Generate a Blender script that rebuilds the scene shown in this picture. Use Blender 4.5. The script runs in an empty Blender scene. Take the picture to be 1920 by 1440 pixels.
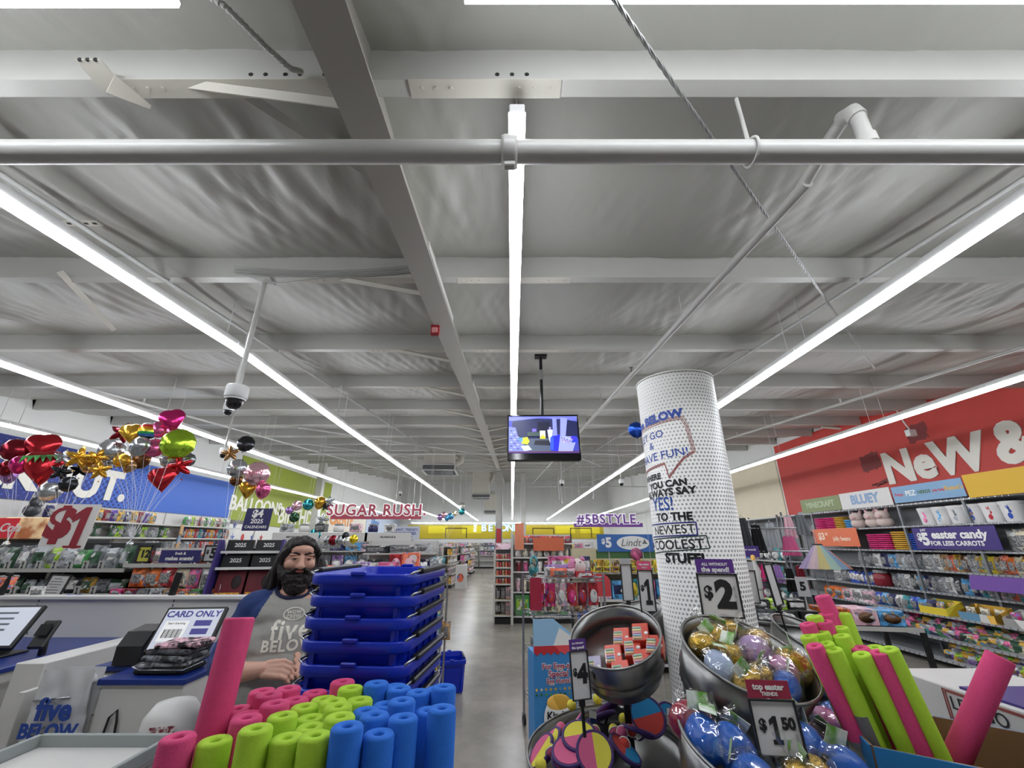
import bpy, bmesh, math, random
from mathutils import Vector, Matrix, Euler, noise
R = math.radians
random.seed(7)
SC = bpy.context.scene
COL = SC.collection

# ------------------------------------------------------------------ camera, world, exposure
F, PITCH, CAMZ = 780.0, R(20.9), 1.75
CS, SN = math.cos(PITCH), math.sin(PITCH)
cam_d = bpy.data.cameras.new('camera'); cam = bpy.data.objects.new('camera', cam_d); COL.objects.link(cam)
cam.location = (0, 0, CAMZ); cam.rotation_euler = (R(90) + PITCH, 0, 0)
cam_d.sensor_width = 36.0; cam_d.lens = F / 1920 * 36; cam_d.clip_start = 0.02; cam_d.clip_end = 200
SC.camera = cam
wd = bpy.data.worlds.new('world'); SC.world = wd; wd.use_nodes = True
wd.node_tree.nodes['Background'].inputs[0].default_value = (.75, .8, .9, 1)
wd.node_tree.nodes['Background'].inputs[1].default_value = .15
vs = SC.view_settings
vs.view_transform = 'Standard'; vs.look = 'None'; vs.gamma = 1.0; vs.use_curve_mapping = False
vs.exposure = 0.18
SC.cycles.max_bounces = 6; SC.cycles.diffuse_bounces = 3; SC.cycles.glossy_bounces = 3; SC.cycles.transparent_max_bounces = 6; SC.cycles.adaptive_threshold = .02
LED = 22.5          # strength of the strip lights


def P(px, py, Y=None, Z=None, X=None):
    """the world point seen at a pixel of the 1920x1440 photograph, given its depth, height or side distance"""
    xr, yu = (px - 960) / F, (720 - py) / F
    d = Vector((xr, CS - yu * SN, SN + yu * CS))
    if Y is not None: t = Y / d.y
    elif Z is not None: t = (Z - CAMZ) / d.z
    else: t = X / d.x
    return Vector((0, 0, CAMZ)) + d * t


def ppm(Y, Z=CAMZ):
    """pixels per metre across the view at a depth"""
    return F / (Y * CS + (Z - CAMZ) * SN)


# ------------------------------------------------------------------ materials
MATS = {}
def lin(h):
    if not isinstance(h, str): return tuple(h)[:3]
    h = h.lstrip('#')
    o = []
    for i in (0, 2, 4):
        c = int(h[i:i + 2], 16) / 255
        o.append(c / 12.92 if c <= .04045 else ((c + .055) / 1.055) ** 2.4)
    return tuple(o)

def M(name, col='#808080', rough=.5, metal=0., var=0., vscale=20., bump=0., bscale=60., trans=0., emit=0., alpha=1., coat=0., spec=.5, sub=0., vec='Object', stretch=None, col2=None, aniso=0.):
    if name in MATS: return MATS[name]
    m = bpy.data.materials.new(name); m.use_nodes = True
    nt = m.node_tree; N = nt.nodes; L = nt.links; b = N['Principled BSDF']
    c = lin(col)
    b.inputs['Base Color'].default_value = (*c, 1); b.inputs['Roughness'].default_value = rough
    b.inputs['Metallic'].default_value = metal; b.inputs['Transmission Weight'].default_value = trans
    b.inputs['Alpha'].default_value = alpha; b.inputs['Coat Weight'].default_value = coat
    b.inputs['Specular IOR Level'].default_value = spec
    if sub: b.inputs['Subsurface Weight'].default_value = sub; b.inputs['Subsurface Radius'].default_value = (.01, .005, .003)
    if emit:
        b.inputs['Emission Color'].default_value = (*c, 1); b.inputs['Emission Strength'].default_value = emit
    if var or bump or col2:
        tc = N.new('ShaderNodeTexCoord'); mp = N.new('ShaderNodeMapping'); L.new(tc.outputs[vec], mp.inputs[0])
        if stretch: mp.inputs['Scale'].default_value = stretch
    if var or col2:
        n = N.new('ShaderNodeTexNoise'); n.inputs['Scale'].default_value = vscale; n.inputs['Detail'].default_value = 4
        L.new(mp.outputs[0], n.inputs[0])
        mx = N.new('ShaderNodeMix'); mx.data_type = 'RGBA'
        c2 = lin(col2) if col2 else tuple(min(1, x * (1 + var)) for x in c)
        c1 = c if col2 else tuple(x * (1 - var) for x in c)
        mx.inputs[6].default_value = (*c1, 1); mx.inputs[7].default_value = (*c2, 1)
        if col2:
            rp = N.new('ShaderNodeValToRGB'); rp.color_ramp.elements[0].position = .42; rp.color_ramp.elements[1].position = .58
            L.new(n.outputs[0], rp.inputs[0]); L.new(rp.outputs[0], mx.inputs[0])
        else: L.new(n.outputs[0], mx.inputs[0])
        L.new(mx.outputs[2], b.inputs['Base Color'])
        if emit: L.new(mx.outputs[2], b.inputs['Emission Color'])
    if bump:
        n2 = N.new('ShaderNodeTexNoise'); n2.inputs['Scale'].default_value = bscale; n2.inputs['Detail'].default_value = 5
        L.new(mp.outputs[0], n2.inputs[0])
        bp = N.new('ShaderNodeBump'); bp.inputs['Strength'].default_value = bump; bp.inputs['Distance'].default_value = .01
        L.new(n2.outputs[0], bp.inputs['Height']); L.new(bp.outputs[0], b.inputs['Normal'])
    MATS[name] = m
    return m

PAL = {'red': '#c23038', 'dark red': '#8a2430', 'pink': '#e06a9a', 'hot pink': '#d8347c', 'pale pink': '#eec0cc', 'orange': '#e8762e', 'coral': '#f0795a',
       'yellow': '#ecd23c', 'gold': '#d8a83e', 'lime': '#a8cf3a', 'green': '#4c9a52', 'dark green': '#33583e', 'teal': '#3a98a0', 'sky blue': '#5aa6dc',
       'blue': '#2a52b4', 'navy': '#2c2f5e', 'purple': '#5a3a94', 'lilac': '#b08ad0', 'white': '#e8e6e2', 'cream': '#e4d8bc', 'silver': '#b4b8bc',
       'grey': '#7c8084', 'charcoal': '#3c3e42', 'black': '#1a1a1c', 'brown': '#7a5434', 'tan': '#c0986a', 'mint': '#a8dcc4'}
def pm(c):                       # printed packaging in a palette colour
    k = 'pack ' + c
    if k in MATS: return MATS[k]
    m = M(k, PAL[c], .36); nt = m.node_tree; N = nt.nodes; L = nt.links; b = N['Principled BSDF']
    tc = N.new('ShaderNodeTexCoord'); oi = N.new('ShaderNodeObjectInfo'); ad = N.new('ShaderNodeVectorMath'); ad.operation = 'ADD'
    ml = N.new('ShaderNodeMath'); ml.operation = 'MULTIPLY'; ml.inputs[1].default_value = 37; L.new(oi.outputs['Random'], ml.inputs[0])
    L.new(tc.outputs['Object'], ad.inputs[0]); L.new(ml.outputs[0], ad.inputs[1])
    vo = N.new('ShaderNodeTexVoronoi'); vo.inputs['Scale'].default_value = 4.5; L.new(ad.outputs[0], vo.inputs[0])
    sp = N.new('ShaderNodeSeparateColor'); L.new(vo.outputs['Color'], sp.inputs[0])
    r = N.new('ShaderNodeValToRGB'); r.color_ramp.interpolation = 'CONSTANT'; b0 = lin(PAL[c])
    cs = [tuple(x * .45 for x in b0), b0, tuple(min(1, x * 1.35 + .04) for x in b0), b0, (.72, .70, .66), tuple(.5 * x + .12 for x in b0[::-1])]
    for i, (ps, cc) in enumerate(zip((0, .22, .5, .64, .88, .94), cs)):
        e = r.color_ramp.elements[i] if i < 2 else r.color_ramp.elements.new(ps); e.position = ps; e.color = (*cc, 1)
    L.new(sp.outputs[0], r.inputs[0]); L.new(r.outputs[0], b.inputs['Base Color'])
    return m
def foilm(c):
    return M('foil ' + c, PAL[c], .16, metal=.85, bump=.25, bscale=9)

# ------------------------------------------------------------------ mesh building
class MB:
    def __init__(s): s.v = []; s.f = []; s.s = []; s.m = []; s.T = Matrix(); s.mi = 0
    def _a(s, vs, fs, sm):
        o = len(s.v); T = s.T
        s.v += [tuple(T @ Vector(p)) for p in vs]
        for f in fs: s.f.append([i + o for i in f]); s.s.append(sm); s.m.append(s.mi)
    def box(s, c, d, rot=None, ch=0.):
        x, y, z = d[0] / 2, d[1] / 2, d[2] / 2; c = Vector(c)
        rm = rot.to_matrix() if isinstance(rot, Euler) else (rot or Matrix.Identity(3))
        if not ch:
            vs = [(i * x, j * y, k * z) for k in (-1, 1) for j in (-1, 1) for i in (-1, 1)]
            fs = [(0, 2, 3, 1), (4, 5, 7, 6), (0, 1, 5, 4), (2, 6, 7, 3), (0, 4, 6, 2), (1, 3, 7, 5)]
        else:
            vs = []; ix = {}
            for i in (-1, 1):
                for j in (-1, 1):
                    for k in (-1, 1):
                        for a in range(3):
                            p = [i * (x - ch), j * (y - ch), k * (z - ch)]; p[a] = (i * x, j * y, k * z)[a]
                            ix[i, j, k, a] = len(vs); vs.append(p)
            fs = []
            for a in range(3):
                b, e = (a + 1) % 3, (a + 2) % 3
                for sgn in (-1, 1):
                    q = []
                    for u, w in ((-1, -1), (1, -1), (1, 1), (-1, 1)):
                        t = [0, 0, 0]; t[a] = sgn; t[b] = u; t[e] = w; q.append(ix[t[0], t[1], t[2], a])
                    fs.append(q if sgn > 0 else q[::-1])
                for u in (-1, 1):            # edges parallel to axis a
                    for w in (-1, 1):
                        q = []
                        for sgn in (-1, 1):
                            t = [0, 0, 0]; t[a] = sgn; t[b] = u; t[e] = w; q.append(tuple(t))
                        r = [ix[(*q[0], b)], ix[(*q[1], b)], ix[(*q[1], e)], ix[(*q[0], e)]]
                        fs.append(r if u * w < 0 else r[::-1])
            for i in (-1, 1):
                for j in (-1, 1):
                    for k in (-1, 1):
                        r = [ix[i, j, k, 0], ix[i, j, k, 1], ix[i, j, k, 2]]
                        fs.append(r if i * j * k > 0 else r[::-1])
        s._a([rm @ Vector(p) + c for p in vs], fs, False); return s
    def cyl(s, p0, p1, r0, r1=None, n=12, caps=True, sm=True):
        p0, p1 = Vector(p0), Vector(p1); r1 = r0 if r1 is None else r1
        d = (p1 - p0)
        if d.length < 1e-9: return s
        q = d.to_track_quat('Z', 'Y').to_matrix()
        vs = []
        for p, r in ((p0, r0), (p1, r1)):
            for i in range(n):
                a = 2 * math.pi * i / n; vs.append(p + q @ Vector((r * math.cos(a), r * math.sin(a), 0)))
        s._a(vs, [(i, (i + 1) % n, n + (i + 1) % n, n + i) for i in range(n)], sm)
        if caps: s._a(vs, [list(range(n))[::-1], list(range(n, 2 * n))], False)
        return s
    def tube(s, pts, r, n=8, closed=False, caps=True):
        pts = [Vector(p) for p in pts]; k = len(pts); vs = []
        rr = r if isinstance(r, (list, tuple)) else [r] * k
        ref = None
        for i, p in enumerate(pts):
            a = pts[i - 1] if (i or closed) else p; b = pts[(i + 1) % k] if (i < k - 1 or closed) else p
            t = (b - a).normalized()
            if ref is None:
                ref = Vector((0, 0, 1)) if abs(t.z) < .9 else Vector((1, 0, 0))
            u = (ref - t * ref.dot(t)).normalized(); ref = u; w = t.cross(u)
            for j in range(n):
                an = 2 * math.pi * j / n; vs.append(p + (u * math.cos(an) + w * math.sin(an)) * rr[i])
        fs = []
        for i in range(k if closed else k - 1):
            o, o2 = i * n, ((i + 1) % k) * n
            fs += [(o + j, o + (j + 1) % n, o2 + (j + 1) % n, o2 + j) for j in range(n)]
        s._a(vs, fs, True)
        if caps and not closed: s._a(vs, [list(range(n))[::-1], list(range((k - 1) * n, k * n))], False)
        return s
    def lathe(s, prof, n=24, c=(0, 0, 0), ax=(1, 1), sm=True):
        c = Vector(c); vs = []; k = len(prof)
        for r, z in prof:
            for i in range(n):
                a = 2 * math.pi * i / n; vs.append(c + Vector((r * ax[0] * math.cos(a), r * ax[1] * math.sin(a), z)))
        fs = []
        for j in range(k - 1):
            fs += [(j * n + i, j * n + (i + 1) % n, (j + 1) * n + (i + 1) % n, (j + 1) * n + i) for i in range(n)]
        s._a(vs, fs, sm)
        if prof[0][0] > 1e-6: s._a(vs[:n], [list(range(n))[::-1]], False)
        if prof[-1][0] > 1e-6: s._a(vs[-n:], [list(range(n))], False)
        return s
    def prism(s, poly, d, mat=None, sm=False):
        """2D outline in local XY, thickness d along +Z"""
        n = len(poly); T = s.T; s.T = T @ (mat or Matrix())
        vs = [(x, y, 0) for x, y in poly] + [(x, y, d) for x, y in poly]
        s._a(vs, [list(range(n))[::-1], list(range(n, 2 * n))], False)
        s._a(vs, [(i, (i + 1) % n, n + (i + 1) % n, n + i) for i in range(n)], sm)
        s.T = T; return s
    def ell(s, c, r, n=16, k=10, rot=None, fn=None):
        c = Vector(c); r = (r, r, r) if isinstance(r, (int, float)) else r
        rm = rot.to_matrix() if isinstance(rot, Euler) else (rot or Matrix.Identity(3)); vs = []
        for j in range(k + 1):
            ph = math.pi * j / k - math.pi / 2
            for i in range(n):
                a = 2 * math.pi * i / n
                p = Vector((math.cos(ph) * math.cos(a) * r[0], math.cos(ph) * math.sin(a) * r[1], math.sin(ph) * r[2]))
                if fn: p = fn(p)
                vs.append(rm @ p + c)
        s._a(vs, [(j * n + i, j * n + (i + 1) % n, (j + 1) * n + (i + 1) % n, (j + 1) * n + i) for j in range(k) for i in range(n)], True); return s
    def grid(s, fn, nu, nv, sm=True):
        vs = [fn(i / nu, j / nv) for j in range(nv + 1) for i in range(nu + 1)]
        w = nu + 1
        s._a(vs, [(j * w + i, j * w + i + 1, (j + 1) * w + i + 1, (j + 1) * w + i) for j in range(nv) for i in range(nu)], sm); return s
    def mesh(s, name, weld=False):
        me = bpy.data.meshes.new(name); me.from_pydata(s.v, [], s.f)
        me.polygons.foreach_set('use_smooth', s.s); me.polygons.foreach_set('material_index', s.m)
        if weld:
            bm = bmesh.new(); bm.from_mesh(me); bmesh.ops.remove_doubles(bm, verts=bm.verts, dist=1e-5); bm.to_mesh(me); bm.free()
        me.update(); return me
    def build(s, name, mat, parent=None, label=None, weld=False, mtx=None):
        return mk(name, s.mesh(name, weld), mat, parent, mtx, label)

def mk(name, me, mat, parent=None, mtx=None, label=None):
    o = bpy.data.objects.new(name, me); COL.objects.link(o)
    ms = mat if isinstance(mat, (list, tuple)) else [mat]
    if len(me.materials) < len(ms):
        for x in ms[len(me.materials):]: me.materials.append(x)
    for i, x in enumerate(ms):
        if me.materials[i] != x:
            o.material_slots[i].link = 'OBJECT'; o.material_slots[i].material = x
    if parent is not None: o.parent = parent
    if mtx is not None: o.matrix_local = mtx
    if label: o['label'] = label
    return o

def tag(o, label=None, cat=None, group=None, kind=None):
    if label: o['label'] = label
    if cat: o['category'] = cat
    if group: o['group'] = group
    if kind: o['kind'] = kind
    return o

def thing(name, label, cat, loc=(0, 0, 0), rz=0., group=None, rot=None, scale=None):
    o = bpy.data.objects.new(name, None); COL.objects.link(o); o.empty_display_size = .05
    o.location = loc; o.rotation_euler = rot or (0, 0, rz)
    if scale is not None: o.scale = scale if isinstance(scale, (tuple, list)) else (scale,) * 3
    return tag(o, label, cat, group)

def T(x=0, y=0, z=0, rx=0, ry=0, rz=0, s=1):
    return Matrix.Translation((x, y, z)) @ Euler((rx, ry, rz)).to_matrix().to_4x4() @ Matrix.Scale(s, 4)

def copy_tree(o, parent=None):
    c = o.copy(); COL.objects.link(c); c.parent = parent
    for ch in list(o.children): copy_tree(ch, c)
    return c

TXT = {}
def text_mesh(s, bold=.0, depth=.004, align='CENTER', shear=0., spacing=1., line=.85):
    k = (s, bold, depth, align, shear, spacing, line)
    if k in TXT: return TXT[k]
    cu = bpy.data.curves.new('lettering', 'FONT'); cu.body = s; cu.size = 1; cu.align_x = align; cu.align_y = 'CENTER'
    cu.offset = bold; cu.extrude = depth; cu.shear = shear; cu.space_character = spacing; cu.space_line = line; cu.resolution_u = 3
    ob = bpy.data.objects.new('lettering', cu)
    me = bpy.data.meshes.new_from_object(ob)
    bpy.data.objects.remove(ob); bpy.data.curves.remove(cu)
    me.materials.clear(); TXT[k] = me
    return me
def text(s, size, mat, parent, mtx, bold=.03, depth=.004, name='lettering', wide=1., **kw):
    """lettering in the local XY plane of mtx, facing its +Z; size is the em height"""
    me = text_mesh(s, bold, depth / size, **kw)
    return mk(name, me, mat, parent, mtx @ Matrix.Diagonal((size * wide, size, size, 1)))
FACE = Euler((R(90), 0, 0)).to_matrix().to_4x4()       # local XY plane stood up to face -Y
def up(x=0, y=0, z=0, rz=0, ry=0): return Matrix.Translation((x, y, z)) @ Euler((0, ry, rz)).to_matrix().to_4x4() @ FACE
M('lettering white', '#efeeea', .5)
# ------------------------------------------------------------------ the shell
XL, XR, Y0, YB = -8.7, 7.6, -2.6, 34.0
SL = .085
def hp(Y): return CAMZ + 1.65 + SL * Y            # underside of the roof purlins
m_white = M('white wall paint', '#dcdcd8', .6, var=.04, vscale=2)
m_steel = M('white painted steel', '#c2c1bb', .45, var=.04, vscale=6)
m_steel2 = M('warm white painted steel', '#c6c2b6', .5, var=.05, vscale=5)
def floor_material():
    m = M('polished concrete', '#8f8a82', .3)
    nt = m.node_tree; N = nt.nodes; L = nt.links; b = N['Principled BSDF']
    tc = N.new('ShaderNodeTexCoord')
    n1 = N.new('ShaderNodeTexNoise'); n1.inputs['Scale'].default_value = .8; n1.inputs['Detail'].default_value = 8; n1.inputs['Roughness'].default_value = .7
    L.new(tc.outputs['Object'], n1.inputs[0])
    r = N.new('ShaderNodeValToRGB'); r.color_ramp.elements[0].color = (*lin('#7a756d'), 1); r.color_ramp.elements[1].color = (*lin('#a39d94'), 1)
    r.color_ramp.elements[0].position = .3; r.color_ramp.elements[1].position = .7
    L.new(n1.outputs[0], r.inputs[0]); L.new(r.outputs[0], b.inputs['Base Color'])
    n2 = N.new('ShaderNodeTexNoise'); n2.inputs['Scale'].default_value = 2.2; n2.inputs['Detail'].default_value = 6
    L.new(tc.outputs['Object'], n2.inputs[0])
    mr = N.new('ShaderNodeMapRange'); mr.inputs[3].default_value = .2; mr.inputs[4].default_value = .3
    L.new(n2.outputs[0], mr.inputs[0]); L.new(mr.outputs[0], b.inputs['Roughness'])
    bp = N.new('ShaderNodeBump'); bp.inputs['Strength'].default_value = .006; bp.inputs['Distance'].default_value = .01
    L.new(n2.outputs[0], bp.inputs['Height']); L.new(bp.outputs[0], b.inputs['Normal'])
    return m
fl = MB().box(((XL + XR) / 2, (Y0 + YB) / 2, -.1), (XR - XL + .4, YB - Y0 + .4, .2)).build('floor', floor_material()); tag(fl, 'grey polished concrete floor of the shop aisle', kind='structure')
def wall(name, c, d, label):
    return tag(MB().box(c, d).build(name, m_white), label, kind='structure')
WH = 7.2
wall_l = wall('wall_left', (XL - .1, (Y0 + YB) / 2, WH / 2), (.2, YB - Y0 + .4, WH), 'white left side wall behind the blue and green banners')
wall_r = wall('wall_right', (XR + .1, (Y0 + YB) / 2, WH / 2), (.2, YB - Y0 + .4, WH), 'white right side wall behind the red banner')
wall_b = wall('wall_back', ((XL + XR) / 2, YB + .1, WH / 2), (XR - XL, .2, WH), 'pale back wall of the shop above the yellow band')
wall_f = wall('wall_front', ((XL + XR) / 2, Y0 - .1, WH / 2), (XR - XL, .2, WH), 'plain shopfront wall behind the viewer')

# ceiling: draped insulation blanket over the purlins
PUR = [1.13 + 1.52 * n for n in range(-2, 22)]
def ceil_z(x, y):
    t = ((y - PUR[0]) / 1.52) % 1.0
    sag = -.075 * math.sin(math.pi * t) ** .8
    fade = max(.25, 1 - max(0, y - 6) / 14)
    w = noise.noise((x * 2.6 + y * .9, y * .55, 1.3)) * .045
    w += (abs(noise.noise((x * 7.5 - y * 1.6, y * .8, 4.1))) ** .8) * -.045
    w += noise.noise((x * 17 + y * 5, y * 3.0, 9.0)) * .014
    w += (abs(noise.noise((x * 12 + y * 3.2, y * 1.1, 14.0))) ** .7) * -.022
    amp = .45 + .55 * math.sin(math.pi * t)
    return hp(y) + .19 + sag + w * .78 * amp * fade * (.35 + .9 * abs(noise.noise((x * .35, y * .3, 7))))
cm = MB()
def patch(x0, x1, y0, y1, nx, ny):
    cm.grid(lambda u, v: (x0 + (x1 - x0) * u, y0 + (y1 - y0) * v, ceil_z(x0 + (x1 - x0) * u, y0 + (y1 - y0) * v)), nx, ny)
patch(XL, XR, Y0, .4, 60, 20); patch(XL, -5.2, .4, 9, 50, 120); patch(-5.2, 5.2, .4, 9, 380, 190); patch(5.2, XR, .4, 9, 50, 120); patch(XL, XR, 9, YB, 200, 190)
m_ins = M('insulation facing', '#aaa9a1', .42, var=.05, vscale=1.5, bump=.12, bscale=30, stretch=(1, .25, 1))
ceil = cm.build('ceiling', m_ins); tag(ceil, 'white vinyl faced insulation ceiling sagging between steel purlins', kind='structure')
top = MB().box(((XL + XR) / 2, (Y0 + YB) / 2, 0), (XR - XL, YB - Y0 + 4, .05)); top.v = [(x, y, hp(y) + .42 + (.025 if z > 0 else -.025)) for x, y, z in top.v]
top.build('roof_deck', m_steel, ceil)
# purlins: lipped C sections running across
pp = [(0, 0), (.07, 0), (.07, .018), (.066, .018), (.066, .004), (.004, .004), (.004, .196), (-.066, .196), (-.066, .2), (0, .2)]
pmesh = MB().prism(pp, XR - XL, Matrix(((0, 0, 1, 0), (1, 0, 0, 0), (0, 1, 0, 0), (0, 0, 0, 1)))).mesh('purlin')
for y in PUR:
    mk('purlin', pmesh, m_steel, ceil, T(XL, y, hp(y)))
# lap joints where two purlin lengths overlap: a short doubled flange with bolts
def lap(x0, x1, y):
    b = MB().box(((x0 + x1) / 2, y + .033, hp(y) - .003), (x1 - x0, .078, .006), ch=.001)
    for k in range(3):
        for xx in (x0 + .05 + k * .06, x1 - .05 - k * .06): b.cyl((xx, y + .03, hp(y) - .012), (xx, y + .03, hp(y) - .005), .008, n=6)
    b.build('purlin_lap', m_steel2, ceil)
for i, y in enumerate(PUR[2:8]):
    lap(-1.6, -.58, y); lap(-.42, .2 + .25 * (i % 3), y)
# punched holes of the nearest purlin, seen as dark slots
for x in (-1.06, -1.0, -.92, -.86, -.76, -.70, -.64, -.06, .0, .06):
    MB().cyl((x, PUR[2] - .003, hp(PUR[2]) + .03), (x, PUR[2] + .002, hp(PUR[2]) + .03), .009, n=10).build('bolt_hole', M('hole', '#2a2a2a', .8), ceil)
# the rafter over the aisle: tapered I section on a far column
XRF = -.595
def hr(Y): return CAMZ + 1.49 + SL * Y
def ibeam(x, y0, y1, w, d):
    b = MB()
    def bar(xc, ww, za, zb):
        vs = [(xc + i * ww / 2, y, hr(y) + z) for y in (y0, y1) for z in (za, zb) for i in (-1, 1)]
        b._a(vs, [(0, 1, 3, 2), (4, 6, 7, 5), (0, 4, 5, 1), (2, 3, 7, 6), (0, 2, 6, 4), (1, 5, 7, 3)], False)
    bar(x, w, 0, .012); bar(x, .01, .012, d - .012); bar(x, w, d - .012, d)
    return b
ibeam(XRF, Y0, YB, .166, .44).build('rafter', M('rafter paint', '#a6a39a', .5, var=.04, vscale=4), ceil)
for yy in (2.65, 5.7, 8.7):      # splice angle and flange braces
    MB().box((XRF + .075, yy, hr(yy) + .06), (.012, 1.1, .05), Euler((math.atan(SL), 0, 0))).build('splice_angle', m_steel, ceil)
for y in PUR[2:14]:
    for sx in (-1, 1):
        a = Vector((XRF + sx * .07, y + .0, hr(y) + .02)); b_ = Vector((XRF + sx * .75, y + .03, hp(y) + .02))
        if sx < 0 or y > 8: MB().cyl(a, b_, .022, n=4, sm=False).build('flange_brace', m_steel2, ceil)
# far bracing left of the rafter
cl = MB(); cl.box((XRF, 20., hr(20.) / 2), (.3, .012, hr(20.))); 
for sx in (-.15, .15): cl.box((XRF + sx, 20., hr(20.) / 2), (.014, .24, hr(20.)))
colo = cl.build('steel_column', m_steel); tag(colo, 'white steel column under the rafter in the far aisle', 'column')
MB().box((XRF, 19.87, 2.05), (.2, .01, .6)).build('red_notice', M('red notice', '#b03038', .5), colo)
for i, (x, y, lb) in enumerate(((-7.9, 17.5, 'white steel column against the left wall by the green banner'), (.62, 24., 'white steel column far down the aisle past the rafter column'))):
    c2 = MB().box((x, y, hp(y) / 2), (.26, .26, hp(y)), ch=.01).build('steel_column', m_steel); tag(c2, lb, 'column')
# baseboards
for n, x in (('baseboard_left', XL + .01), ('baseboard_right', XR - .01)):
    tag(MB().box((x, (Y0 + YB) / 2, .05), (.02, YB - Y0, .1)).build(n, M('black base', '#222222', .6)), 'black vinyl baseboard along the side wall', kind='structure')

# ------------------------------------------------------------------ strip lights
m_led = M('led diffuser', '#f4f8ff', .5, emit=LED)
m_house = M('light housing', '#e6e6e4', .4)
def led_row(name_label, x, segs, zfn, group='rows of continuous strip lights along the shop', hang=True, along='y', y=0):
    """segs: list of (start, end) of fixtures; a row is one continuous thing"""
    t = thing('strip_light_row', name_label, 'light', group=group)
    for (a, b_) in segs:
        za, zb = zfn(a), zfn(b_)
        if along == 'y': pa, pb = Vector((x, a, za)), Vector((x, b_ - .006, zb))
        else: pa, pb = Vector((a, y, za)), Vector((b_ - .006, y, zb))
        d = (pb - pa); q = d.to_track_quat('Y', 'Z').to_matrix().to_4x4(); n = d.length
        mt = Matrix.Translation(pa) @ q
        s1 = MB().prism([(-.034, 0), (-.034, -.022), (-.024, -.036), (.024, -.036), (.034, -.022), (.034, 0)], n, Matrix(((1, 0, 0, 0), (0, 0, 1, 0), (0, 1, 0, 0), (0, 0, 0, 1))))
        s1.f = [f[::-1] for f in s1.f]
        dif = s1.build('diffuser', m_led, t, mtx=mt)
        MB().box((0, n / 2, .025), (.062, n, .05), ch=.004).build('housing', m_house, t, mtx=mt)
        if hang:
            for e in (.12, n - .12):
                p = mt @ Vector((0, e, .05)); top_z = hp(p.y) + .13
                if top_z - p.z > .03: MB().cyl(p, (p.x, p.y, top_z), .004, n=5).build('hanger_wire', m_house, t)
    return t
def segs(a, b, n=2.44):
    o = []; y = a
    while y < b - .3: o.append((y, min(b, y + n))); y += n
    return o
def near(y): return CAMZ + (1.50 + .043 * y if y < 4.0 else 1.62 - .004 * (y - 4))
led_row('continuous strip light row centred over the aisle, passing above the television', .02, segs(1.16, 31.5), lambda y: CAMZ + 1.6)
led_row('long strip light row next left of the centre row, above the man', -2.47, segs(.9, 31.5), near)
led_row('strip light row second left of the centre, behind the tall balloon bunch', -4.9, segs(.9, 31.5), lambda y: CAMZ + 1.62)
led_row('strip light row nearest the blue wall banner', -7.35, segs(1.0, 31.5), lambda y: CAMZ + 1.61)
led_row('strip light row next right of the centre row, passing behind the printed column', 2.53, segs(.9, 31.5), lambda y: CAMZ + 1.58)
led_row('strip light row in front of the red wall banner', 5.25, segs(.9, 31.5), lambda y: CAMZ + 1.6)
led_row('strip light row crossing along the back wall over the yellow band', 0, [(-7.6 + 2.44 * i, -7.6 + 2.44 * (i + 1)) for i in range(6)], lambda y: CAMZ + 1.44, along='x', y=33.2)
led_row('bright strip light crossing the top edge, right of the rafter', 0, [(-.15, 2.3), (2.3, 4.74)], lambda y: CAMZ + 1.63, along='x', y=.775, hang=False)
led_row('bright strip light crossing the top left corner, left of the rafter', 0, [(-3.5, -1.06)], lambda y: CAMZ + 1.62, along='x', y=.78, hang=False)
# ------------------------------------------------------------------ sprinkler pipes, conduits, cables
m_pipe = M('white pipe paint', '#b9b8b3', .35, var=.05, vscale=3)
def H(h): return CAMZ + h
mp_ = thing('sprinkler_main_pipe', 'thick white sprinkler main pipe crossing the whole ceiling', 'pipe', (0, 1.19, H(1.42)))
MB().cyl((XL, 0, 0), (XR, 0, 0), .044, n=24).build('pipe', m_pipe, mp_)
cp = MB().lathe([(.045, -.03), (.058, -.03), (.062, -.018), (.062, .018), (.058, .03), (.045, .03)], 24)
cp.v = [(z, x, y) for x, y, z in cp.v]
for s in (-1, 1): cp.box((0, 0, s * .066), (.045, .03, .03), ch=.004)
cp.build('coupling', m_pipe, mp_, mtx=T(-.01, 0, 0))
for x in (.93, -3.2, 4.4):
    MB().tube([(0, math.cos(a) * .052, math.sin(a) * .052) for a in [2 * math.pi * i / 20 for i in range(20)]], .006, 6, closed=True).build('hanger_ring', m_pipe, mp_, mtx=T(x, 0, 0))
    MB().cyl((x, 0, .05), (x, 0, .3), .0075, n=8).build('hanger_rod', m_pipe, mp_)
# branch: riser, elbow and the line running down the shop under the roof slope
XB = 1.40
def bz(y): return H(1.475 + .08 * y)
br = thing('sprinkler_branch_pipe', 'thin white sprinkler branch pipe running away from an elbow above the main', 'pipe')
MB().tube([(XB, 1.19, H(1.46)), (XB, 1.19, H(1.62)), (XB, 1.205, H(1.655)), (XB, 1.245, H(1.672)), (XB, 1.32, bz(1.32) + .08), (XB, 1.55, bz(1.55))], .027, 12).build('riser', m_pipe, br)
MB().cyl((XB, 1.19, H(1.455)), (XB, 1.19, H(1.50)), .034, n=16).build('riser_boss', m_pipe, br)
MB().tube([(XB, 1.19, H(1.605)), (XB, 1.2, H(1.652)), (XB, 1.25, H(1.678))], .034, 12).build('elbow', m_pipe, br)
MB().cyl((XB, 1.5, bz(1.5)), (XB, 32, bz(32)), .027, n=14).build('pipe', m_pipe, br)
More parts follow.
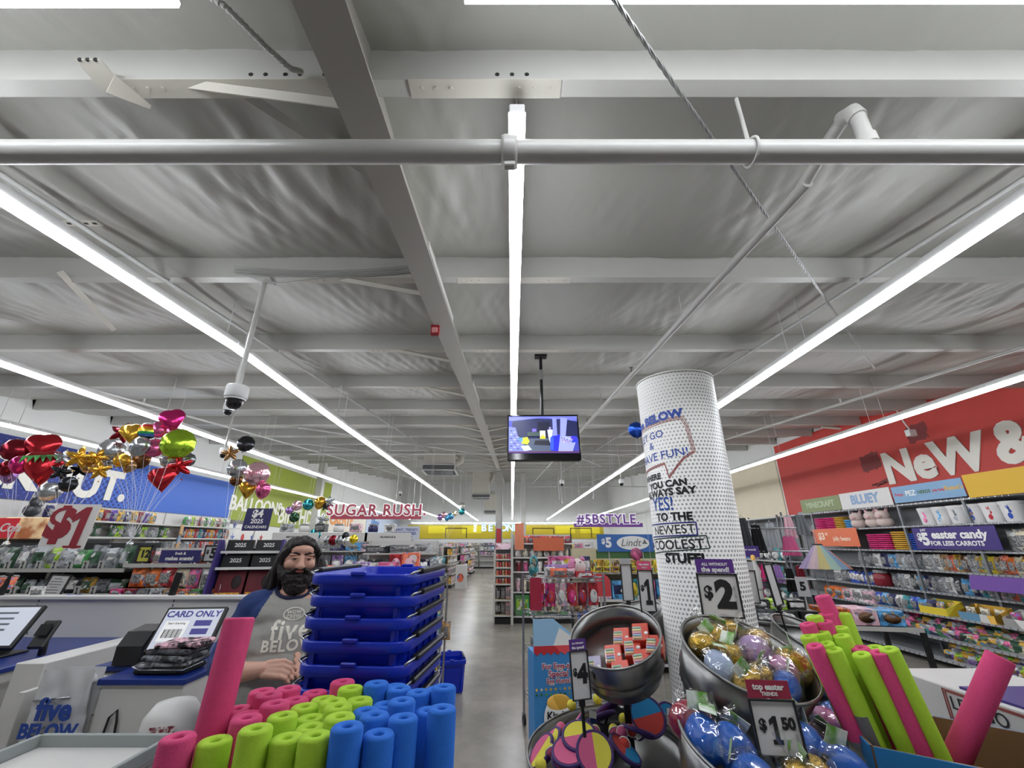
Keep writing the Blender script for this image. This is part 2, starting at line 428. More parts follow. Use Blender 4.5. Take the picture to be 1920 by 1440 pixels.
for y in (1.42, 4.5, 7.5, 10.5, 13.5, 16.5):
    z0 = bz(y) + (.04 if y < 2 else 0)
    hd = MB().cyl((0, 0, .015), (0, 0, .05), .012, n=8); hd.tube([(0, -.012, .05), (0, -.016, .07), (0, 0, .085), (0, .016, .07), (0, .012, .05)], .003, 5); hd.cyl((0, 0, .085), (0, 0, .089), .022, n=12)
    hd.build('sprinkler_head', M('brass dark', '#6e6a62', .35, metal=.8), br, mtx=T(XB, y, z0))
for y in (3.0, 6.2, 9.2): MB().cyl((XB, y, bz(y)), (XB, y, hp(y) + .03), .005, n=6).build('hanger_rod', m_pipe, br)
for k, (x, lb) in enumerate(((-5.6, 'thin sprinkler branch pipe on the left between two strip light rows'), (5.0, 'thin sprinkler branch pipe high beside the red wall banner'))):
    t = thing('sprinkler_branch_pipe', lb, 'pipe')
    MB().cyl((x, 1.25, bz(1.25) + .02), (x, 32, bz(32) + .02), .021, n=10).build('pipe', m_pipe, t)
    for y in (3, 6, 9, 12): MB().cyl((x, y, bz(y) + .02), (x, y, bz(y) + .1), .012, .02, n=8).build('sprinkler_head', m_pipe, t)
for x, lb in ((-2.62, 'grey conduit along the roof beside the left strip light row'), (2.66, 'grey conduit along the roof beside the right strip light row')):
    t = thing('conduit', lb, 'conduit')
    MB().cyl((x, .3, hp(.3) - .022), (x, 30, hp(30) - .022), .016, n=8).build('tube', M('grey conduit', '#a8a8a4', .4), t)
    for y in PUR[2:10]: MB().box((x, y + .03, hp(y) - .01), (.05, .03, .03)).build('strap', m_pipe, t)
# twisted brace cable
a, b_ = Vector((.28, .75, H(1.585))), Vector((4.35, 4.6, H(1.96)))
d = (b_ - a); n = 260; q = d.to_track_quat('Z', 'Y').to_matrix()
bc = thing('brace_cable', 'twisted steel brace cable slanting across the ceiling to the right', 'cable')
for ph in (0, 2.094, 4.189):
    MB().tube([a + d * (i / n) + q @ Vector((math.cos(i * .9 + ph), math.sin(i * .9 + ph), 0)) * .0045 for i in range(n + 1)], .0048, 5).build('strand', M('galvanised cable', '#9a9a98', .35, metal=.6), bc)
MB().cyl(a - d * .02, a, .012, n=8).build('end_fitting', m_pipe, bc)
# slack cables and junction box at the nearest purlin on the left
jb = thing('junction_bracket', 'white perforated junction bracket under the nearest purlin on the left', 'bracket', (-1.62, 1.1, hp(1.1) - .02))
MB().box((0, 0, 0), (.1, .12, .006)).build('plate', m_steel2, jb)
MB().prism([(0, 0), (.13, 0), (.13, -.02), (.0, -.1)], .005, T(.05, 0, 0, R(90), 0, R(70))).build('arm', m_steel2, jb)
for k in range(3): MB().cyl((-.03 + .03 * k, -.061, .0), (-.03 + .03 * k, -.055, .0), .008, n=8).build('hole', M('hole'), jb)
fx = thing('flexible_conduit', 'ribbed white flexible conduit drooping from the top left light', 'conduit')
pts = [(-1.05, .78, H(1.68)), (-.95, .84, H(1.66)), (-.88, .95, H(1.65)), (-.85, 1.06, H(1.70)), (-.84, 1.1, H(1.75))]
MB().tube(pts, .009, 8).build('tube', m_pipe, fx)
for i in range(30):
    t_ = i / 29 * 3.999; j = int(t_); p = Vector(pts[j]).lerp(Vector(pts[j + 1]), t_ - j); dd = (Vector(pts[j + 1]) - Vector(pts[j])).normalized() * .004
    MB().cyl(p - dd, p + dd, .0115, n=8).build('rib', m_pipe, fx)
wb = thing('cable_bundle', 'bundle of thin grey cables slung under the second purlin', 'cable')
for k in range(5):
    MB().tube([(-2.1 + i * .16, PUR[3] - .015 - .004 * k, hp(PUR[3]) + .03 + .012 * k - .05 * math.sin(i / 9 * math.pi) + .002 * i) for i in range(10)], .004, 5).build('wire', M('grey conduit'), wb)
MB().tube([(-2.0, PUR[3] - .02, hp(PUR[3])), (-1.85, PUR[3] - .03, hp(PUR[3]) - .06), (-1.7, PUR[3] - .03, hp(PUR[3]) - .07), (-1.5, PUR[3] - .02, hp(PUR[3]) - .03), (-1.35, PUR[3], hp(PUR[3]))], .004, 5).build('wire', M('grey conduit'), wb)
for i, (x, y) in enumerate(((-3.5, 2.0),)):
    t = thing('perforated_strut', 'short white perforated strut under the roof at the far left', 'strut', (-2.62, 2.02, hp(2.02) + .0))
    MB().box((0, 0, 0), (.22, .045, .005)).build('plate', m_steel2, t)
    for k in range(4): MB().box((-.08 + k * .052, 0, -.003), (.025, .015, .002)).build('slot', M('hole'), t)
t = thing('roof_strut', 'flat white strut slanting under the insulation at the far left', 'strut')
MB().cyl((-3.35, 2.6, hp(2.6) + .0), (-3.95, 3.65, hp(3.65) + .02), .03, n=4, sm=False).build('bar', m_steel2, t)
t = thing('roof_strut', 'slanting white strut bolted under the insulation left of the rafter', 'strut')
MB().cyl((-1.15, 1.2, hp(1.2) + .03), (-.68, 1.78, hp(1.7) + .06), .03, n=4, sm=False).build('bar', m_steel, t)

# ------------------------------------------------------------------ television on its drop pole
m_blk = M('black plastic', '#161618', .4); m_blkm = M('black metal', '#1c1c1e', .35, metal=.5)
tvY = 4.22
tv = thing('television', 'wall of blue security footage on a black television hung over the aisle', 'television', (.325, tvY, H(.77)), R(-1))
tv['label'] = 'black television hung from a pole showing blue security camera footage'
tb = T(0, 0, .255, R(-9))
MB().box((0, .03, 0), (.742, .05, .5), ch=.008).build('casing', m_blk, tv, mtx=tb)
bez = MB()
for (x, z, w, h_) in ((0, .242, .745, .016), (0, -.215, .745, .07), (-.366, 0, .014, .5), (.366, 0, .014, .5)): bez.box((x, 0, z), (w, .016, h_), ch=.002)
bez.build('bezel', M('black gloss', '#0c0c10', .12), tv, mtx=tb)
def scr(hexc, e=.9): return M('screen ' + hexc, hexc, .4, emit=e)
sp = MB().box((0, .002, .027), (.718, .006, .414)).build('screen', scr('#3a3f9e'), tv, mtx=tb)
def sq(pts, c, nm='screen_picture'):
    b = MB(); b._a([(-.359 + x * .718, -.0012 - .0003 * len(sp.children), -.18 + (1 - y) * .414) for x, y in pts], [tuple(range(len(pts)))[::-1]], False); b.f = [f for f in b.f] + []
    b.build(nm, scr(c), sp)
def rq(x0, y0, x1, y1, c): sq([(x0, y0), (x1, y0), (x1, y1), (x0, y1)], c)
rq(0, 0, 1, .12, '#6a70c8'); sq([(.05, .12), (.5, .03), (1, .14), (1, .2), (.05, .22)], '#5058b0')
sq([(.05, .13), (.4, .06), (.66, .08), (.64, .62), (.05, .62)], '#20244a'); rq(.42, .16, .6, .6, '#15182e')
sq([(.2, .62), (.64, .6), (.62, .95), (.25, .95)], '#4a5468'); sq([(.38, .66), (.62, .66), (.6, .8), (.36, .78)], '#20222e')
rq(.64, .05, .7, .66, '#7c84d8'); rq(.7, .08, .76, .5, '#23264e'); sq([(.76, .04), (.86, .06), (.82, .55), (.74, .6)], '#8890e0'); sq([(.86, .1), (1, .16), (1, .6), (.82, .55)], '#1c2148')
rq(.45, .4, .53, .6, '#c8ccc0'); sq([(.45, .6), (.49, .5), (.53, .58), (.53, .62), (.45, .62)], '#c8c030')
sq([(.56, .38), (.6, .36), (.64, .38), (.63, .56), (.62, .72), (.59, .72), (.57, .56)], '#b8bcf0'); rq(.585, .3, .615, .37, '#8a80b0')
sq([(.62, .55), (.74, .52), (.74, .95), (.6, .93)], '#2026d0'); sq([(.6, .58), (.645, .56), (.64, .92), (.59, .9)], '#3050e0')
sq([(.74, .55), (.92, .56), (.96, .7), (.9, .98), (.7, .98)], '#9298d8'); rq(.9, .55, .98, .72, '#2c34c8')
for i in range(14): sq([(.75 + .013 * i, .58 + .03 * (i * 7 % 5)), (.765 + .013 * i, .58 + .03 * (i * 7 % 5)), (.77 + .013 * i, .63 + .03 * (i * 7 % 5))], ('#14162e', '#a83050', '#d0d4f0')[i % 3])
sq([(0, .3), (.1, .32), (.14, .6), (.3, .98), (0, .98)], '#7078c8')
for i in range(16): rq(.02 + .05 * (i % 3), .4 + .034 * i, .05 + .05 * (i % 3), .42 + .034 * i, ('#23285c', '#c0c4f0')[i % 2])
sq([(.2, .6), (.27, .58), (.3, .7), (.27, .78), (.18, .76)], '#b8b428'); rq(.15, .6, .2, .7, '#5090d8'); sq([(.17, .82), (.28, .8), (.33, .92), (.22, .95)], '#c0d0e8')
rq(.34, .36, .4, .44, '#7060c0'); rq(.27, .45, .44, .56, '#3a4a48'); rq(.0, .96, 1, 1, '#58304e')
MB().box((0, .09, .0), (.22, .07, .2), ch=.01).build('rear_mount', m_blkm, tv, mtx=tb)
top_z = hp(PUR[4]) - H(.77)
MB().cyl((0, .12, .3), (0, .12, top_z - .005), .017, n=14).build('pole', m_blkm, tv)
MB().cyl((0, .12, top_z - .3), (0, .12, top_z - .18), .021, n=14).build('pole_sleeve', M('chrome', '#b8b8ba', .2, metal=.9), tv)
MB().box((0, .12, top_z - .012), (.14, .1, .024), ch=.004).build('ceiling_plate', m_blkm, tv)

# ------------------------------------------------------------------ cameras, strobe, sensors
def dome_camera(x, y, z, sc, lb, pole=True):
    t = thing('dome_camera', lb, 'security camera', (x, y, z), group='security dome cameras on drop poles', scale=1)
    MB().lathe([(0, .13), (.03, .13), (.066, .12), (.07, .11), (.07, .04), (.066, .03), (.0, .03)][::-1], 28).build('housing', m_house, t, mtx=Matrix.Scale(sc, 4))
    MB().lathe([(0, -.045), (.02, -.043), (.036, -.034), (.047, -.018), (.052, .005), (.052, .03), (.06, .032)], 28).build('dome', M('smoked dome', '#0c0c10', .08, coat=.5), t, mtx=Matrix.Scale(sc, 4))
    MB().cyl((0, 0, .02 * sc), (0, 0, .034 * sc), .064 * sc, n=24).build('trim_ring', m_house, t)
    MB().cyl((0, 0, .125 * sc), (0, 0, hp(y) + .12 - z), .018 * sc, n=12).build('drop_pole', m_pipe, t)
    MB().box((0, 0, hp(y) - z - .008), (.12, .1, .016), ch=.003).build('ceiling_plate', m_pipe, t)
    return t
dome_camera(-1.89, 2.69, H(.89), 1.0, 'large white dome security camera on a long pole, left of the rafter')
dome_camera(-3.02, 4.24, H(1.3), .78, 'smaller white dome security camera just left of the large one')
dome_camera(-4.6, 6.6, H(1.3), .95, 'white dome camera on a pole over the tall balloon bunch')
for x, y, h_, lb in ((1.6, 13.6, 1.75, 'black dome camera hanging far down the aisle right of the television'), (3.1, 12, 1.55, 'small far dome camera left of the printed column'), (-4.7, 18, 1.9, 'tiny dome camera far away above the hanging candy sign')):
    dome_camera(x, y, H(h_), 1.1, lb)
for i, (x, y, h_, lb) in enumerate(((1.75, 16, 1.5, 'first thin white pendant drop above the hanging style sign'), (1.9, 16.5, 1.45, 'second thin white pendant drop above the hanging style sign'), (2.95, 15.5, 1.55, 'third thin white pendant drop above the hanging style sign'),
                                 (-3.2, 15, 1.3, 'thin white pendant drop above the candy sign, nearer its right end'), (-3.9, 14.5, 1.35, 'thin white pendant drop above the candy sign, nearer its middle'), (-2.9, 18, 1.6, 'thin white pendant drop left of the far ceiling unit'))):
    t = thing('pendant_drop', lb, 'pipe', (x, y, H(h_)), group='thin white drops from the far roof')
    MB().cyl((0, 0, 0), (0, 0, hp(y) + .17 - H(h_)), .016, n=6).build('rod', m_pipe, t); MB().cyl((0, 0, -.05), (0, 0, .0), .05, .03, n=10).build('cap', m_pipe, t)
st = thing('fire_strobe', 'small dark red fire alarm strobe on the rafter underside', 'alarm', (-.665, 3.2, hr(3.2) - .04), 0)
MB().box((0, 0, 0), (.075, .04, .1), ch=.006).build('body', M('alarm red', '#8c1c22', .35), st)
MB().box((0, -.025, -.012), (.05, .018, .05), ch=.005).build('lens', M('alarm lens', '#d08a88', .15), st)
MB().box((0, 0, .055), (.05, .03, .02)).build('bracket', m_steel, st)
# cross pipes far off
for i, (y, h_, x0, x1, lb) in enumerate(((9.7, 1.95, -5, 5, 'thin white pipe crossing level with the foot of the television'), (14, 2.3, -6, 6, 'thin white cross pipe behind the far ceiling units'), (19, 2.35, .8, 6, 'thin white cross pipe over the far right shelves'))):
    t = thing('cross_pipe', lb, 'pipe')
    MB().cyl((x0, y, H(h_)), (x1, y, H(h_)), .02, n=8).build('pipe', m_pipe, t)
    for x in (x0 + .6, (x0 + x1) / 2 + .9, x1 - .6): MB().cyl((x, y, H(h_)), (x, y, hp(y) + .05), .008, n=5).build('hanger_rod', m_pipe, t)
for i, (x0, y0, x1, y1, lb) in enumerate(((.9, 11, 3.4, 16, 'slanting white brace rod high right of the television'), (2.0, 12.5, 4.8, 13.5, 'slanting white brace rod left of the printed column'), (-4.5, 8.5, -1.0, 12.0, 'slanting white brace rod left of the near ceiling unit'), (-5.5, 11, -2, 15, 'slanting white brace rod behind the near ceiling unit'))):
    MB().cyl((x0, y0, hp(y0) - .1), (x1, y1, hp(y1) - .25), .025, n=6).build('brace_rod', m_pipe)
    tag(bpy.context.scene.objects[-1] if False else COL.objects[-1], lb, 'brace')
# ceiling air units
def air_unit(x, y, zb, w, hgt, lb, duct=True):
    t = thing('air_unit', lb, 'air conditioner', (x, y, zb), R(2), group='white boxy air units hung along the rafter')
    MB().box((0, 0, hgt / 2 + .17), (w * .93, w * .93, hgt - .1), ch=.02).build('casing', m_steel2, t)
    for k in range(2): MB().box((0, 0, .3 + k * hgt * .4), (w * .945, w * .945, .02)).build('seam', m_steel, t)
    fr = MB()
    for s in (-1, 1):
        for z in (.02, .2): fr.box((0, s * w / 2, z), (w, .05, .035)); fr.box((s * w / 2, 0, z), (.05, w, .035))
        for s2 in (-1, 1): fr.box((s * w / 2, s2 * w / 2, .11), (.05, .05, .2))
    fr.build('grille_frame', m_steel, t)
    MB().box((0, 0, .11), (w * .97, w * .97, .15)).build('grille_core', M('grille dark', '#55575a', .6), t)
    for s in range(4):
        for k in range(4): MB().box((0, -w * .49, 0), (w * .93, .02, .012), Euler((R(35), 0, 0))).build('louvre', M('louvre grey', '#7a7c80', .5), t, mtx=T(0, 0, .06 + .035 * k, 0, 0, R(90 * s)))
    MB().box((0, 0, .015), (w * .8, w * .8, .03)).build('return_grille', M('grille dark'), t)
    MB().box((0, 0, hgt + .2), (w * .62, w * .62, .3)).build('duct_collar', m_steel, t)
    if duct:
        MB().tube([(w * .47, 0, hgt * .6), (w * .62, 0, hgt * .75), (w * .66, 0, hgt * 1.05), (w * .5, 0, hgt * 1.25), (w * .42, 0, hgt * 1.5)], .11, 12).build('duct_bend', m_steel2, t)
        for s in (-1, 1): MB().cyl((s * w * .44, -w * .3, hgt), (s * w * .44, -w * .3, hp(y) - zb), .012, n=5).build('hanger_rod', m_pipe, t)
    return t
air_unit(-2.42, 14.2, H(2.2), 1.08, .55, 'large white ceiling air unit hung left of the rafter, nearest of three')
air_unit(-1.72, 24, H(2.3), 1.0, 1.5, 'middle white ceiling air unit further along beside the column')
air_unit(-1.5, 30.5, H(1.9), .9, 1.2, 'farthest small white ceiling air unit near the back wall', False)
# ------------------------------------------------------------------ foam noodles, left bunch
m_foam = {'pink': M('foam pink', '#d8447a', .8, var=.1, vscale=90, bump=.18, bscale=420), 'lime': M('foam lime', '#aed636', .8, var=.08, vscale=90, bump=.18, bscale=420), 'blue': M('foam blue', '#1f6fd6', .8, var=.1, vscale=90, bump=.18, bscale=420)}
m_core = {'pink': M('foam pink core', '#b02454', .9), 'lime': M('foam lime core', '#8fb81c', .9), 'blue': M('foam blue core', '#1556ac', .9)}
def noodle(col, top, foot, D, lb, group):
    top, foot = Vector(top), Vector(foot); d = top - foot; L_ = d.length
    t = thing('foam_noodle', lb, 'pool noodle', foot, group=group, rot=d.to_track_quat('Z', 'Y').to_euler())
    r, ri = D / 2, D * .15
    MB().lathe([(ri, L_ - .05), (ri, L_ - .003), (ri + .003, L_), (r - .003, L_), (r, L_ - .004), (r, L_ * .5), (r, .0), (ri, 0)][::-1], 22).build('foam', m_foam[col], t)
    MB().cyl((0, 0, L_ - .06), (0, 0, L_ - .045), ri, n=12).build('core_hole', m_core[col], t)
    return t
NL = {'pink': [(180, 1245), (590, 1150), (615, 1070), (770, 1085), (560, 1032), (730, 1020), (890, 1003), (695, 965), (850, 962), (1020, 945), (1175, 945)],
      'lime': [(420, 1215), (665, 1235), (835, 1225), (1020, 1240), (820, 1125), (1000, 1150), (1165, 1165), (1000, 1085), (1160, 1095), (955, 1030), (1130, 1035), (1285, 1035), (1085, 985), (1235, 980), (1355, 920)],
      'blue': [(1210, 1250), (1410, 1220), (1555, 1160), (1380, 1145), (1320, 1075), (1550, 1085), (1455, 1025), (1380, 970), (1510, 930), (1545, 980), (1635, 995), (1715, 1085), (1785, 1128), (1760, 935), (1800, 995)]}
ZT = 1.43
pts = []
for c, l in NL.items():
    for x, y in l:
        p = P(280 + x / 3.272, 1000 + y / 3.272, Z=ZT); pts.append([c, p.x, p.y])
for it in range(60):                       # keep neighbours a noodle apart
    for i in range(len(pts)):
        for j in range(i):
            dx, dy = pts[i][1] - pts[j][1], pts[i][2] - pts[j][2]; d = math.hypot(dx, dy)
            if d < .0555:
                k = (.0555 - d) / d / 2 * .6; pts[i][1] += dx * k; pts[i][2] += dy * k; pts[j][1] -= dx * k; pts[j][2] -= dy * k
cx, cy = -.42, 1.0
RWN = ['first', 'second', 'third', 'fourth', 'fifth', 'sixth', 'seventh', 'eighth', 'ninth', 'tenth']
NLAB = {}
for c in NL:
    idx = sorted((i for i in range(len(pts)) if pts[i][0] == c), key=lambda i: pts[i][2]); rows = []
    for i in idx:
        if rows and pts[i][2] - pts[rows[-1][0]][2] < .05: rows[-1].append(i)
        else: rows.append([i])
    for r_, row in enumerate(rows):
        for q_, i in enumerate(sorted(row, key=lambda i: pts[i][1])):
            NLAB[i] = '%s noodle of the left bunch, %s from left in its %s row back' % (c, RWN[q_], RWN[r_])
for i, (c, x, y) in enumerate(pts):
    front = y < .93
    lb = NLAB[i]
    z = ZT + .012 * math.sin(i * 2.7) + (.0 if c != 'blue' else .006)
    noodle(c, (x, y, z), (cx + (x - cx) * .97, cy + (y - cy) * .97 , .2), .056, lb, 'left bunch ' + ('front ' if front else 'rear ') + c + ' noodles')
noodle('pink', P(450, 1158, Y=1.075), P(428, 1245, Y=1.065) + (P(428, 1245, Y=1.065) - P(450, 1158, Y=1.075)) * 7.5, .062, 'tall pink foam noodle standing far above the rest of the left bunch', 'tall noodles')
# the bin they stand in
m_card = M('brown cardboard', '#8a6a4a', .8, var=.08, vscale=8); m_cblue = M('blue printed card', '#1f78b4', .5, var=.06, vscale=6)
def bin_(name, poly, z0, z1, lb, mat, th=.012):
    cx = sum(p[0] for p in poly) / len(poly); cy = sum(p[1] for p in poly) / len(poly)
    t = thing(name, lb, 'bin', (cx, cy, 0)); n = len(poly)
    for i in range(n):
        a, b = Vector(poly[i]) - Vector((cx, cy)), Vector(poly[(i + 1) % n]) - Vector((cx, cy)); e = b - a; nn = Vector((e.y, -e.x)).normalized() * th
        def wallp(o1, o2):
            q = [(a + nn * o1), (b + nn * o1), (b + nn * o2), (a + nn * o2)]
            m = MB(); m._a([(p.x, p.y, z) for z in (z0, z1) for p in q], [(0, 3, 2, 1), (4, 5, 6, 7), (0, 1, 5, 4), (1, 2, 6, 5), (2, 3, 7, 6), (3, 0, 4, 7)], False); return m
        wallp(.5, 1).build('outer_panel', mat, t); wallp(0, .5).build('inner_panel', m_card, t)
    MB().prism([(p[0] - cx, p[1] - cy) for p in poly], .01, T(0, 0, z0)).build('base', m_card, t)
    return t
bin_('noodle_bin', [(-.78, .74), (-.06, .74), (-.06, 1.27), (-.78, 1.27)], 0., .62, 'low blue card bin under the left bunch of noodles', m_cblue)

# ------------------------------------------------------------------ right noodles and their bin
bin_('noodle_bin', [(1.2, 1.83), (1.115, 1.60), (1.36, 1.43), (1.66, 1.5), (1.72, 1.66), (1.52, 1.83)], 0., 1.165, 'blue cardboard bin with brown inside holding the slanting noodles', m_cblue)
NRt = [('pink', 1541, 1117, 2.0, 'tallest slanting pink noodle at the back of the right bin'), ('pink', 1548, 1150, 1.98, 'pink noodle half hidden below the tallest in the right bin'), ('lime', 1526, 1155, 1.95, 'leftmost short lime noodle tip at the back of the right bin'), ('lime', 1579, 1150, 1.97, 'lime noodle mostly hidden behind the tallest pink one'),
       ('pink', 1513, 1169, 1.92, 'leftmost pink noodle tip in the right bin'), ('pink', 1545, 1165, 1.9, 'pink noodle tip above two lime tips in the right bin'), ('lime', 1574, 1176, 1.88, 'upper lime tip just right of the pink tip in the right bin'), ('lime', 1515, 1192, 1.87, 'leftmost lime noodle of the middle row in the right bin'),
       ('lime', 1539, 1185, 1.87, 'second lime noodle of the middle row in the right bin'), ('lime', 1577, 1191, 1.82, 'third lime noodle of the middle row in the right bin'), ('pink', 1526, 1210, 1.78, 'leftmost full length pink noodle in the right bin'), ('lime', 1547, 1206, 1.8, 'small lime tip behind the long pink noodle in the right bin'),
       ('lime', 1562, 1217, 1.74, 'long lime noodle with a blue price sticker in the right bin'), ('pink', 1612, 1214, 1.76, 'short pink tip between lime noodles in the right bin'), ('lime', 1614, 1226, 1.69, 'long lime noodle in the middle of the right bin'), ('lime', 1640, 1213, 1.74, 'lime tip behind the rightmost long pink noodle'),
       ('pink', 1646, 1222, 1.66, 'long pink noodle between two long lime ones in the right bin'), ('lime', 1666, 1216, 1.64, 'rightmost long lime noodle in the right bin')]
for i, (c, x, y, Yt, lb) in enumerate(NRt):
    Yt = 1.6 + (Yt - 1.64) * .6; top = P(x, y, Y=Yt); k = (x - 1500) / 170
    foot = Vector((1.345 + .16 * k + .03 * math.sin(i * 1.9), min(1.76, Yt + .06), .4))
    if y < 1130: foot = Vector((1.47, 1.76, .5))
    nd = noodle(c, top, foot, .056, lb, 'slanting noodles in the right bin')
    if i == 12:
        st_ = MB().lathe([(.0287, 0), (.0287, .09)], 20); st_.v = [v for v in st_.v]
        L_ = (top - foot).length
        st_.f = [f for f in st_.f if len(f) == 4 and all(9 <= (q % 20) <= 19 for q in f)]; st_.s = st_.s[:len(st_.f)]; st_.m = st_.m[:len(st_.f)]
        st_.build('price_sticker', M('sticker', '#2a5fa8', .4, col2='#e8ecf0', vscale=30), nd, mtx=T(0, 0, L_ - .28))
    if i == 10:
        L_ = (top - foot).length; st_ = MB().lathe([(.0287, 0), (.0287, .08)], 20); st_.f = [f for f in st_.f if len(f) == 4 and all(9 <= (q % 20) <= 19 for q in f)]; st_.s = st_.s[:len(st_.f)]; st_.m = st_.m[:len(st_.f)]
        st_.build('price_sticker', M('sticker'), nd, mtx=T(0, 0, L_ - .36))
a = P(1876, 1231, Y=1.54); b_ = P(1797, 1413, Y=1.63)
noodle('pink', a, b_ + (b_ - a) * .75, .068, 'single pink noodle leaning right, apart from the slanting bunch', 'tall noodles')

# ------------------------------------------------------------------ nested shopping baskets
m_bask = M('basket blue', '#0c2fbf', .32, var=.08, vscale=5); m_wire = M('handle wire', '#b0b2b6', .25, metal=.9)
def rrect(w, l, r, n=5):
    o = []
    for cx_, cy_, a0 in ((w / 2 - r, l / 2 - r, 0), (-w / 2 + r, l / 2 - r, 90), (-w / 2 + r, -l / 2 + r, 180), (w / 2 - r, -l / 2 + r, 270)):
        for i in range(n + 1):
            a = R(a0 + 90 * i / n); o.append((cx_ + r * math.cos(a), cy_ + r * math.sin(a)))
    return o
def loft(rings, close_bottom=True, sm=True):
    b = MB(); n = len(rings[0]); vs = [p for r_ in rings for p in r_]
    b._a(vs, [(j * n + i, j * n + (i + 1) % n, (j + 1) * n + (i + 1) % n, (j + 1) * n + i) for j in range(len(rings) - 1) for i in range(n)], sm)
    if close_bottom: b._a(vs[-n:], [tuple(range(n))[::-1]], False)
    return b
BW, BL = .325, .46
def ring(w, l, r, z): return [(x, y, z) for x, y in rrect(w, l, r)]
bask = loft([ring(BW * .80, BL * .84, .05, -.205), ring(BW * .9, BL * .92, .055, -.032), ring(BW * .9, BL * .92, .055, -.03), ring(BW * .985, BL * .99, .06, -.03), ring(BW, BL, .06, -.026), ring(BW, BL, .06, -.004), ring(BW * .985, BL * .985, .058, 0), ring(BW * .94, BL * .955, .055, 0), ring(BW * .92, BL * .94, .055, -.006), ring(BW * .78, BL * .82, .05, -.198)])
# rim tabs, corner ribs and the recessed front panel of each basket
for s in (-1, 1):
    bask.box((0, s * (BL / 2 - .004), .002), (.045, .016, .012), ch=.003)
    for sx in (-1, 1): bask.box((sx * BW * .36, s * BL * .452, -.12), (.012, .012, .17), Euler((s * R(5), 0, 0)))
for k in range(-2, 3):
    for sx in (-1, 1): bask.box((sx * BW * .428, k * .075, -.12), (.012, .008, .17), Euler((0, sx * R(5.5), 0)))
bask_me = bask.mesh('basket_body')
def handle_me(sx):
    g = MB(); g.box((sx * (BW / 2 + .002), .0, .006), (.022, .30, .015), ch=.004); return g
grip = {s: handle_me(s).mesh('handle_grip') for s in (-1, 1)}
wiremes = {(s, e): MB().tube([(s * (BW / 2 - .03), e * (BL / 2 - .03), -.012), (s * (BW / 2 - .004), e * .2, .004), (s * (BW / 2 + .002), e * .15, .006)], .0035, 6).mesh('handle_wire') for s in (-1, 1) for e in (-1, 1)}
ordn = ['topmost', 'second', 'third', 'fourth', 'fifth', 'sixth']
bY = 1.575; zt = P(680, 1077, Y=1.345).z; bx = P(690, 1078, Y=1.345).x - .01
for i in range(26):
    z = zt - i * .0575
    lb = ('%s blue plastic shopping basket of the nested stack' % ordn[i]) if i < 6 else 'blue shopping basket low in the nested stack behind the noodles'
    t = thing('shopping_basket', lb, 'basket', (bx + .004 * math.sin(i * 2), bY, z), R(-5) + R(.6) * math.sin(i), group='nested blue shopping baskets')
    mk('body', bask_me, m_bask, t)
    for s in (-1, 1):
        h_ = mk('handle', grip[s], m_blk, t)
        for e in (-1, 1): mk('handle_wire', wiremes[s, e], m_wire, h_)
# lone basket on the far floor
t = thing('shopping_basket', 'single blue shopping basket standing on the floor beyond the nested stack', 'basket', P(848, 1157, Y=6.4), R(12)); t.location.z = .36
bk2 = mk('body', bask_me, m_bask, t, T(0, 0, 0, 0, 0, 0, 1.15) @ Matrix.Diagonal((1, 1, 1.5, 1)))
for s in (-1, 1): mk('handle', grip[s], m_blk, t)

# ------------------------------------------------------------------ printed round column
m_cw = M('column white', '#e4e2de', .45)
def dots_material():
    m = M('column print', '#e2e0dc', .45); nt = m.node_tree; N = nt.nodes; L = nt.links; b = N['Principled BSDF']
    def math_(op, a, b2=None, c=None):
        n = N.new('ShaderNodeMath'); n.operation = op
        for i, x in enumerate((a, b2, c)):
            if x is None: continue
            if isinstance(x, (int, float)): n.inputs[i].default_value = x
            else: L.new(x, n.inputs[i])
        return n.outputs[0]
    tc = N.new('ShaderNodeTexCoord'); sx = N.new('ShaderNodeSeparateXYZ'); L.new(tc.outputs['Object'], sx.inputs[0])
    ang = math_('ARCTAN2', sx.outputs[0], math_('MULTIPLY', sx.outputs[1], -1.))
    u = math_('MULTIPLY', ang, .23 / .021); v = math_('MULTIPLY', sx.outputs[2], 1 / .021)
    row = math_('FLOOR', v); u2 = math_('ADD', u, math_('MULTIPLY', math_('MODULO', row, 2.), .5))
    fu = math_('SUBTRACT', math_('FRACT', u2), .5); fv = math_('SUBTRACT', math_('FRACT', v), .5)
    dist = math_('SQRT', math_('ADD', math_('MULTIPLY', fu, fu), math_('MULTIPLY', fv, fv)))
    n1 = N.new('ShaderNodeTexNoise'); n1.inputs['Scale'].default_value = 2.4; L.new(tc.outputs['Object'], n1.inputs[0])
    rad = math_('ADD', .06, math_('MULTIPLY', math_('SUBTRACT', 2.75, sx.outputs[2]), .09)); rad = math_('ADD', rad, math_('MULTIPLY', n1.outputs[0], .28))
    rad = math_('ADD', rad, math_('MULTIPLY', ang, .07))
    rad = math_('MINIMUM', rad, .36)
    isd = math_('LESS_THAN', dist, rad)
    mx = N.new('ShaderNodeMix'); mx.data_type = 'RGBA'; mx.inputs[6].default_value = (*lin('#e6e4e0'), 1); mx.inputs[7].default_value = (*lin('#8e8e8c'), 1)
    L.new(isd, mx.inputs[0]); L.new(mx.outputs[2], b.inputs['Base Color'])
    return m
CX, CY, CR, CT = 1.04, 2.5, .23, 2.705
pc = thing('printed_column', 'round white column printed with grey dots and slogans by the tubs', 'column', (CX, CY, 0))
MB().lathe([(CR, 0), (CR, CT), (CR - .008, CT), (CR - .008, CT - .3), (0, CT - .3)], 72).build('sleeve', dots_material(), pc)
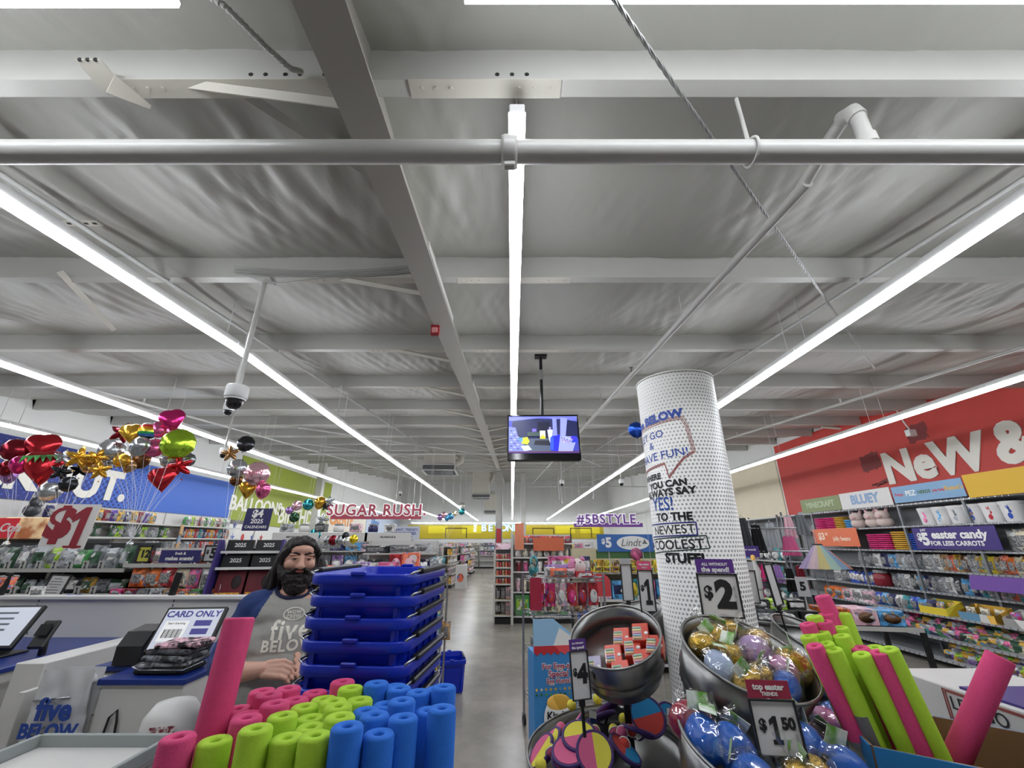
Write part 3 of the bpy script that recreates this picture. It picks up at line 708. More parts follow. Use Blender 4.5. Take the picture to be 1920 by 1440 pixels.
MB().tube([(CR * math.cos(a), CR * math.sin(a), CT) for a in [2 * math.pi * i / 48 for i in range(48)]], .006, 6, closed=True).build('top_edge', m_cw, pc)
MB().box((0, 0, CT / 2 - .2), (.12, .12, CT - .5)).build('inner_post', m_steel, pc)
phi0 = math.atan2(CX, CY)          # the side turned to the viewer
def wrap(me, mat, name='lettering', off=.0015):
    me = me.copy()
    for v in me.vertices:
        a = v.co.x / CR; r = CR + off + max(0, v.co.z)
        fa = -phi0 + a                                  # 0 = facing -Y
        v.co = Vector((r * math.sin(fa), -r * math.cos(fa), v.co.y))
    return mk(name, me, mat, pc)
def ctext(s, size, deg, py, mat, tilt=0., bold=.03, wide=1.12):
    z = P(1262 + (py - 728) * .144, py, Y=CY - CR * .9).z
    me = text_mesh(s, bold, .0).copy()
    bm = bmesh.new(); bm.from_mesh(me); bmesh.ops.subdivide_edges(bm, edges=[e for e in bm.edges if e.calc_length() > .25], cuts=2); bm.to_mesh(me); bm.free()
    me.transform(T(CR * R(deg), z, 0, 0, 0, tilt) @ Matrix.Diagonal((size * wide, size, 0, 1)))
    return wrap(me, mat)
def cline(pts, w, mat, closed=False):
    b = MB()
    pts = [Vector((CR * R(d), P(1262 + (y - 728) * .144, y, Y=CY - CR * .9).z, 0)) for d, y in pts]
    if closed: pts = pts + [pts[0]]
    for i in range(len(pts) - 1):
        p, q_ = pts[i], pts[i + 1]; n = max(1, int((q_ - p).length / .03)); dn = (q_ - p).normalized(); s_ = Vector((-dn.y, dn.x, 0)) * w / 2
        for k in range(n):
            c0, c1 = p + (q_ - p) * (k / n), p + (q_ - p) * ((k + 1) / n)
            b._a([c0 - s_, c1 - s_, c1 + s_, c0 + s_], [(0, 1, 2, 3)], False)
    return wrap(b.mesh('outline'), mat, 'printed_outline', .0012)
ck_blue = M('print blue', '#3a55b0', .5); ck_dk = M('print black', '#17171a', .5); ck_red = M('print brick red', '#a05048', .5); ck_navy = M('print violet blue', '#2f2f86', .5); ck_grn = M('print dark green', '#2f4a40', .5); ck_b2 = M('print deep blue', '#1f4fa4', .5)
ctext('five BELOW', .066, -41, 779, ck_blue, R(4), .055)
ctext('LET GO', .058, -52, 810, ck_blue, R(3), .005); ctext('&', .056, -48, 828, ck_blue, 0, .005); ctext('HAVE FUN!', .064, -38, 850, ck_blue, R(3), .005)
for o in (0, 4, 8):
    cline([(-105, 798 - o), (2 + o / 2, 786 - o * .6), (7 + o / 2, 800), (11 + o / 2, 848), (-2, 858 + o * .5), (-24, 890 + o * .6), (-28, 864 + o * .4), (-105, 876 + o * .6)], .0034, ck_red)
ctext('WHERE', .045, -58, 889, ck_dk, R(2), .045); ctext('YOU CAN', .05, -33, 905, ck_dk, R(2), .045); ctext('ALWAYS SAY', .052, -35, 921, ck_dk, R(2), .045)
ctext('YES!', .1, -42, 943, ck_b2, R(-1), .015, .85); ctext('TO THE', .055, -28, 968, ck_dk, 0, .045); ctext('NEWEST', .062, -33, 993, ck_dk, R(2), .002)
cline([(-100, 982), (2, 979), (2, 1003), (-100, 1007)], .007, ck_navy)
ctext('COOLEST', .066, -32, 1022, ck_dk, R(2), .012); cline([(-100, 1014), (12, 1004), (14, 1028), (-100, 1042)], .006, ck_grn)
ctext('STUFF!', .064, -20, 1048, ck_dk, 0, .05)

# ------------------------------------------------------------------ galvanised tubs
m_galv = M('galvanised steel', '#8e8e8c', .3, metal=.9, var=.18, vscale=7, bump=.06, bscale=20)
def tub(rimc, n, r, hgt, lb, group='round galvanised tubs', ax=(1, 1), spin=0.):
    n = Vector(n).normalized(); q = n.to_track_quat('Z', 'Y')
    base = Vector(rimc) - n * hgt
    t = thing('metal_tub', lb, 'tub', base, rot=q.to_euler(), group=group)
    rb = r * .84; pr = [(rb - .01, .004), (0, .004)]
    prof = [(0, 0), (rb * .97, 0), (rb, .006), (rb + (r - rb) * .2, hgt * .2), (rb + (r - rb) * .28 + .011, hgt * .27), (rb + (r - rb) * .36, hgt * .34), (rb + (r - rb) * .42, hgt * .42), (rb + (r - rb) * .5 + .011, hgt * .49), (rb + (r - rb) * .57, hgt * .56), (r - .002, hgt - .01), (r - .006, hgt - .01),
            (rb + (r - rb) * .57 - .004, hgt * .56), (rb + (r - rb) * .5 + .006, hgt * .49), (rb + (r - rb) * .42 - .004, hgt * .42), (rb - .002, .01), (0, .01)]
    MB().lathe(prof, 56, ax=ax).build('body', m_galv, t, mtx=T(rz=spin))
    MB().tube([(r * ax[0] * math.cos(a), r * ax[1] * math.sin(a), hgt - .004) for a in [2 * math.pi * i / 56 for i in range(56)]], .0055, 8, closed=True).build('rolled_rim', m_galv, t, mtx=T(rz=spin))
    for s in (-1, 1):
        hd = MB(); hd.box((0, 0, 0), (.07, .006, .05), ch=.002); hd.tube([(-.028, -.006, .012), (-.03, -.02, .008), (-.022, -.026, -.028), (.022, -.026, -.028), (.03, -.02, .008), (.028, -.006, .012)], .0035, 6)
        hd.build('handle', m_galv, t, mtx=Matrix.Rotation(spin + (R(-28) if s < 0 else R(152)), 4, 'Z') @ T(0, -r * ax[1] * .965, hgt * .72))
    return t
def tub_pt(t, x, y, z):        # a point in a tub's own frame -> world
    bpy.context.view_layer.update() if False else None
    return Matrix.Translation(t.location) @ t.rotation_euler.to_matrix().to_4x4() @ Vector((x, y, z))
tA = tub(P(1400, 1224, Y=1.86), (.14, -.40, .9), .235, .22, 'galvanised tub full of wrapped gold and pastel eggs')
tB = tub(P(1152, 1188, Y=2.2), (-.24, -.42, .88), .205, .2, 'tilted galvanised tub holding red chalk boxes')
tC = tub(P(1140, 1392, Y=2.27), (-.1, -.16, 1), .32, .13, 'wide dark galvanised tray of purple paddle toys', ax=(1.12, .95), spin=R(38))
tD = tub(P(1425, 1388, Y=1.62), (.1, -.3, .95), .24, .2, 'lower galvanised tub of blue wrapped eggs behind the price card')
tE = tub(P(1552, 1205, Y=2.35), (.3, -.3, .9), .24, .22, 'empty looking galvanised tub behind the slanting noodles')
tF = tub(P(1160, 1155, Y=2.75), (-.3, -.05, .95), .25, .2, 'rearmost galvanised tub rising behind the chalk tub')
tG = tub(P(1470, 1170, Y=2.75), (.1, .1, 1), .26, .2, 'far galvanised tub just right of the printed column')
tH = tub(P(1580, 1330, Y=2.1), (.2, -.2, .95), .25, .2, 'lower dark galvanised tub between the egg tub and the noodle bin')
# the black stand that carries them
sd = thing('display_stand', 'black steel stand carrying the galvanised tubs around the column', 'stand', (CX, CY, 0))
for t in (tA, tB, tC, tD, tE, tF, tG, tH):
    p = t.location - Vector((CX, CY, 0)); tow = Vector((-p.x, -p.y, 0)).normalized()
    n = (t.rotation_euler.to_matrix() @ Vector((0, 0, 1)))
    foot = p - n * .012
    MB().cyl(foot, foot - n * .02, .09, n=20).build('tub_plate', m_blkm, sd)
    MB().tube([foot - n * .02, Vector((foot.x, foot.y, foot.z - .12)), Vector((foot.x + tow.x * .05, foot.y + tow.y * .05, 0))], .016, 8).build('leg', m_blkm, sd)
    MB().cyl((foot.x, foot.y, .0), (foot.x, foot.y, .02), .12, n=20).build('foot_plate', m_blkm, sd)

# eggs
def cello_material():
    m = bpy.data.materials.new('cellophane'); m.use_nodes = True; nt = m.node_tree; N = nt.nodes; L = nt.links
    N.remove(N['Principled BSDF']); out = N['Material Output']
    tr = N.new('ShaderNodeBsdfTransparent'); gl = N.new('ShaderNodeBsdfGlossy'); gl.inputs['Roughness'].default_value = .08; mx = N.new('ShaderNodeMixShader'); mx.inputs[0].default_value = .16
    tc = N.new('ShaderNodeTexCoord'); n = N.new('ShaderNodeTexVoronoi'); n.inputs['Scale'].default_value = 34; L.new(tc.outputs['Object'], n.inputs[0])
    bp = N.new('ShaderNodeBump'); bp.inputs['Strength'].default_value = .8; bp.inputs['Distance'].default_value = .012; L.new(n.outputs['Distance'], bp.inputs['Height']); L.new(bp.outputs[0], gl.inputs['Normal'])
    L.new(tr.outputs[0], mx.inputs[1]); L.new(gl.outputs[0], mx.inputs[2]); L.new(mx.outputs[0], out.inputs[0]); return m
m_cello = cello_material()
m_goldf = M('gold foil', '#c8a54a', .2, metal=.9, bump=1.0, bscale=55)
m_egg = {'gold': m_goldf, 'pale blue': M('egg pale blue', '#b4c4e0', .5, var=.1, bump=.3), 'lilac': M('egg lilac', '#c0a0d0', .5, var=.15, vscale=9), 'blue': M('egg blue', '#1f6ad0', .28), 'magenta': M('egg magenta', '#a83a78', .3, col2='#d8a0c8', vscale=7), 'red': M('egg red', '#a01c38', .2)}
m_gtag = M('green tag', '#6fae3c', .5, col2='#e6ece2', vscale=16)
def crump(amp, f, sd_):
    def fn(p):
        k = 1 + amp * noise.noise((p.x * f + sd_, p.y * f, p.z * f)); return Vector((p.x * k, p.y * k, p.z * k))
    return fn
def egg_fn(p): return Vector((p.x * (1 - p.z * 2.2), p.y * (1 - p.z * 2.2), p.z))
egg_me = MB().ell((0, 0, 0), (.048, .048, .06), 22, 14, fn=egg_fn).mesh('egg')
wr_me = []
for k in range(3):
    w = MB().ell((0, 0, .005), (.056, .056, .07), 20, 14, fn=crump(.16, 26, k * 5.3))
    w.grid(lambda u, v: ((u - .5) * (.02 + .07 * v) , .012 * math.sin(u * 17 + k) * (.3 + v), .066 + .055 * v), 10, 3); wr_me.append(w.mesh('wrapper'))
tag_me = MB().box((0, 0, 0), (.042, .0015, .055)).box((0, -.0012, .0), (.03, .001, .02)).mesh('tag')
def egg(col, p, rot, s, lb, group, k=0, tagc=True):
    t = thing('wrapped_egg', lb, 'toy egg', p, rot=rot, group=group, scale=s)
    mk('egg_shell', egg_me, m_egg[col], t); mk('wrapper', wr_me[k % 3], m_cello, t)
    if tagc: mk('tag', tag_me, m_gtag, t, T(.02, -.045, .045, R(-30), R(20), R(25 * k)))
    return t
EA = [('pale blue', -.15, -.02, 'pale blue wrapped egg at the left rim of the upper egg tub'), ('gold', -.02, .12, 'gold foil egg at the back of the upper egg tub, below the price sign'), ('lilac', .07, .03, 'large lilac wrapped egg near the middle of the upper egg tub'), ('gold', -.06, .02, 'gold foil egg between the pale blue and lilac eggs'), ('gold', -.11, -.11, 'gold foil egg at the lower left of the upper egg tub'),
      ('blue', .03, -.14, 'bright blue egg at the front of the upper egg tub'), ('magenta', .10, -.075, 'magenta and lilac egg right of the bright blue egg'), ('gold', .17, -.06, 'largest gold foil egg at the right rim of the upper egg tub'), ('gold', .14, .08, 'gold foil egg at the back right of the upper egg tub'), ('gold', -.04, -.09, 'gold foil egg under the green tag in the upper egg tub'), ('gold', .05, .15, 'gold foil egg behind the lilac egg'), ('gold', -.12, .09, 'gold foil egg at the back left of the upper egg tub')]
for i, (c, x, y, lb) in enumerate(EA):
    egg(c, tub_pt(tA, x, y, .195), (R(-60 + 25 * math.sin(i * 2.1)), R(30 * math.sin(i * 3.3)), R(60 * i)), 1.05 if i not in (2, 7) else 1.22, lb, 'eggs in the upper tub', i)
ED = [('blue', -.16, .06, 'blue egg at the left of the lower tub'), ('blue', -.1, .0, 'blue egg second from left in the lower tub'), ('blue', -.13, -.1, 'big blue egg at the front left of the lower tub'), ('red', -.15, .13, 'red egg peeping under the upper egg tub'), ('blue', .16, -.02, 'blue egg right of the price card in the lower tub'), ('blue', .19, -.12, 'blue egg at the front right of the lower tub'),
      ('gold', -.02, -.15, 'gold egg at the front of the lower tub, left of centre'), ('gold', .05, -.13, 'gold egg at the front of the lower tub, under the price card'), ('magenta', .14, .09, 'magenta egg at the back right of the lower tub')]
for i, (c, x, y, lb) in enumerate(ED):
    egg(c, tub_pt(tD, x, y, .185), (R(-50 + 30 * math.sin(i * 1.3)), R(25 * math.sin(i)), R(80 * i)), 1.2, lb, 'eggs in the lower tub', i)
EH = [(-.12, -.08, 'blue'), (-.02, -.12, 'gold'), (.08, -.1, 'magenta'), (-.08, .04, 'magenta'), (.05, .02, 'blue')]
for i, (x, y, c) in enumerate(EH):
    egg(c, tub_pt(tH, x, y, .15), (R(-50), R(20 * i), R(70 * i)), 1.1, '%s wrapped egg deep in the dark tub beside the noodle bin, %s' % (c, ('front left', 'front', 'front right', 'back left', 'back right')[i]), 'eggs in the dark tub', i)
# chalk boxes in tub B
m_cb = M('chalk box', '#d8503c', .35, var=.12, vscale=30); m_win = M('box window', '#f0c8c8', .12)
chc = ['#e8c898', '#9ab8d8', '#e8a8b0', '#e8dca8', '#a8c8b8']
for i, (x, y, rz, dz) in enumerate(((-.02, -.02, .3, 0), (.06, .03, .25, .008), (.0, .08, .2, .012), (.09, .1, .2, .03), (.11, -.03, .35, 0), (-.1, -.09, .3, -.012), (.03, -.1, .35, -.008), (.16, .05, .1, .015))):
    loc = tub_pt(tB, x, y, .075 + dz); e = (tB.rotation_euler.to_matrix() @ Euler((R(8), 0, rz)).to_matrix()).to_euler()
    lb = 'red chalk box %s in the tilted tub' % ('in the middle', 'right of the middle', 'at the back', 'topmost at the back right', 'at the right front', 'pink sided at the left front', 'at the lower front', 'against the right wall')[i]
    t = thing('chalk_box', lb, 'chalk box', loc, rot=e, group='chalk boxes in the tilted tub')
    MB().box((0, 0, .02), (.075, .1, .05), ch=.003).build('box', m_cb if i != 5 else pm('pale pink'), t)
    MB().box((-.015, -.012, .0455), (.042, .07, .002)).build('window', m_win, t)
    for k in range(5): MB().cyl((-.033, -.04 + k * .014, .049), (.004, -.04 + k * .014, .049), .0055, n=8).build('chalk_stick', M('chalk ' + chc[k], chc[k], .8), t)
    MB().lathe([(0, 0), (.009, 0), (.009, .001), (0, .001)], 14).build('white_roundel', M('lettering white'), t, mtx=T(.026, -.01, .0452))
# paddles and balls in tray C
m_pur = M('paddle purple', '#4a2f6e', .6, bump=.2, bscale=200); pf = {'pink': M('felt pink', '#d8648c', .85), 'yellow': M('felt yellow', '#e6da4e', .85), 'blue': M('felt blue', '#2a8fc8', .85), 'red': M('felt red', '#d24a42', .85)}
def half_disc(r, s, z): 
    pts = [(r * math.cos(R(s + 180 * i / 20)), r * math.sin(R(s + 180 * i / 20))) for i in range(21)]
    return MB().prism(pts, .003, T(0, 0, z))
def paddle(p, rot, c1, c2, spin, lb, s=1.):
    t = thing('catch_paddle', lb, 'toy paddle', p, rot=rot, group='paddle toys in the tray', scale=s * .8)
    MB().lathe([(0, 0), (.085, 0), (.092, .004), (.094, .012), (.092, .02), (.084, .022), (.08, .018), (0, .018)], 36).build('disc', m_pur, t)
    half_disc(.079, spin, .018).build('felt_half', pf[c1], t); half_disc(.079, spin + 180, .018).build('felt_half', pf[c2], t)
    st = MB(); st.grid(lambda u, v: (-.04 + .08 * u, .03 * (v - .5), -.004 - .028 * math.sin(u * math.pi)), 10, 1); st.build('hand_strap', m_pur, t)
    return t
def face(toward=(0, -1, 1), tw=0.):
    return (Vector(toward).normalized().to_track_quat('Z', 'Y').to_matrix() @ Matrix.Rotation(tw, 3, 'Z')).to_euler()
paddle(P(1115, 1413, Y=2.064), face((-.1, -1, .75)), 'yellow', 'pink', -85, 'large front paddle with pink and yellow halves in the tray')
paddle(P(1087, 1384, Y=2.141), face((-.15, -.45, 1)), 'yellow', 'pink', 20, 'pink and yellow paddle lying on the stack in the tray')
paddle(P(1069, 1412, Y=2.103), face((-.2, -.4, 1)), 'pink', 'pink', 15, 'all pink paddle under the stacked one in the tray')
paddle(P(1068, 1424, Y=2.116), face((-.2, -.4, 1)), 'pink', 'pink', 0, 'lowest pink paddle of the stack in the tray')
paddle(P(1212, 1345, Y=2.399), face((.12, -1, .8)), 'blue', 'red', 10, 'blue and red paddle leaning at the right of the tray', 1.18)
paddle(P(1255, 1350, Y=2.490), face((.5, -.9, .8)), 'blue', 'blue', 10, 'paddle with blue felt half hidden at the right wall of the tray')
for i, (x, y, Y_) in enumerate(((1140, 1332, 1.95), (1128, 1348, 1.9), (1080, 1365, 1.8), (1018, 1412, 1.72), (1035, 1400, 1.74), (1196, 1375, 1.75), (1170, 1410, 1.68))):
    lb = 'purple paddle seen edge on, %s' % ('rearmost below the chalk tub', 'second from the back', 'beside the stacked paddles', 'at the lower left rim of the tray', 'second at the left rim of the tray', 'beneath the blue and red paddle', 'at the front right of the tray')[i]
    paddle(P(x, y, Y=Y_ * 1.29), face(((-.5, .6, .9), (-.3, .5, 1), (-.9, .3, .8), (-1, -.2, .9), (-1, -.1, .8), (.3, .3, 1), (.6, -.2, .9))[i]), ('pink', 'pink', 'pink', 'pink', 'pink', 'blue', 'blue')[i], ('yellow', 'yellow', 'yellow', 'yellow', 'yellow', 'red', 'red')[i], 30 * i, lb)
ball_me = MB().ell((0, 0, 0), .029, 16, 10).mesh('ball'); cap_me = MB().ell((0, 0, 0), .0293, 16, 10).mesh('cap')
def halfball(flip):
    b = MB(); b.lathe([(.0296 * math.cos(R(a)), .0296 * math.sin(R(a))) for a in range(12, 91, 13)], 16); return b
cap_me = halfball(0).mesh('cap')
seam = MB().tube([(.0298 * math.cos(a), .0298 * math.sin(a), .005) for a in [2 * math.pi * i / 20 for i in range(20)]], .003, 6, closed=True).mesh('seam')
for i, (x, y, Y_, c1, c2) in enumerate(((1072, 1322, 1.92, 'yellow', 'yellow'), (1084, 1361, 1.8, 'yellow', 'pink'), (1116, 1370, 1.76, 'yellow', 'pink'), (1151, 1369, 1.77, 'yellow', 'pink'), (1169, 1348, 1.86, 'yellow', 'yellow'), (1167, 1373, 1.74, 'yellow', 'pink'), (1183, 1370, 1.76, 'blue', 'red'), (1144, 1398, 1.68, 'yellow', 'yellow'), (1171, 1393, 1.7, 'blue', 'red'), (1032, 1407, 1.68, 'yellow', 'pink'), (1014, 1434, 1.62, 'yellow', 'yellow'), (1120, 1310, 2.0, 'yellow', 'yellow'), (1052, 1365, 1.82, 'pink', 'pink'))):
    lb = '%s toy ball, %s' % (c1 if c1 == c2 else c1 + ' and ' + c2, ('topmost at the left of the tray', 'left of the price card foot', 'below the blue and white card', 'in the middle of the tray', 'uppermost at the right under the chalk tub', 'beside the middle ball', 'left of the blue and red paddle', 'beside the large front paddle', 'low in front of the blue and red paddle', 'at the left rim of the tray', 'in the lowest left corner of the tray', 'under the chalk tub by the price card', 'in net at the far left of the tray')[i])
    t = thing('toy_ball', lb, 'ball', P(x, y, Y=Y_ * 1.29), rot=face((.4 * math.sin(i * 2.2), -.8, .5 * math.cos(i))), group='small balls in the paddle tray', scale=.8)
    mk('ball', ball_me, pf[c1], t)
    if c1 != c2: mk('cap', cap_me, pf[c2], t); mk('seam', seam, M('lettering white'), t)
for i, (x, y, Y_, lb) in enumerate(((1112, 1350, 1.82, 'small white and blue hang card in the middle of the paddle tray'), (1258, 1345, 1.84, 'blue and white hang card at the right end of the paddle tray'))):
    t = thing('hang_card', lb, 'card', P(x, y, Y=Y_ * 1.29), rot=(R(-20), R(15), R(20)))
    MB().box((0, 0, 0), (.035, .002, .065)).build('card', M('lettering white'), t); MB().box((0, -.0018, -.012), (.033, .001, .036)).build('blue_print', pm('blue'), t)

# ------------------------------------------------------------------ price signs
m_card_w = M('sign card', '#d8d6d4', .5, var=.07, vscale=25); m_frame = M('sign frame black', '#141416', .45)
ONE = [(.16, 0), (.84, 0), (.84, .17), (.66, .17), (.66, 1), (.44, 1), (.12, .84), (.12, .66), (.38, .76), (.38, .17), (.16, .17)]
def one_glyph(hgt, mat, parent, mtx, wide=1., depth=.001):
    return MB().prism([((x - .5) * hgt * .62 * wide, (y - .5) * hgt) for x, y in ONE], depth, Matrix()).build('lettering', mat, parent, mtx=mtx)
def price_sign(p, w, hgt, head, headtext, price, lb, rz=0., lean=0., roll=0., small='', stem=.12, headh=.36, prsize=.62, back=False):
    t = thing('price_sign', lb, 'price sign', p, rot=Euler((lean, roll, rz)), group='framed price signs on the tubs')
    MB().box((0, .004, hgt / 2), (w * .96, .003, hgt * .97)).build('card', m_card_w, t)
    fr = MB()
    for s in (-1, 1): fr.box((s * w / 2, 0, hgt / 2), (w * .045, .01, hgt + w * .045), ch=.001); fr.box((0, 0, hgt / 2 + s * hgt / 2), (w * 1.04, .01, w * .045), ch=.001)
    fr.build('frame', m_frame, t)
    if head:
        hd = MB().box((0, .003, hgt + headh * w / 2 + w * .03), (w * .97, .003, headh * w)).build('header_card', M('header ' + head, head, .5), t)
        ls = headtext.split('\n')
        for i, s in enumerate(ls):
            big = len(ls) == 1 or s.islower() or s.endswith('!') or s == 'top easter'
            text(s, w * (.17 if big else .1), M('lettering white'), hd, up(0, .0008, hgt + w * .03 + headh * w * (.62 - .38 * i if len(ls) > 1 else .5)), bold=.035, depth=.0008)
    if price:
        if '.' in price:
            a_, c_ = price.split('.'); text('$', w * .3, ck_dk, t, up(-w * .3, .0012, hgt * .54), bold=.04, depth=.001); one_glyph(w * .52, ck_dk, t, up(-w * .03, .0012, hgt * .46)); text(c_, w * .3, ck_dk, t, up(w * .27, .0012, hgt * .57), bold=.05, depth=.001)
        else:
            text('$', w * .42, ck_dk, t, up(-w * .27, .0012, hgt * .56), bold=.04, depth=.001); (one_glyph(hgt * .62, ck_dk, t, up(w * .12, .0012, hgt * .47), .75) if price == '1' else text(price, w * prsize * 1.45, ck_dk, t, up(w * .14, .0012, hgt * .5), bold=.055, depth=.001))
        text('FIVE BELOW', w * .085, M('faint print', '#b0aeae', .5), t, up(w * .4, .0016, hgt * .5, ry=R(-90)), bold=.01, depth=.0006)
    if small:
        for i, s in enumerate(small.split('\n')): text(s, w * .14, ck_dk, t, up(0, .0012, hgt * (.56 - .14 * i)), bold=.02, depth=.001)
    if stem:
        MB().box((0, .006, -stem / 2), (.012, .006, stem)).build('stem', m_frame, t); MB().box((0, .006, -.012), (w * .3, .016, .024), ch=.002).build('clip', m_frame, t)
    return t
price_sign(P(1357, 1158, Y=2.06), .165, .172, '#5a2f86', 'ALL WITHOUT\nthe spend!', '2', 'two dollar price sign with a purple header on the egg tub', R(-14), R(-6))
price_sign(P(1217, 1147, Y=2.3), .082, .185, '#e0527c', 'top easter\nTRENDS', '1', 'one dollar price sign with a pink header by the chalk tub', R(16), R(-4), prsize=.75, headh=.5, roll=R(2))
price_sign(P(1179, 1126, Y=2.62), .07, .185, '#b8b8ba', '', '', 'blank grey backed price sign behind the one dollar sign', R(20), 0, headh=.45)
price_sign(P(1092, 1312, Y=2.0), .08, .165, '#5a2f86', 'ALL WITHOUT\nthe spend!', '4', 'four dollar price sign with a purple header over the paddle tray', R(20), R(-5), prsize=.75, headh=.5)
price_sign(P(1470, 1420, Y=1.50), .128, .132, '#a02844', 'top easter\nTRENDS', '1.50', 'one dollar fifty price sign with a dark red header on the lower tub', R(-6), R(-8))
price_sign(P(1402, 1130, Y=2.7), .13, .17, '#c8c8ca', '', '', 'white back of a price sign printed with a small five, right of the column', R(-30), R(-4), small='5', headh=.35)
price_sign(P(1462, 1135, Y=2.45), .13, .2, '', '', '', 'dark price sign seen edge on behind the egg tub', R(44), R(-6))
# ------------------------------------------------------------------ the man behind the baskets
def remeshed(b, name, voxel, smooth=6, fac=.5):
    me = b.mesh(name + ' rough'); o = bpy.data.objects.new(name, me); COL.objects.link(o)
    r = o.modifiers.new('r', 'REMESH'); r.mode = 'VOXEL'; r.voxel_size = voxel; r.use_smooth_shade = True
    s = o.modifiers.new('s', 'SMOOTH'); s.iterations = smooth; s.factor = fac
    bpy.context.view_layer.update()
    out = bpy.data.meshes.new_from_object(o.evaluated_get(bpy.context.evaluated_depsgraph_get()))
    bpy.data.objects.remove(o); out.name = name
    out.polygons.foreach_set('use_smooth', [True] * len(out.polygons)); out.materials.clear()
    return out
def limb(b, pts, rr, n=14):
    b.tube(pts, rr, n)
    for p, r in zip(pts, rr): b.ell(p, r, n, 8)
def displace(me, fn):
    n = len(me.vertices); co = [0.] * (3 * n); no = [0.] * (3 * n)
    me.vertices.foreach_get('co', co); me.vertices.foreach_get('normal', no)
    for i in range(n):
        k = fn(co[3 * i], co[3 * i + 1], co[3 * i + 2])
        for j in range(3): co[3 * i + j] += no[3 * i + j] * k
    me.vertices.foreach_set('co', co); me.update()
MX, MY = -1.215, 2.58
man = thing('person', 'bearded man with long dark hair in a grey and blue shirt, hands clasped', 'person', (MX, MY, 0), R(20))
HT = Matrix.Translation((0, -.02, 1.62)) @ Euler((R(3), R(2), R(12))).to_matrix().to_4x4() @ Matrix.Diagonal((1.09, .97, .95, 1)) @ Matrix.Translation((0, .02, -1.62))
body = MB()
body.T = HT
body.ell((0, -.02, 1.66), (.078, .098, .115), 24, 18)
body.ell((0, -.045, 1.60), (.062, .07, .066), 20, 14)
limb(body, [(0, -.112, 1.682), (0, -.126, 1.655), (0, -.136, 1.637)], [.010, .013, .017])
for s in (-1, 1):
    body.ell((s * .012, -.124, 1.634), (.011, .014, .010))
    body.ell((s * .034, -.096, 1.697), (.027, .02, .010)); body.ell((s * .042, -.082, 1.643), (.03, .03, .028)); body.ell((s * .08, -.005, 1.655), (.012, .022, .033))
body.ell((0, -.085, 1.72), (.055, .03, .03))
body.T = Matrix()
limb(body, [(0, .005, 1.42), (0, -.005, 1.5), (0, -.015, 1.58)], [.075, .066, .062])
body.ell((0, 0, 1.36), (.2, .13, .16), 20, 12); body.ell((0, -.03, 1.12), (.2, .17, .2), 20, 12)
for s in (-1, 1):
    limb(body, [(s * .185, .01, 1.42), (s * .235, .02, 1.29), (s * .265, -.02, 1.16)], [.072, .06, .052])
    limb(body, [(s * .265, -.02, 1.16), (s * .21, -.16, 1.165), (s * .115 + (.085 if s > 0 else .065), -.28 + (.04 if s > 0 else 0), 1.195 - (.03 if s > 0 else 0))], [.052, .05, .032])
    limb(body, [(s * .1, .0, .95), (s * .11, -.01, .52), (s * .11, .02, .1)], [.09, .062, .042])
# right hand laid over the left one: palm, four curled fingers and a thumb each
def hand(w, d, upv, side, curl):
    """w wrist point, d direction of the knuckles, upv back-of-hand direction, side thumb side"""
    w, d, upv, side = Vector(w), Vector(d).normalized(), Vector(upv).normalized(), Vector(side).normalized()
    k = w + d * .085
    body.ell(w + d * .045, (.0, .0, .0)) if False else None
    for j in range(4):
        o = side * (.031 - .0215 * j)
        limb(body, [w + o * .7 + d * .01, k + o], [.016, .0135], 10)
        L1 = (.034, .038, .036, .028)[j]
        a = k + o; dirn = d.copy(); pts_ = [a]
        for seg in range(3):
            ang = curl * (.7, 1.0, .8)[seg]
            dirn = (dirn * math.cos(ang) - upv * math.sin(ang)).normalized() if seg == 0 else (dirn * math.cos(ang) - (upv - dirn * upv.dot(dirn)).normalized() * math.sin(ang)).normalized()
            a = a + dirn * L1 * (1, .75, .6)[seg]; pts_.append(a)
        limb(body, pts_, [.0112, .0102, .0094, .008], 10)
    th = w + side * .03 + d * .015
    limb(body, [th - side * .008, th + side * .004 + d * .03 - upv * .006, th + side * .004 + d * .06 - upv * .01, th - side * .004 + d * .085 - upv * .014], [.017, .0135, .0115, .009], 10)
hand((-.05, -.285, 1.197), (1, -.3, .02), (-.2, -.7, .62), (.1, .55, .8), R(56))
hand((.2, -.235, 1.165), (-1, -.05, -.02), (0, -.5, -.8), (.0, .6, .6), R(55))
m_skin = M('skin', '#cf9f8a', .5, var=.08, vscale=18, bump=.08, bscale=140, sub=.08)
mk('body', remeshed(body, 'body', .004, 2), m_skin, man)
# eyes, brows, lips
for s in (-1, 1):
    e = MB(); e.T = HT; e.ell((s * .033, -.1045, 1.676), (.0135, .012, .0064), 14, 8); eo = e.build('eye', M('eye white', '#a89c94', .25), man)
    e = MB(); e.T = HT; e.ell((s * .033 + .001, -.1155, 1.676), (.0058, .003, .0058), 12, 6); e.build('iris', M('iris dark', '#2a1c14', .2), eo)
    e = MB(); e.T = HT; limb(e, [(s * .02, -.1135, 1.681), (s * .033, -.1155, 1.6825), (s * .047, -.108, 1.679)], [.004, .0052, .004], 8); e.build('eyelid', m_skin, eo)
    e = MB(); e.T = HT; limb(e, [(s * .014, -.1135, 1.700), (s * .033, -.113, 1.707), (s * .055, -.098, 1.702)], [.005, .0058, .0035], 8); e.build('eyebrow', M('brow hair', '#1e1612', .8), man)
e = MB(); e.T = HT; e.ell((0, -.1255, 1.6085), (.019, .009, .0055), 14, 8); e.ell((0, -.127, 1.6155), (.017, .007, .004), 14, 8); e.build('lips', M('lips', '#a8605a', .45), man)
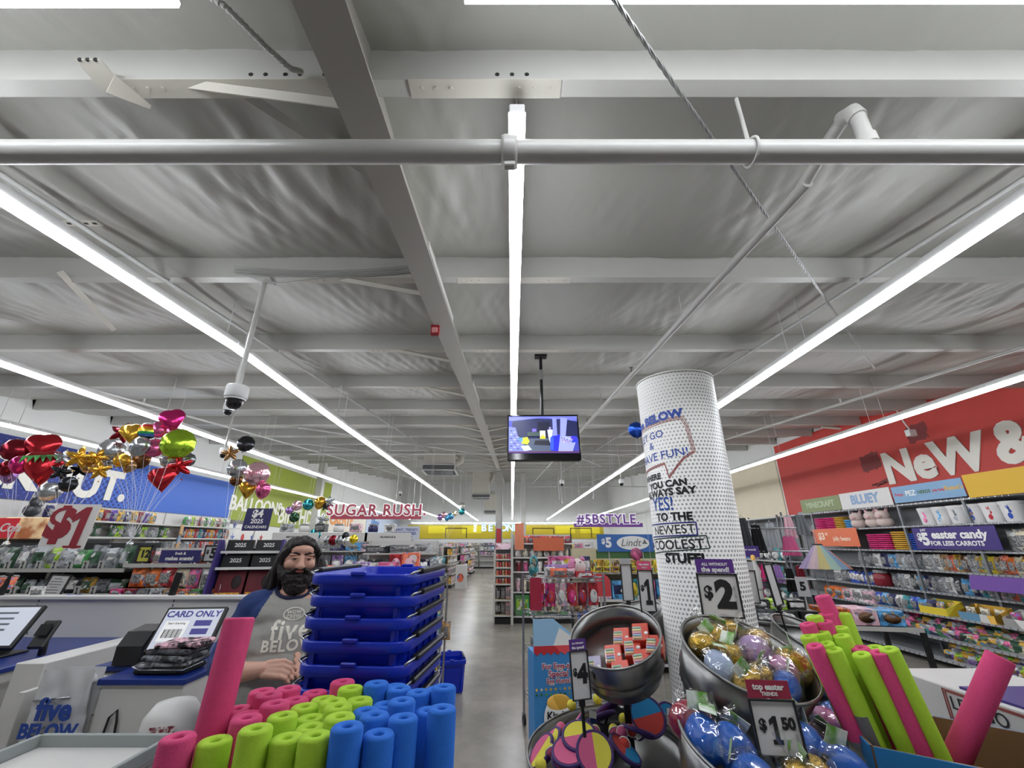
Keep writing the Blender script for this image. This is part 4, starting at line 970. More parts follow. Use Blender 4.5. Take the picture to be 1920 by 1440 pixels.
# beard and hair
m_hair = M('dark hair', '#1c1412', .55, var=.35, vscale=60, bump=.8, bscale=120, stretch=(1, 1, .15))
bd = MB(); bd.T = HT
bd.ell((0, -.075, 1.565), (.071, .055, .062), 20, 12); bd.ell((0, -.085, 1.53), (.056, .045, .05), 20, 12)
for s in (-1, 1):
    limb(bd, [(s * .076, -.02, 1.675), (s * .074, -.035, 1.62), (s * .06, -.065, 1.585)], [.014, .022, .03]); limb(bd, [(s * .045, -.09, 1.6), (s * .05, -.075, 1.58)], [.02, .03])
    limb(bd, [(0, -.132, 1.626), (s * .022, -.128, 1.622), (s * .038, -.11, 1.603)], [.007, .009, .012])
bme = remeshed(bd, 'beard', .004, 3)
displace(bme, lambda x, y, z: noise.noise((x * 60, y * 60, z * 60)) * .006 + noise.noise((x * 150, y * 150, z * 150)) * .004)
mk('beard', bme, m_hair, man)
hr_ = MB(); hr_.T = HT
hr_.ell((0, .012, 1.692), (.094, .112, .104), 24, 16); hr_.ell((0, .06, 1.6), (.105, .07, .14), 20, 14)
limb(hr_, [(.01, -.075, 1.765), (-.04, -.085, 1.75), (-.075, -.06, 1.71), (-.088, -.035, 1.66)], [.015, .018, .02, .02]); limb(hr_, [(.01, -.075, 1.765), (.05, -.075, 1.745), (.08, -.045, 1.70)], [.014, .016, .02])
hr_.T = Matrix()
for s in (-1, 1):
    for (x, y, k) in ((.092, .0, .7), (.1, .03, 1.0), (.085, .06, 1.0)):
        limb(hr_, [(s * x * .95, y, 1.68), (s * (x + .022), y + .005, 1.6), (s * (x + .035 * k), y + .005, 1.53), (s * (x + .03 * k), y, 1.475)], [.024, .03, .034, .02])
hme = remeshed(hr_, 'hair', .005, 4)
displace(hme, lambda x, y, z: noise.noise((x * 70, y * 70, z * 9)) * .009 + noise.noise((x * 30, y * 30, z * 14)) * .008)
mk('hair', hme, m_hair, man)
# shirt: grey body, blue raglan sleeves
sh = MB()
sh.ell((0, .0, 1.37), (.225, .15, .135), 24, 14); sh.ell((0, -.03, 1.25), (.225, .175, .17), 24, 14); sh.ell((0, -.055, 1.1), (.235, .205, .2), 24, 14); sh.ell((0, -.04, .98), (.225, .19, .14), 24, 14)
for s in (-1, 1):
    limb(sh, [(s * .08, .01, 1.47), (s * .18, .01, 1.425)], [.055, .082]); limb(sh, [(s * .18, .01, 1.42), (s * .24, .02, 1.29), (s * .27, .0, 1.19)], [.085, .078, .072])
    limb(sh, [(s * .27, .0, 1.185), (s * .255, -.065, 1.172)], [.07, .068])
sme = remeshed(sh, 'shirt', .007, 5)
bm = bmesh.new(); bm.from_mesh(sme)
bmesh.ops.delete(bm, geom=[f for f in bm.faces if (f.calc_center_median() - Vector((0, -.012, 1.525))).length < .088 and f.calc_center_median().z > 1.485 or f.calc_center_median().z < .86], context='FACES')
bm.to_mesh(sme); bm.free()
displace(sme, lambda x, y, z: noise.noise((x * 9 + z * 6, y * 9, z * 13)) * .012 + noise.noise((x * 22, y * 20, z * 30)) * .004)
for p in sme.polygons:
    c = p.center; seamx = .105 + (1.49 - c.z) * .42 + max(0, (1.36 - c.z)) * .15
    p.material_index = 1 if abs(c.x) > min(seamx, .225) and c.z > 1.12 else 0
m_gry = M('heather grey', '#9c9a94', .85, var=.16, vscale=160, bump=.15, bscale=300); m_slv = M('sleeve blue', '#22386e', .85, var=.1, vscale=90, bump=.15, bscale=300)
for m in (m_gry, m_slv): sme.materials.append(m)
shirt = bpy.data.objects.new('shirt', sme); COL.objects.link(shirt); shirt.parent = man
from mathutils.bvhtree import BVHTree
_bm = bmesh.new(); _bm.from_mesh(sme); _bv = BVHTree.FromBMesh(_bm); cpts = []
for i in range(32):
    a = 2 * math.pi * i / 32; h = _bv.ray_cast(Vector((.09 * math.cos(a), -.01 + .085 * math.sin(a), 2)), Vector((0, 0, -1)))
    cpts.append(Vector((.09 * math.cos(a), -.01 + .085 * math.sin(a), h[0].z if h[0] and h[0].z > 1.38 else 1.46)))
for _ in range(4): cpts = [(cpts[i - 1] + cpts[i] * 2 + cpts[(i + 1) % 32]) / 4 for i in range(32)]
_bm.free()
MB().tube(cpts, .011, 8, closed=True).build('collar', M('collar navy', '#1a2244', .85), man)
def on_shirt(me, mat, name, off=.002):
    from mathutils.bvhtree import BVHTree
    bm = bmesh.new(); bm.from_mesh(sme); bv = BVHTree.FromBMesh(bm)
    me = me.copy() if me.users else me
    b2 = bmesh.new(); b2.from_mesh(me); bmesh.ops.subdivide_edges(b2, edges=[e for e in b2.edges if e.calc_length() > .02], cuts=2); b2.to_mesh(me); b2.free()
    for v in me.vertices:
        h = bv.ray_cast(Vector((v.co.x, -1, v.co.y)), Vector((0, 1, 0)))
        v.co = Vector((v.co.x, (h[0].y if h[0] else -.2) - off, v.co.y))
    bm.free(); return mk(name, me, mat, shirt)
def shtext(s, size, x, z, mat, bold, wide=1.):
    me = text_mesh(s, bold, 0., spacing=1.12).copy(); me.transform(T(x, z, 0) @ Matrix.Diagonal((size * wide, size, 0, 1))); return on_shirt(me, mat, 'print')
mw = M('print white', '#e2ddcf', .7)
shtext('five', .115, .03, 1.335, mw, .022); shtext('BELOW', .066, .03, 1.27, mw, .03)
ov = [(.03 + .048 * math.cos(2 * math.pi * i / 28), 1.405 + .027 * math.sin(2 * math.pi * i / 28)) for i in range(28)]
def outl(pts, w):
    b = MB(); n = len(pts)
    for i in range(n):
        p, q_ = Vector(pts[i]), Vector(pts[(i + 1) % n]); d = (q_ - p).normalized(); s_ = Vector((-d.y, d.x)) * w
        b._a([(*(p - s_), 0), (*(q_ - s_), 0), (*(q_ + s_), 0), (*(p + s_), 0)], [(0, 1, 2, 3)], False)
    return b.mesh('badge')
on_shirt(outl(ov, .003), mw, 'badge_outline'); shtext('WOW', .022, .03, 1.412, mw, .04); shtext('CREW', .022, .03, 1.392, mw, .04)
# trousers and shoes
tr = MB(); tr.ell((0, -.01, .93), (.2, .17, .12), 20, 10)
for s in (-1, 1): limb(tr, [(s * .1, .0, .93), (s * .115, -.01, .52), (s * .12, .02, .09)], [.115, .085, .075])
mk('trousers', remeshed(tr, 'trousers', .009, 4), M('trousers black', '#202226', .85, bump=.2, bscale=90), man)
for s in (-1, 1):
    sb = MB(); sb.ell((s * .12, -.05, .05), (.05, .14, .05), 16, 10, fn=lambda p: Vector((p.x, p.y, max(p.z, -.05)))); sb.box((s * .12, -.05, .012), (.09, .27, .024), ch=.008); sb.build('shoe', m_blk, man)
# ------------------------------------------------------------------ merchandise kit
ORD = ['first', 'second', 'third', 'fourth', 'fifth', 'sixth', 'seventh', 'eighth', 'ninth', 'tenth', 'eleventh', 'twelfth', 'thirteenth', 'fourteenth', 'fifteenth', 'sixteenth', 'seventeenth', 'eighteenth', 'nineteenth', 'twentieth', 'twenty-first', 'twenty-second', 'twenty-third', 'twenty-fourth']
KM = {}
def _bag(k, patch=False):
    b = MB()
    def S(sg, u, v, o=0.):
        t = .5 * (max(0, math.sin(math.pi * u)) ** .6) * (max(0, math.sin(math.pi * min(1, v * 1.08))) ** .5) * (.85 + .3 * noise.noise((u * 5 + k * 3.1, v * 5, k)))
        return ((u - .5) * (1 - .1 * math.sin(math.pi * v)), sg * (t + o), v + .02 * math.sin(u * 9 + k) * (v > .9))
    if patch: b.grid(lambda u, v: S(-1, .18 + .64 * u, .22 + .5 * v, .03), 6, 6)
    else: b.grid(lambda u, v: S(-1, u, v), 10, 10); b.grid(lambda u, v: S(1, 1 - u, v), 10, 10)
    return b
for k in range(3):
    KM['bag', k] = [('pack', _bag(k).mesh('pack'), 0), ('front_label', _bag(k, True).mesh('front_label'), 1)]
KM['box', 0] = [('carton', MB().box((0, 0, .5), (1, 1, 1), ch=.02).mesh('carton'), 0), ('front_label', MB().box((0, -.505, .52), (.8, .02, .5)).mesh('front_label'), 1)]
KM['box', 1] = [('carton', MB().box((0, 0, .5), (1, 1, 1), ch=.02).mesh('carton'), 0), ('front_label', MB().lathe([(0, 0), (.33, 0), (.33, .02), (0, .02)], 16).mesh('front_label'), 1)]
for v in KM['box', 1][1][1].vertices: v.co = Vector((v.co.x, -.5 - v.co.z, .5 + v.co.y))
KM['jar', 0] = [('jar', MB().lathe([(0, 0), (.44, 0), (.5, .06), (.5, .62), (.42, .76), (.36, .8)], 16).mesh('jar'), 0), ('lid', MB().lathe([(.4, .79), (.42, .8), (.42, .97), (.36, 1), (0, 1)], 16).mesh('lid'), 1)]
KM['tumbler', 0] = [('cup', MB().lathe([(0, 0), (.36, 0), (.38, .03), (.5, .9), (.46, .9), (0, .88)], 16).mesh('cup'), 0), ('lid', MB().lathe([(.51, .88), (.52, .93), (.4, 1), (0, 1)], 16).mesh('lid'), 1)]
KM['vase', 0] = [('vase', MB().lathe([(0, 0), (.34, 0), (.46, .15), (.5, .4), (.42, .62), (.24, .8), (.22, .95), (.3, 1), (.2, 1), (.15, .9)], 18).mesh('vase'), 0), ('neck_band', MB().lathe([(.25, .82), (.27, .84), (.25, .88)], 14).mesh('neck_band'), 1)]
KM['bucket', 0] = [('pail', MB().lathe([(0, 0), (.4, 0), (.41, .03), (.485, .96), (.46, .96), (.39, .05), (0, .05)], 24).mesh('pail'), 0), ('rim_bands', MB().lathe([(.47, .84), (.5, .85), (.5, .88), (.48, .89), (.5, .9), (.505, .93), (.49, .94), (.51, .95), (.51, .99), (.48, 1), (.46, .96)], 24).mesh('rim_bands'), 2),
                    ('bunny_print', None, 1)]
def bunny():
    b = MB()
    def pt(x, z): a = (x) * 1.9; r = .40 + .085 * z + .012; return (r * math.sin(a), -r * math.cos(a), z)
    def blob(cx, cz, rx, rz, rot=0.):
        n = 14; pts_ = []
        for i in range(n):
            a = 2 * math.pi * i / n; x, z = rx * math.cos(a), rz * math.sin(a); pts_.append(pt(cx + x * math.cos(rot) - z * math.sin(rot), cz + x * math.sin(rot) + z * math.cos(rot)))
        b._a([pt(cx, cz)] + pts_, [(0, 1 + i, 1 + (i + 1) % n) for i in range(n)], False)
    blob(0, .28, .12, .15); blob(.07, .5, .075, .08); blob(.0, .66, .03, .13, .5); blob(.06, .68, .03, .13, .15); return b
KM['bucket', 0][2] = ('bunny_print', bunny().mesh('bunny_print'), 1)
tw = MB().box((0, 0, .5), (1, 1, .92), ch=.2).mesh('towel')
KM['hang', 0] = [('backing_card', MB().box((0, .3, .5), (1, .06, 1)).mesh('backing_card'), 0), ('blister', MB().ell((0, .05, .4), (.38, .45, .3), 12, 8).mesh('blister'), 1)]
KM['plush', 0] = [('body', MB().ell((0, 0, .3), (.42, .4, .32), 16, 10).mesh('body'), 0), ('head', MB().ell((0, -.12, .68), (.36, .34, .3), 16, 10).mesh('head'), 0), ('ear', MB().ell((-.22, -.05, .95), (.1, .07, .2), 10, 8, Euler((0, R(-20), 0))).mesh('ear'), 1), ('ear', MB().ell((.22, -.05, .95), (.1, .07, .2), 10, 8, Euler((0, R(20), 0))).mesh('ear'), 1), ('snout', MB().ell((0, -.45, .62), (.14, .08, .1), 10, 8).mesh('snout'), 1)]
KM['garment', 0] = [('garment', MB().grid(lambda u, v: ((u - .5) * (.55 + .45 * v), .12 * math.sin(u * 19) * (.3 + v), 1 - v), 18, 8).grid(lambda u, v: ((.5 - u) * (.55 + .45 * v), .18 + .12 * math.sin(u * 17) * (.3 + v), 1 - v), 18, 8).mesh('garment'), 0), ('hanger', MB().tube([(-.26, .08, .98), (0, .08, 1.06), (.26, .08, .98)], .015, 5).tube([(0, .08, 1.06), (0, .08, 1.12), (.03, .08, 1.15)], .012, 5).mesh('hanger'), 2)]
m_paper = M('label print', '#a9a69f', .5, col2='#545862', vscale=12, vec='Object')
m_clear = M('clear pack', '#c8ccc8', .1, alpha=.5, var=.15, vscale=10)
NOUN = {'bag': ('candy_bag', 'bag'), 'box': ('carton', 'box'), 'jar': ('jar', 'jar'), 'tumbler': ('tumbler', 'cup'), 'vase': ('vase', 'vase'), 'bucket': ('easter_bucket', 'bucket'), 'hang': ('hanging_pack', 'pack'), 'plush': ('plush_toy', 'plush'), 'garment': ('hanging_garment', 'garment')}
RND = random.Random(11)
def item(kind, loc, dims, col, rz, lb, group, name=None, cat=None, col2=None, rot=None, mats=None):
    nm, ct = NOUN[kind]; ks = [k for k in KM if k[0] == kind]; k = ks[RND.randrange(len(ks))]
    t = thing(name or nm, lb, cat or ct, loc, rz, group, rot=rot, scale=dims)
    mm = mats or (pm(col) if kind != 'jar' else M('glaze ' + col, PAL[col], .25, var=.1), pm(col2) if col2 else m_paper, m_card_w)
    for (pn, me, mi) in KM[k]: mk(pn, me, mm[mi] if len(mm) > mi else mm[0], t)
    return t

class Unit:
    """a shelving unit: x to the right along its front, y into its depth, z up"""
    def __init__(s, name, label, org, rz, L, D, levels, mat, back=None, cat='shelf', posts=True, post_step=1.22, ztop=None, lip=None, wire=False, base=None, fronts=None, side=None):
        s.o = thing(name, label, cat, org, rz); s.M = Matrix.Translation(org) @ Matrix.Rotation(rz, 4, 'Z'); s.rz = rz; s.D = D; s.L = L
        zt = ztop or max(levels) + .1
        for i, z in enumerate(levels):
            f0 = (fronts or {}).get(i, 0.)
            sh = MB().box((L / 2, (D + f0) / 2, z - .012), (L, D - f0, .024)).build('shelf', mat, s.o)
            if wire:
                for k in range(int(L / .09)): MB().box((.045 + k * .09, f0 - .004, z - .012), (.012, .006, .03)).build('wire_rung', m_blkm if k % 1 else m_wire, sh) if k < 60 else None
            else: MB().box((L / 2, f0 - .006, z - .01), (L, .012, .034)).build('price_rail', lip or m_steel, sh)
        if back: MB().box((L / 2, D - .01, zt / 2), (L, .02, zt)).build('back_panel', back, s.o)
        if posts:
            n = max(1, round(L / post_step))
            for i in range(n + 1):
                for y in ((.02, D - .03) if posts == 'both' else ((.02,) if posts == 'front' else (D - .03,))): MB().box((L * i / n, y, zt / 2), (.035, .035, zt)).build('upright', side or mat, s.o)
        if base: MB().box((L / 2, D / 2, .06), (L, D * .94, .12)).build('base', base, s.o)
    def pt(s, x, y, z): return s.M @ Vector((x, y, z))
    def row(s, z, x0, x1, n, kind, dims, cols, where, noun=None, name=None, cat=None, y=.08, jit=.05, col2=None, group=None, tilt=0., rows=1, mats=None, zj=0.):
        cnt = {}
        for i in range(n):
            c = cols[i % len(cols)] if isinstance(cols, (list, tuple)) else cols
            x = x0 + (x1 - x0) * ((i + .5) / n)
            lb = '%s %s, %s from left %s' % (c, noun or NOUN[kind][1], ORD[i % 24], where)
            sc = 1 + jit * RND.uniform(-1, 1)
            e = Euler((tilt, 0, s.rz + RND.uniform(-.8, .8) * jit * 2))
            p = s.pt(x, y + dims[1] / 2, z + .001 + RND.uniform(0, zj))
            item(kind, p, (dims[0] * sc, dims[1], dims[2] * (1 + jit * RND.uniform(-1.2, .8))), c, 0, lb, group or ((noun or NOUN[kind][1]) + 's ' + where)[:60], name, cat, (col2[i % len(col2)] if isinstance(col2, (list, tuple)) else col2), e, mats)
def towel_stack(p, rz, n, dims, col, lb, group='folded stacks'):
    t = thing('folded_stack', lb, 'textile', p, rz, group)
    for i in range(n):
        mk('fold', tw, M('cloth ' + col, PAL[col], .9, var=.15, vscale=12, bump=.3, bscale=60), t, T(RND.uniform(-.006, .006), RND.uniform(-.006, .006), i * dims[2]) @ Matrix.Diagonal((dims[0], dims[1], dims[2], 1)))
    return t
def sign_board(p, w, h, col, lines, lb, rz=0., lean=0., roll=0., th=.008, name='sign_board', group=None, tcol='#f2f0ec', border=None, stem=0.):
    """lines: (text, size, x, z, bold, colour or None) in metres from the board's centre"""
    t = thing(name, lb, 'sign', p, rot=Euler((lean, roll, rz)), group=group)
    MB().box((0, 0, 0), (w, th, h)).build('panel', M('board ' + col, col, .5), t)
    if stem:
        for sx in ((-.3, .3) if w > .3 else (0,)): MB().box((sx * w, .004, -h / 2 - stem / 2), (.012, .006, stem)).build('stem', m_steel, t)
    if border: 
        fr = MB()
        for s in (-1, 1): fr.box((s * w / 2, -.002, 0), (.012, th + .004, h + .012)); fr.box((0, -.002, s * h / 2), (w + .012, th + .004, .012))
        fr.build('border', M('board ' + border, border, .5), t)
    for l in lines:
        if not l[0]: continue
        s, sz, x, z = l[:4]; text(s, sz, M('ink ' + (l[5] if len(l) > 5 and l[5] else tcol), l[5] if len(l) > 5 and l[5] else tcol, .5), t, up(x, -th / 2 - .0008, z), bold=l[4] if len(l) > 4 else .03, depth=.0015)
    return t

# ------------------------------------------------------------------ side wall banners
def banner(side, y0, y1, z0, z1, mat, lb, name='wall_banner'):
    x = (XL + .015) if side < 0 else (XR - .015)
    t = thing(name, lb, 'banner', (x, (y0 + y1) / 2, (z0 + z1) / 2), R(90) if side < 0 else R(-90))
    MB().box((0, 0, 0), (y1 - y0, .03, z1 - z0)).build('panel', mat, t)
    return t
def dotmat(name, c1, c2, y_off=0.):
    m = M(name, c1, .55); nt = m.node_tree; N = nt.nodes; L = nt.links; b = N['Principled BSDF']
    tc = N.new('ShaderNodeTexCoord'); vo = N.new('ShaderNodeTexVoronoi'); vo.inputs['Scale'].default_value = 11; vo.inputs['Randomness'].default_value = 0
    mp = N.new('ShaderNodeMapping'); mp.inputs['Rotation'].default_value = (0, R(45), 0); L.new(tc.outputs['Object'], mp.inputs[0]); L.new(mp.outputs[0], vo.inputs[0])
    sx = N.new('ShaderNodeSeparateXYZ'); L.new(tc.outputs['Object'], sx.inputs[0])
    mr = N.new('ShaderNodeMapRange'); mr.inputs[1].default_value = y_off; mr.inputs[2].default_value = y_off + 3.5; mr.inputs[3].default_value = .62; mr.inputs[4].default_value = .0
    L.new(sx.outputs[0], mr.inputs[0])
    lt = N.new('ShaderNodeMath'); lt.operation = 'LESS_THAN'; L.new(vo.outputs['Distance'], lt.inputs[0]); L.new(mr.outputs[0], lt.inputs[1])
    mx = N.new('ShaderNodeMix'); mx.data_type = 'RGBA'; mx.inputs[6].default_value = (*lin(c1), 1); mx.inputs[7].default_value = (*lin(c2), 1); L.new(lt.outputs[0], mx.inputs[0]); L.new(mx.outputs[2], b.inputs['Base Color'])
    return m
bl = banner(-1, 2., 13.3, 2.46, 3.49, dotmat('blue banner print', '#3a66c0', '#22307e', .3), 'long blue dotted wall banner lettered in white above the left wall shelves')
mW = M('letter cream', '#e8e4d8', .5)
text('CHECK', .8, mW, bl, up(-1.25, -.018, -.08), bold=.045, depth=.012); text('OUT.', .8, mW, bl, up(1.0, -.018, -.1), bold=.045, depth=.012)
gb = banner(-1, 13.4, 20.5, 2.3, 4.4, M('lime banner', '#93a032', .55, var=.05, vscale=2), 'tall lime green wall banner lettered in white past the blue one')
text('BALLOONS', .6, mW, gb, up(-2.2, -.018, -.45), bold=.03, depth=.01); text('BIRTHDAY!', .8, mW, gb, up(1.2, -.018, -.65), bold=.03, depth=.01)
st5 = MB()
def starpts(r, n=5, q=.42): return [((r if i % 2 == 0 else r * q) * math.sin(math.pi * i / n), (r if i % 2 == 0 else r * q) * math.cos(math.pi * i / n)) for i in range(2 * n)]
hb = banner(-1, 13.45, 15.6, 1.75, 2.42, M('chart white', '#dedcd6', .5), 'white balloon chart with red and blue stars below the green banner', 'balloon_chart')
for i in range(8):
    mt_ = up(-.8 + .53 * (i % 4), -.017, .17 - .34 * (i // 4))
    if i % 3 == 2: MB().ell((0, 0, 0), (.09, .005, .11), 14, 8).build('heart_print', pm('red'), hb, mtx=T(-.8 + .53 * (i % 4), -.018, .17 - .34 * (i // 4)))
    else: MB().prism(starpts(.12), .004, Matrix()).build('star_print', pm('red' if i % 2 else 'blue'), hb, mtx=mt_)
cb = banner(-1, 20.6, 26, 2.3, 3.6, M('create banner', '#d8cfc0', .55), 'pale wall banner lettered in orange past the green one')
text('CREATE.', .85, M('ink orange', '#d88a3a', .5), cb, up(-.9, -.018, -.1), bold=.04, depth=.01)
pb = banner(-1, 26.1, 33.8, 2.3, 3.6, M('play banner', '#b8c4d8', .55, var=.1, vscale=1), 'pale blue wall banner near the back left corner')
text('Play', 1., M('ink blue', '#3a78b8', .5), pb, up(-2.2, -.018, -.1), bold=.04, depth=.01)
rb = banner(1, 2.2, 11.9, 2.44, 4.35, M('red banner', '#c0392f', .55, var=.07, vscale=3), 'big red wall banner lettered in cream above the right wall shelves')
text('NeW', .8, mW, rb, up(-.5, -.018, -.28), bold=.045, depth=.012, wide=1.05); text('&', .85, mW, rb, up(.62, -.018, -.24), bold=.045, depth=.012, align='LEFT')
# dark worn patch prints on the red banner
for (x, z, w, h) in ((-1.75, -.05, .5, .34), (-.55, .28, .42, .3), (-1.6, -.5, .55, .06)):
    MB().grid(lambda u, v: ((u - .5) * w + .05 * noise.noise((v * 6, u * 3, x)), -.0165, (v - .5) * h + .06 * noise.noise((u * 6, v * 3, z)) + .1 * w * (u - .5)), 8, 6).build('dark_print', M('banner dark print', '#7a2626', .6), rb, mtx=T(x, 0, z))
nb = banner(1, 15.6, 19.5, 2.3, 3.7, M('navy banner', '#2a2c62', .55), 'dark navy wall banner lettered in white behind the printed column')
text('POP.', .8, mW, nb, up(.4, -.018, -.1), bold=.05, depth=.01)
yb = banner(1, 12.0, 15.5, 2.45, 4.0, M('cream banner', '#ddd0b4', .55, var=.06, vscale=2), 'cream wall banner between the red and navy banners')
# back wall
bk = thing('back_band', 'yellow painted band along the back wall under the lights', 'banner', (-.5, YB - .02, 2.55))
MB().box((0, 0, 0), (XR - XL - 1.2, .04, 1.0)).build('panel', M('yellow band', '#b8a41c', .55, var=.12, vscale=.8), bk)
for x in (-5.2, -2.6, 4.6, 6.5): MB().box((x, -.03, .15), (1.5, .02, .55)).build('bright_panel', M('bright yellow', '#d8c81c', .5), bk)
for x in (-3.8, 2.9, 5.8):
    f = MB()
    for s in (-1, 1): f.box((x + s * .8, -.05, -.1), (.05, .03, .7))
    f.box((x, -.05, .25), (1.65, .03, .05)); f.build('hanging_frame', m_blkm, bk)
by = thing('lit_sign', 'glowing white and blue lettering sign hung before the back wall', 'sign', P(936, 990, Y=30))
mg = M('glow white', '#dff4ff', .5, emit=.75); mg2 = M('glow blue', '#3f98d8', .5, emit=.5)
for i, ch in enumerate('BEYOND'):
    text(ch, .62, mg2, by, up(-1.05 + i * .45, .03, 0), bold=.05, depth=.02, name='letter_outline'); text(ch, .62, mg, by, up(-1.05 + i * .45, 0, 0), bold=.012, depth=.02, name='letter')
text('FIVE', .28, mg, by, Matrix.Translation((-1.62, 0, 0)) @ FACE @ Euler((0, 0, R(90))).to_matrix().to_4x4(), bold=.03, depth=.02, name='letter')
for s in (-1.2, 1.2): MB().cyl((s, .1, .4), (s, .1, hp(30) - by.location.z), .012, n=5).build('hanger_rod', m_pipe, by)
# hanging category signs
def hang_sign(txt, p, w, col, lb, size, rz=0.):
    t = thing('hanging_sign', lb, 'sign', p, rz)
    MB().box((0, .02, -size * .42), (w, .02, size * .3)).build('backing_strip', M('board ' + col, col, .5), t)
    text(txt, size, M('sign white', '#efeef0', .5, emit=.35), t, up(0, .004, 0), bold=.07, depth=.008, name='letter_outline', spacing=1.12)
    text(txt, size, M('ink ' + col, col, .5), t, up(0, -.012, 0), bold=.02, depth=.006, name='letter', spacing=1.12)
    for s in (-.4, .4): MB().cyl((s * w, .03, size * .3), (s * w, .03, hp(p[1]) + .17 - p[2]), .006, n=5).build('hanger_wire', m_pipe, t)
    return t
hang_sign('SUGAR RUSH.', P(706, 957, Y=11.8), 2.45, '#b04a5a', 'hanging white outlined sign of red lettering over the candy aisle', .40)
hang_sign('#5BSTYLE.', P(1140, 974, Y=12.6), 1.98, '#7a4a9e', 'hanging white outlined sign of purple lettering left of the printed column', .36)
# ------------------------------------------------------------------ checkout counters on the left
m_lam = M('white laminate', '#d6d4d0', .4, var=.03, vscale=4); m_btop = M('blue counter top', '#16307e', .3, var=.05, vscale=8); m_gap = M('panel gap', '#2a2a2c', .6)
ct = thing('checkout_counter', 'white checkout counter with a dark blue top behind the tall pink noodle', 'counter', (-2.1, 2.66, 0))
MB().box((.12, .42, .52), (.44, .84, 1.04), ch=.004).build('cabinet', m_lam, ct)
MB().box((-.22, .6, .51), (.34, .6, 1.02), ch=.004).build('cabinet_wing', m_lam, ct)
MB().box((.12, .42, 1.055), (.47, .88, .03), ch=.004).build('top', m_btop, ct)
MB().box((-.23, .6, 1.045), (.36, .64, .03), ch=.004).build('top_wing', m_btop, ct)
MB().box((.325, -.001, .5), (.006, .003, .96)).build('panel_seam', m_gap, ct)
for k in range(12): MB().box((-.02 + .03 * (k % 6), .30 + .03 * (k // 6) , 1.0712), (.015, .015, .001)).build('check_print', M('counter pale print', '#8aa0d8', .5), ct)
cw = MB().tube([(-.02, -.012, .72), (.0, -.014, .9), (.03, -.012, .93), (.045, -.014, .88), (.06, -.012, .7)], .006, 6).build('cable', m_blk); tag(cw, 'black cable looped down the front of the white checkout counter', 'cable'); cw.location = (-2.1, 2.66, 0)
# left counter
c2 = thing('checkout_counter', 'second checkout counter with a blue top at the left edge', 'counter', (-3.45, 2.85, 0))
MB().box((0, .45, .52), (.94, .9, 1.04), ch=.004).build('cabinet', m_lam, c2); MB().box((0, .45, 1.055), (.98, .94, .03), ch=.004).build('top', m_btop, c2)
pt_ = thing('counter_partition', 'white boxy partition standing between the two checkout counters', 'partition', (-2.74, 2.78, 0))
MB().box((0, .42, .555), (.17, .84, 1.11), ch=.004).build('panel', m_lam, pt_); MB().box((.105, .35, .5), (.03, .9, 1.0), ch=.003).build('side_panel', m_lam, pt_)
MB().box((.0, -.02, .30), (.24, .3, .02), ch=.003).build('low_shelf', m_lam, pt_)
bp_ = thing('counter_back_panel', 'long white back panel with dashed joints behind the registers', 'panel', (-3.3, 3.72, 0))
MB().box((.0, 0, .67), (2.6, .05, 1.34), ch=.004).build('board', m_lam, bp_); MB().box((0, 0, 1.345), (2.64, .12, .025), ch=.003).build('cap', m_lam, bp_)
for x in (-.45, .62):
    for k in range(9): MB().box((x, -.027, 1.32 - k * .032), (.006, .003, .018)).build('joint_dash', m_gap, bp_)
# near white table at the bottom left
wt = thing('white_table', 'white raised edge table top at the lower left corner', 'table', (-1.78, 2.0, -.025))
MB().box((0, 0, .93), (.56, .52, .03), ch=.004).build('top', m_lam, wt)
for (x, y, w, d) in ((0, .26, .6, .02), (-.29, 0, .02, .54), (.29, 0, .02, .54)): MB().box((x, y, .965), (w, d, .05), ch=.003).build('raised_edge', M('grey edge', '#9aa09e', .5), wt)
for sx in (-1, 1):
    for sy in (-1, 1): MB().cyl((sx * .25, sy * .22, 0), (sx * .25, sy * .22, .92), .02, n=10).build('leg', m_steel, wt)
rk = thing('rounded_kiosk', 'white rounded kiosk shell right of the checkout counter', 'kiosk', (-1.63, 2.44, 0))
MB().lathe([(0, 0), (.12, 0), (.12, .80), (.125, .9), (.115, .98), (.08, 1.03), (0, 1.05)], 28).build('shell', m_lam, rk)
MB().box((.04, -.118, .94), (.1, .006, .055), Euler((R(-12), 0, R(15)))).build('red_label', M('kiosk label', '#7a2432', .5, col2='#e0d8d4', vscale=60), rk)
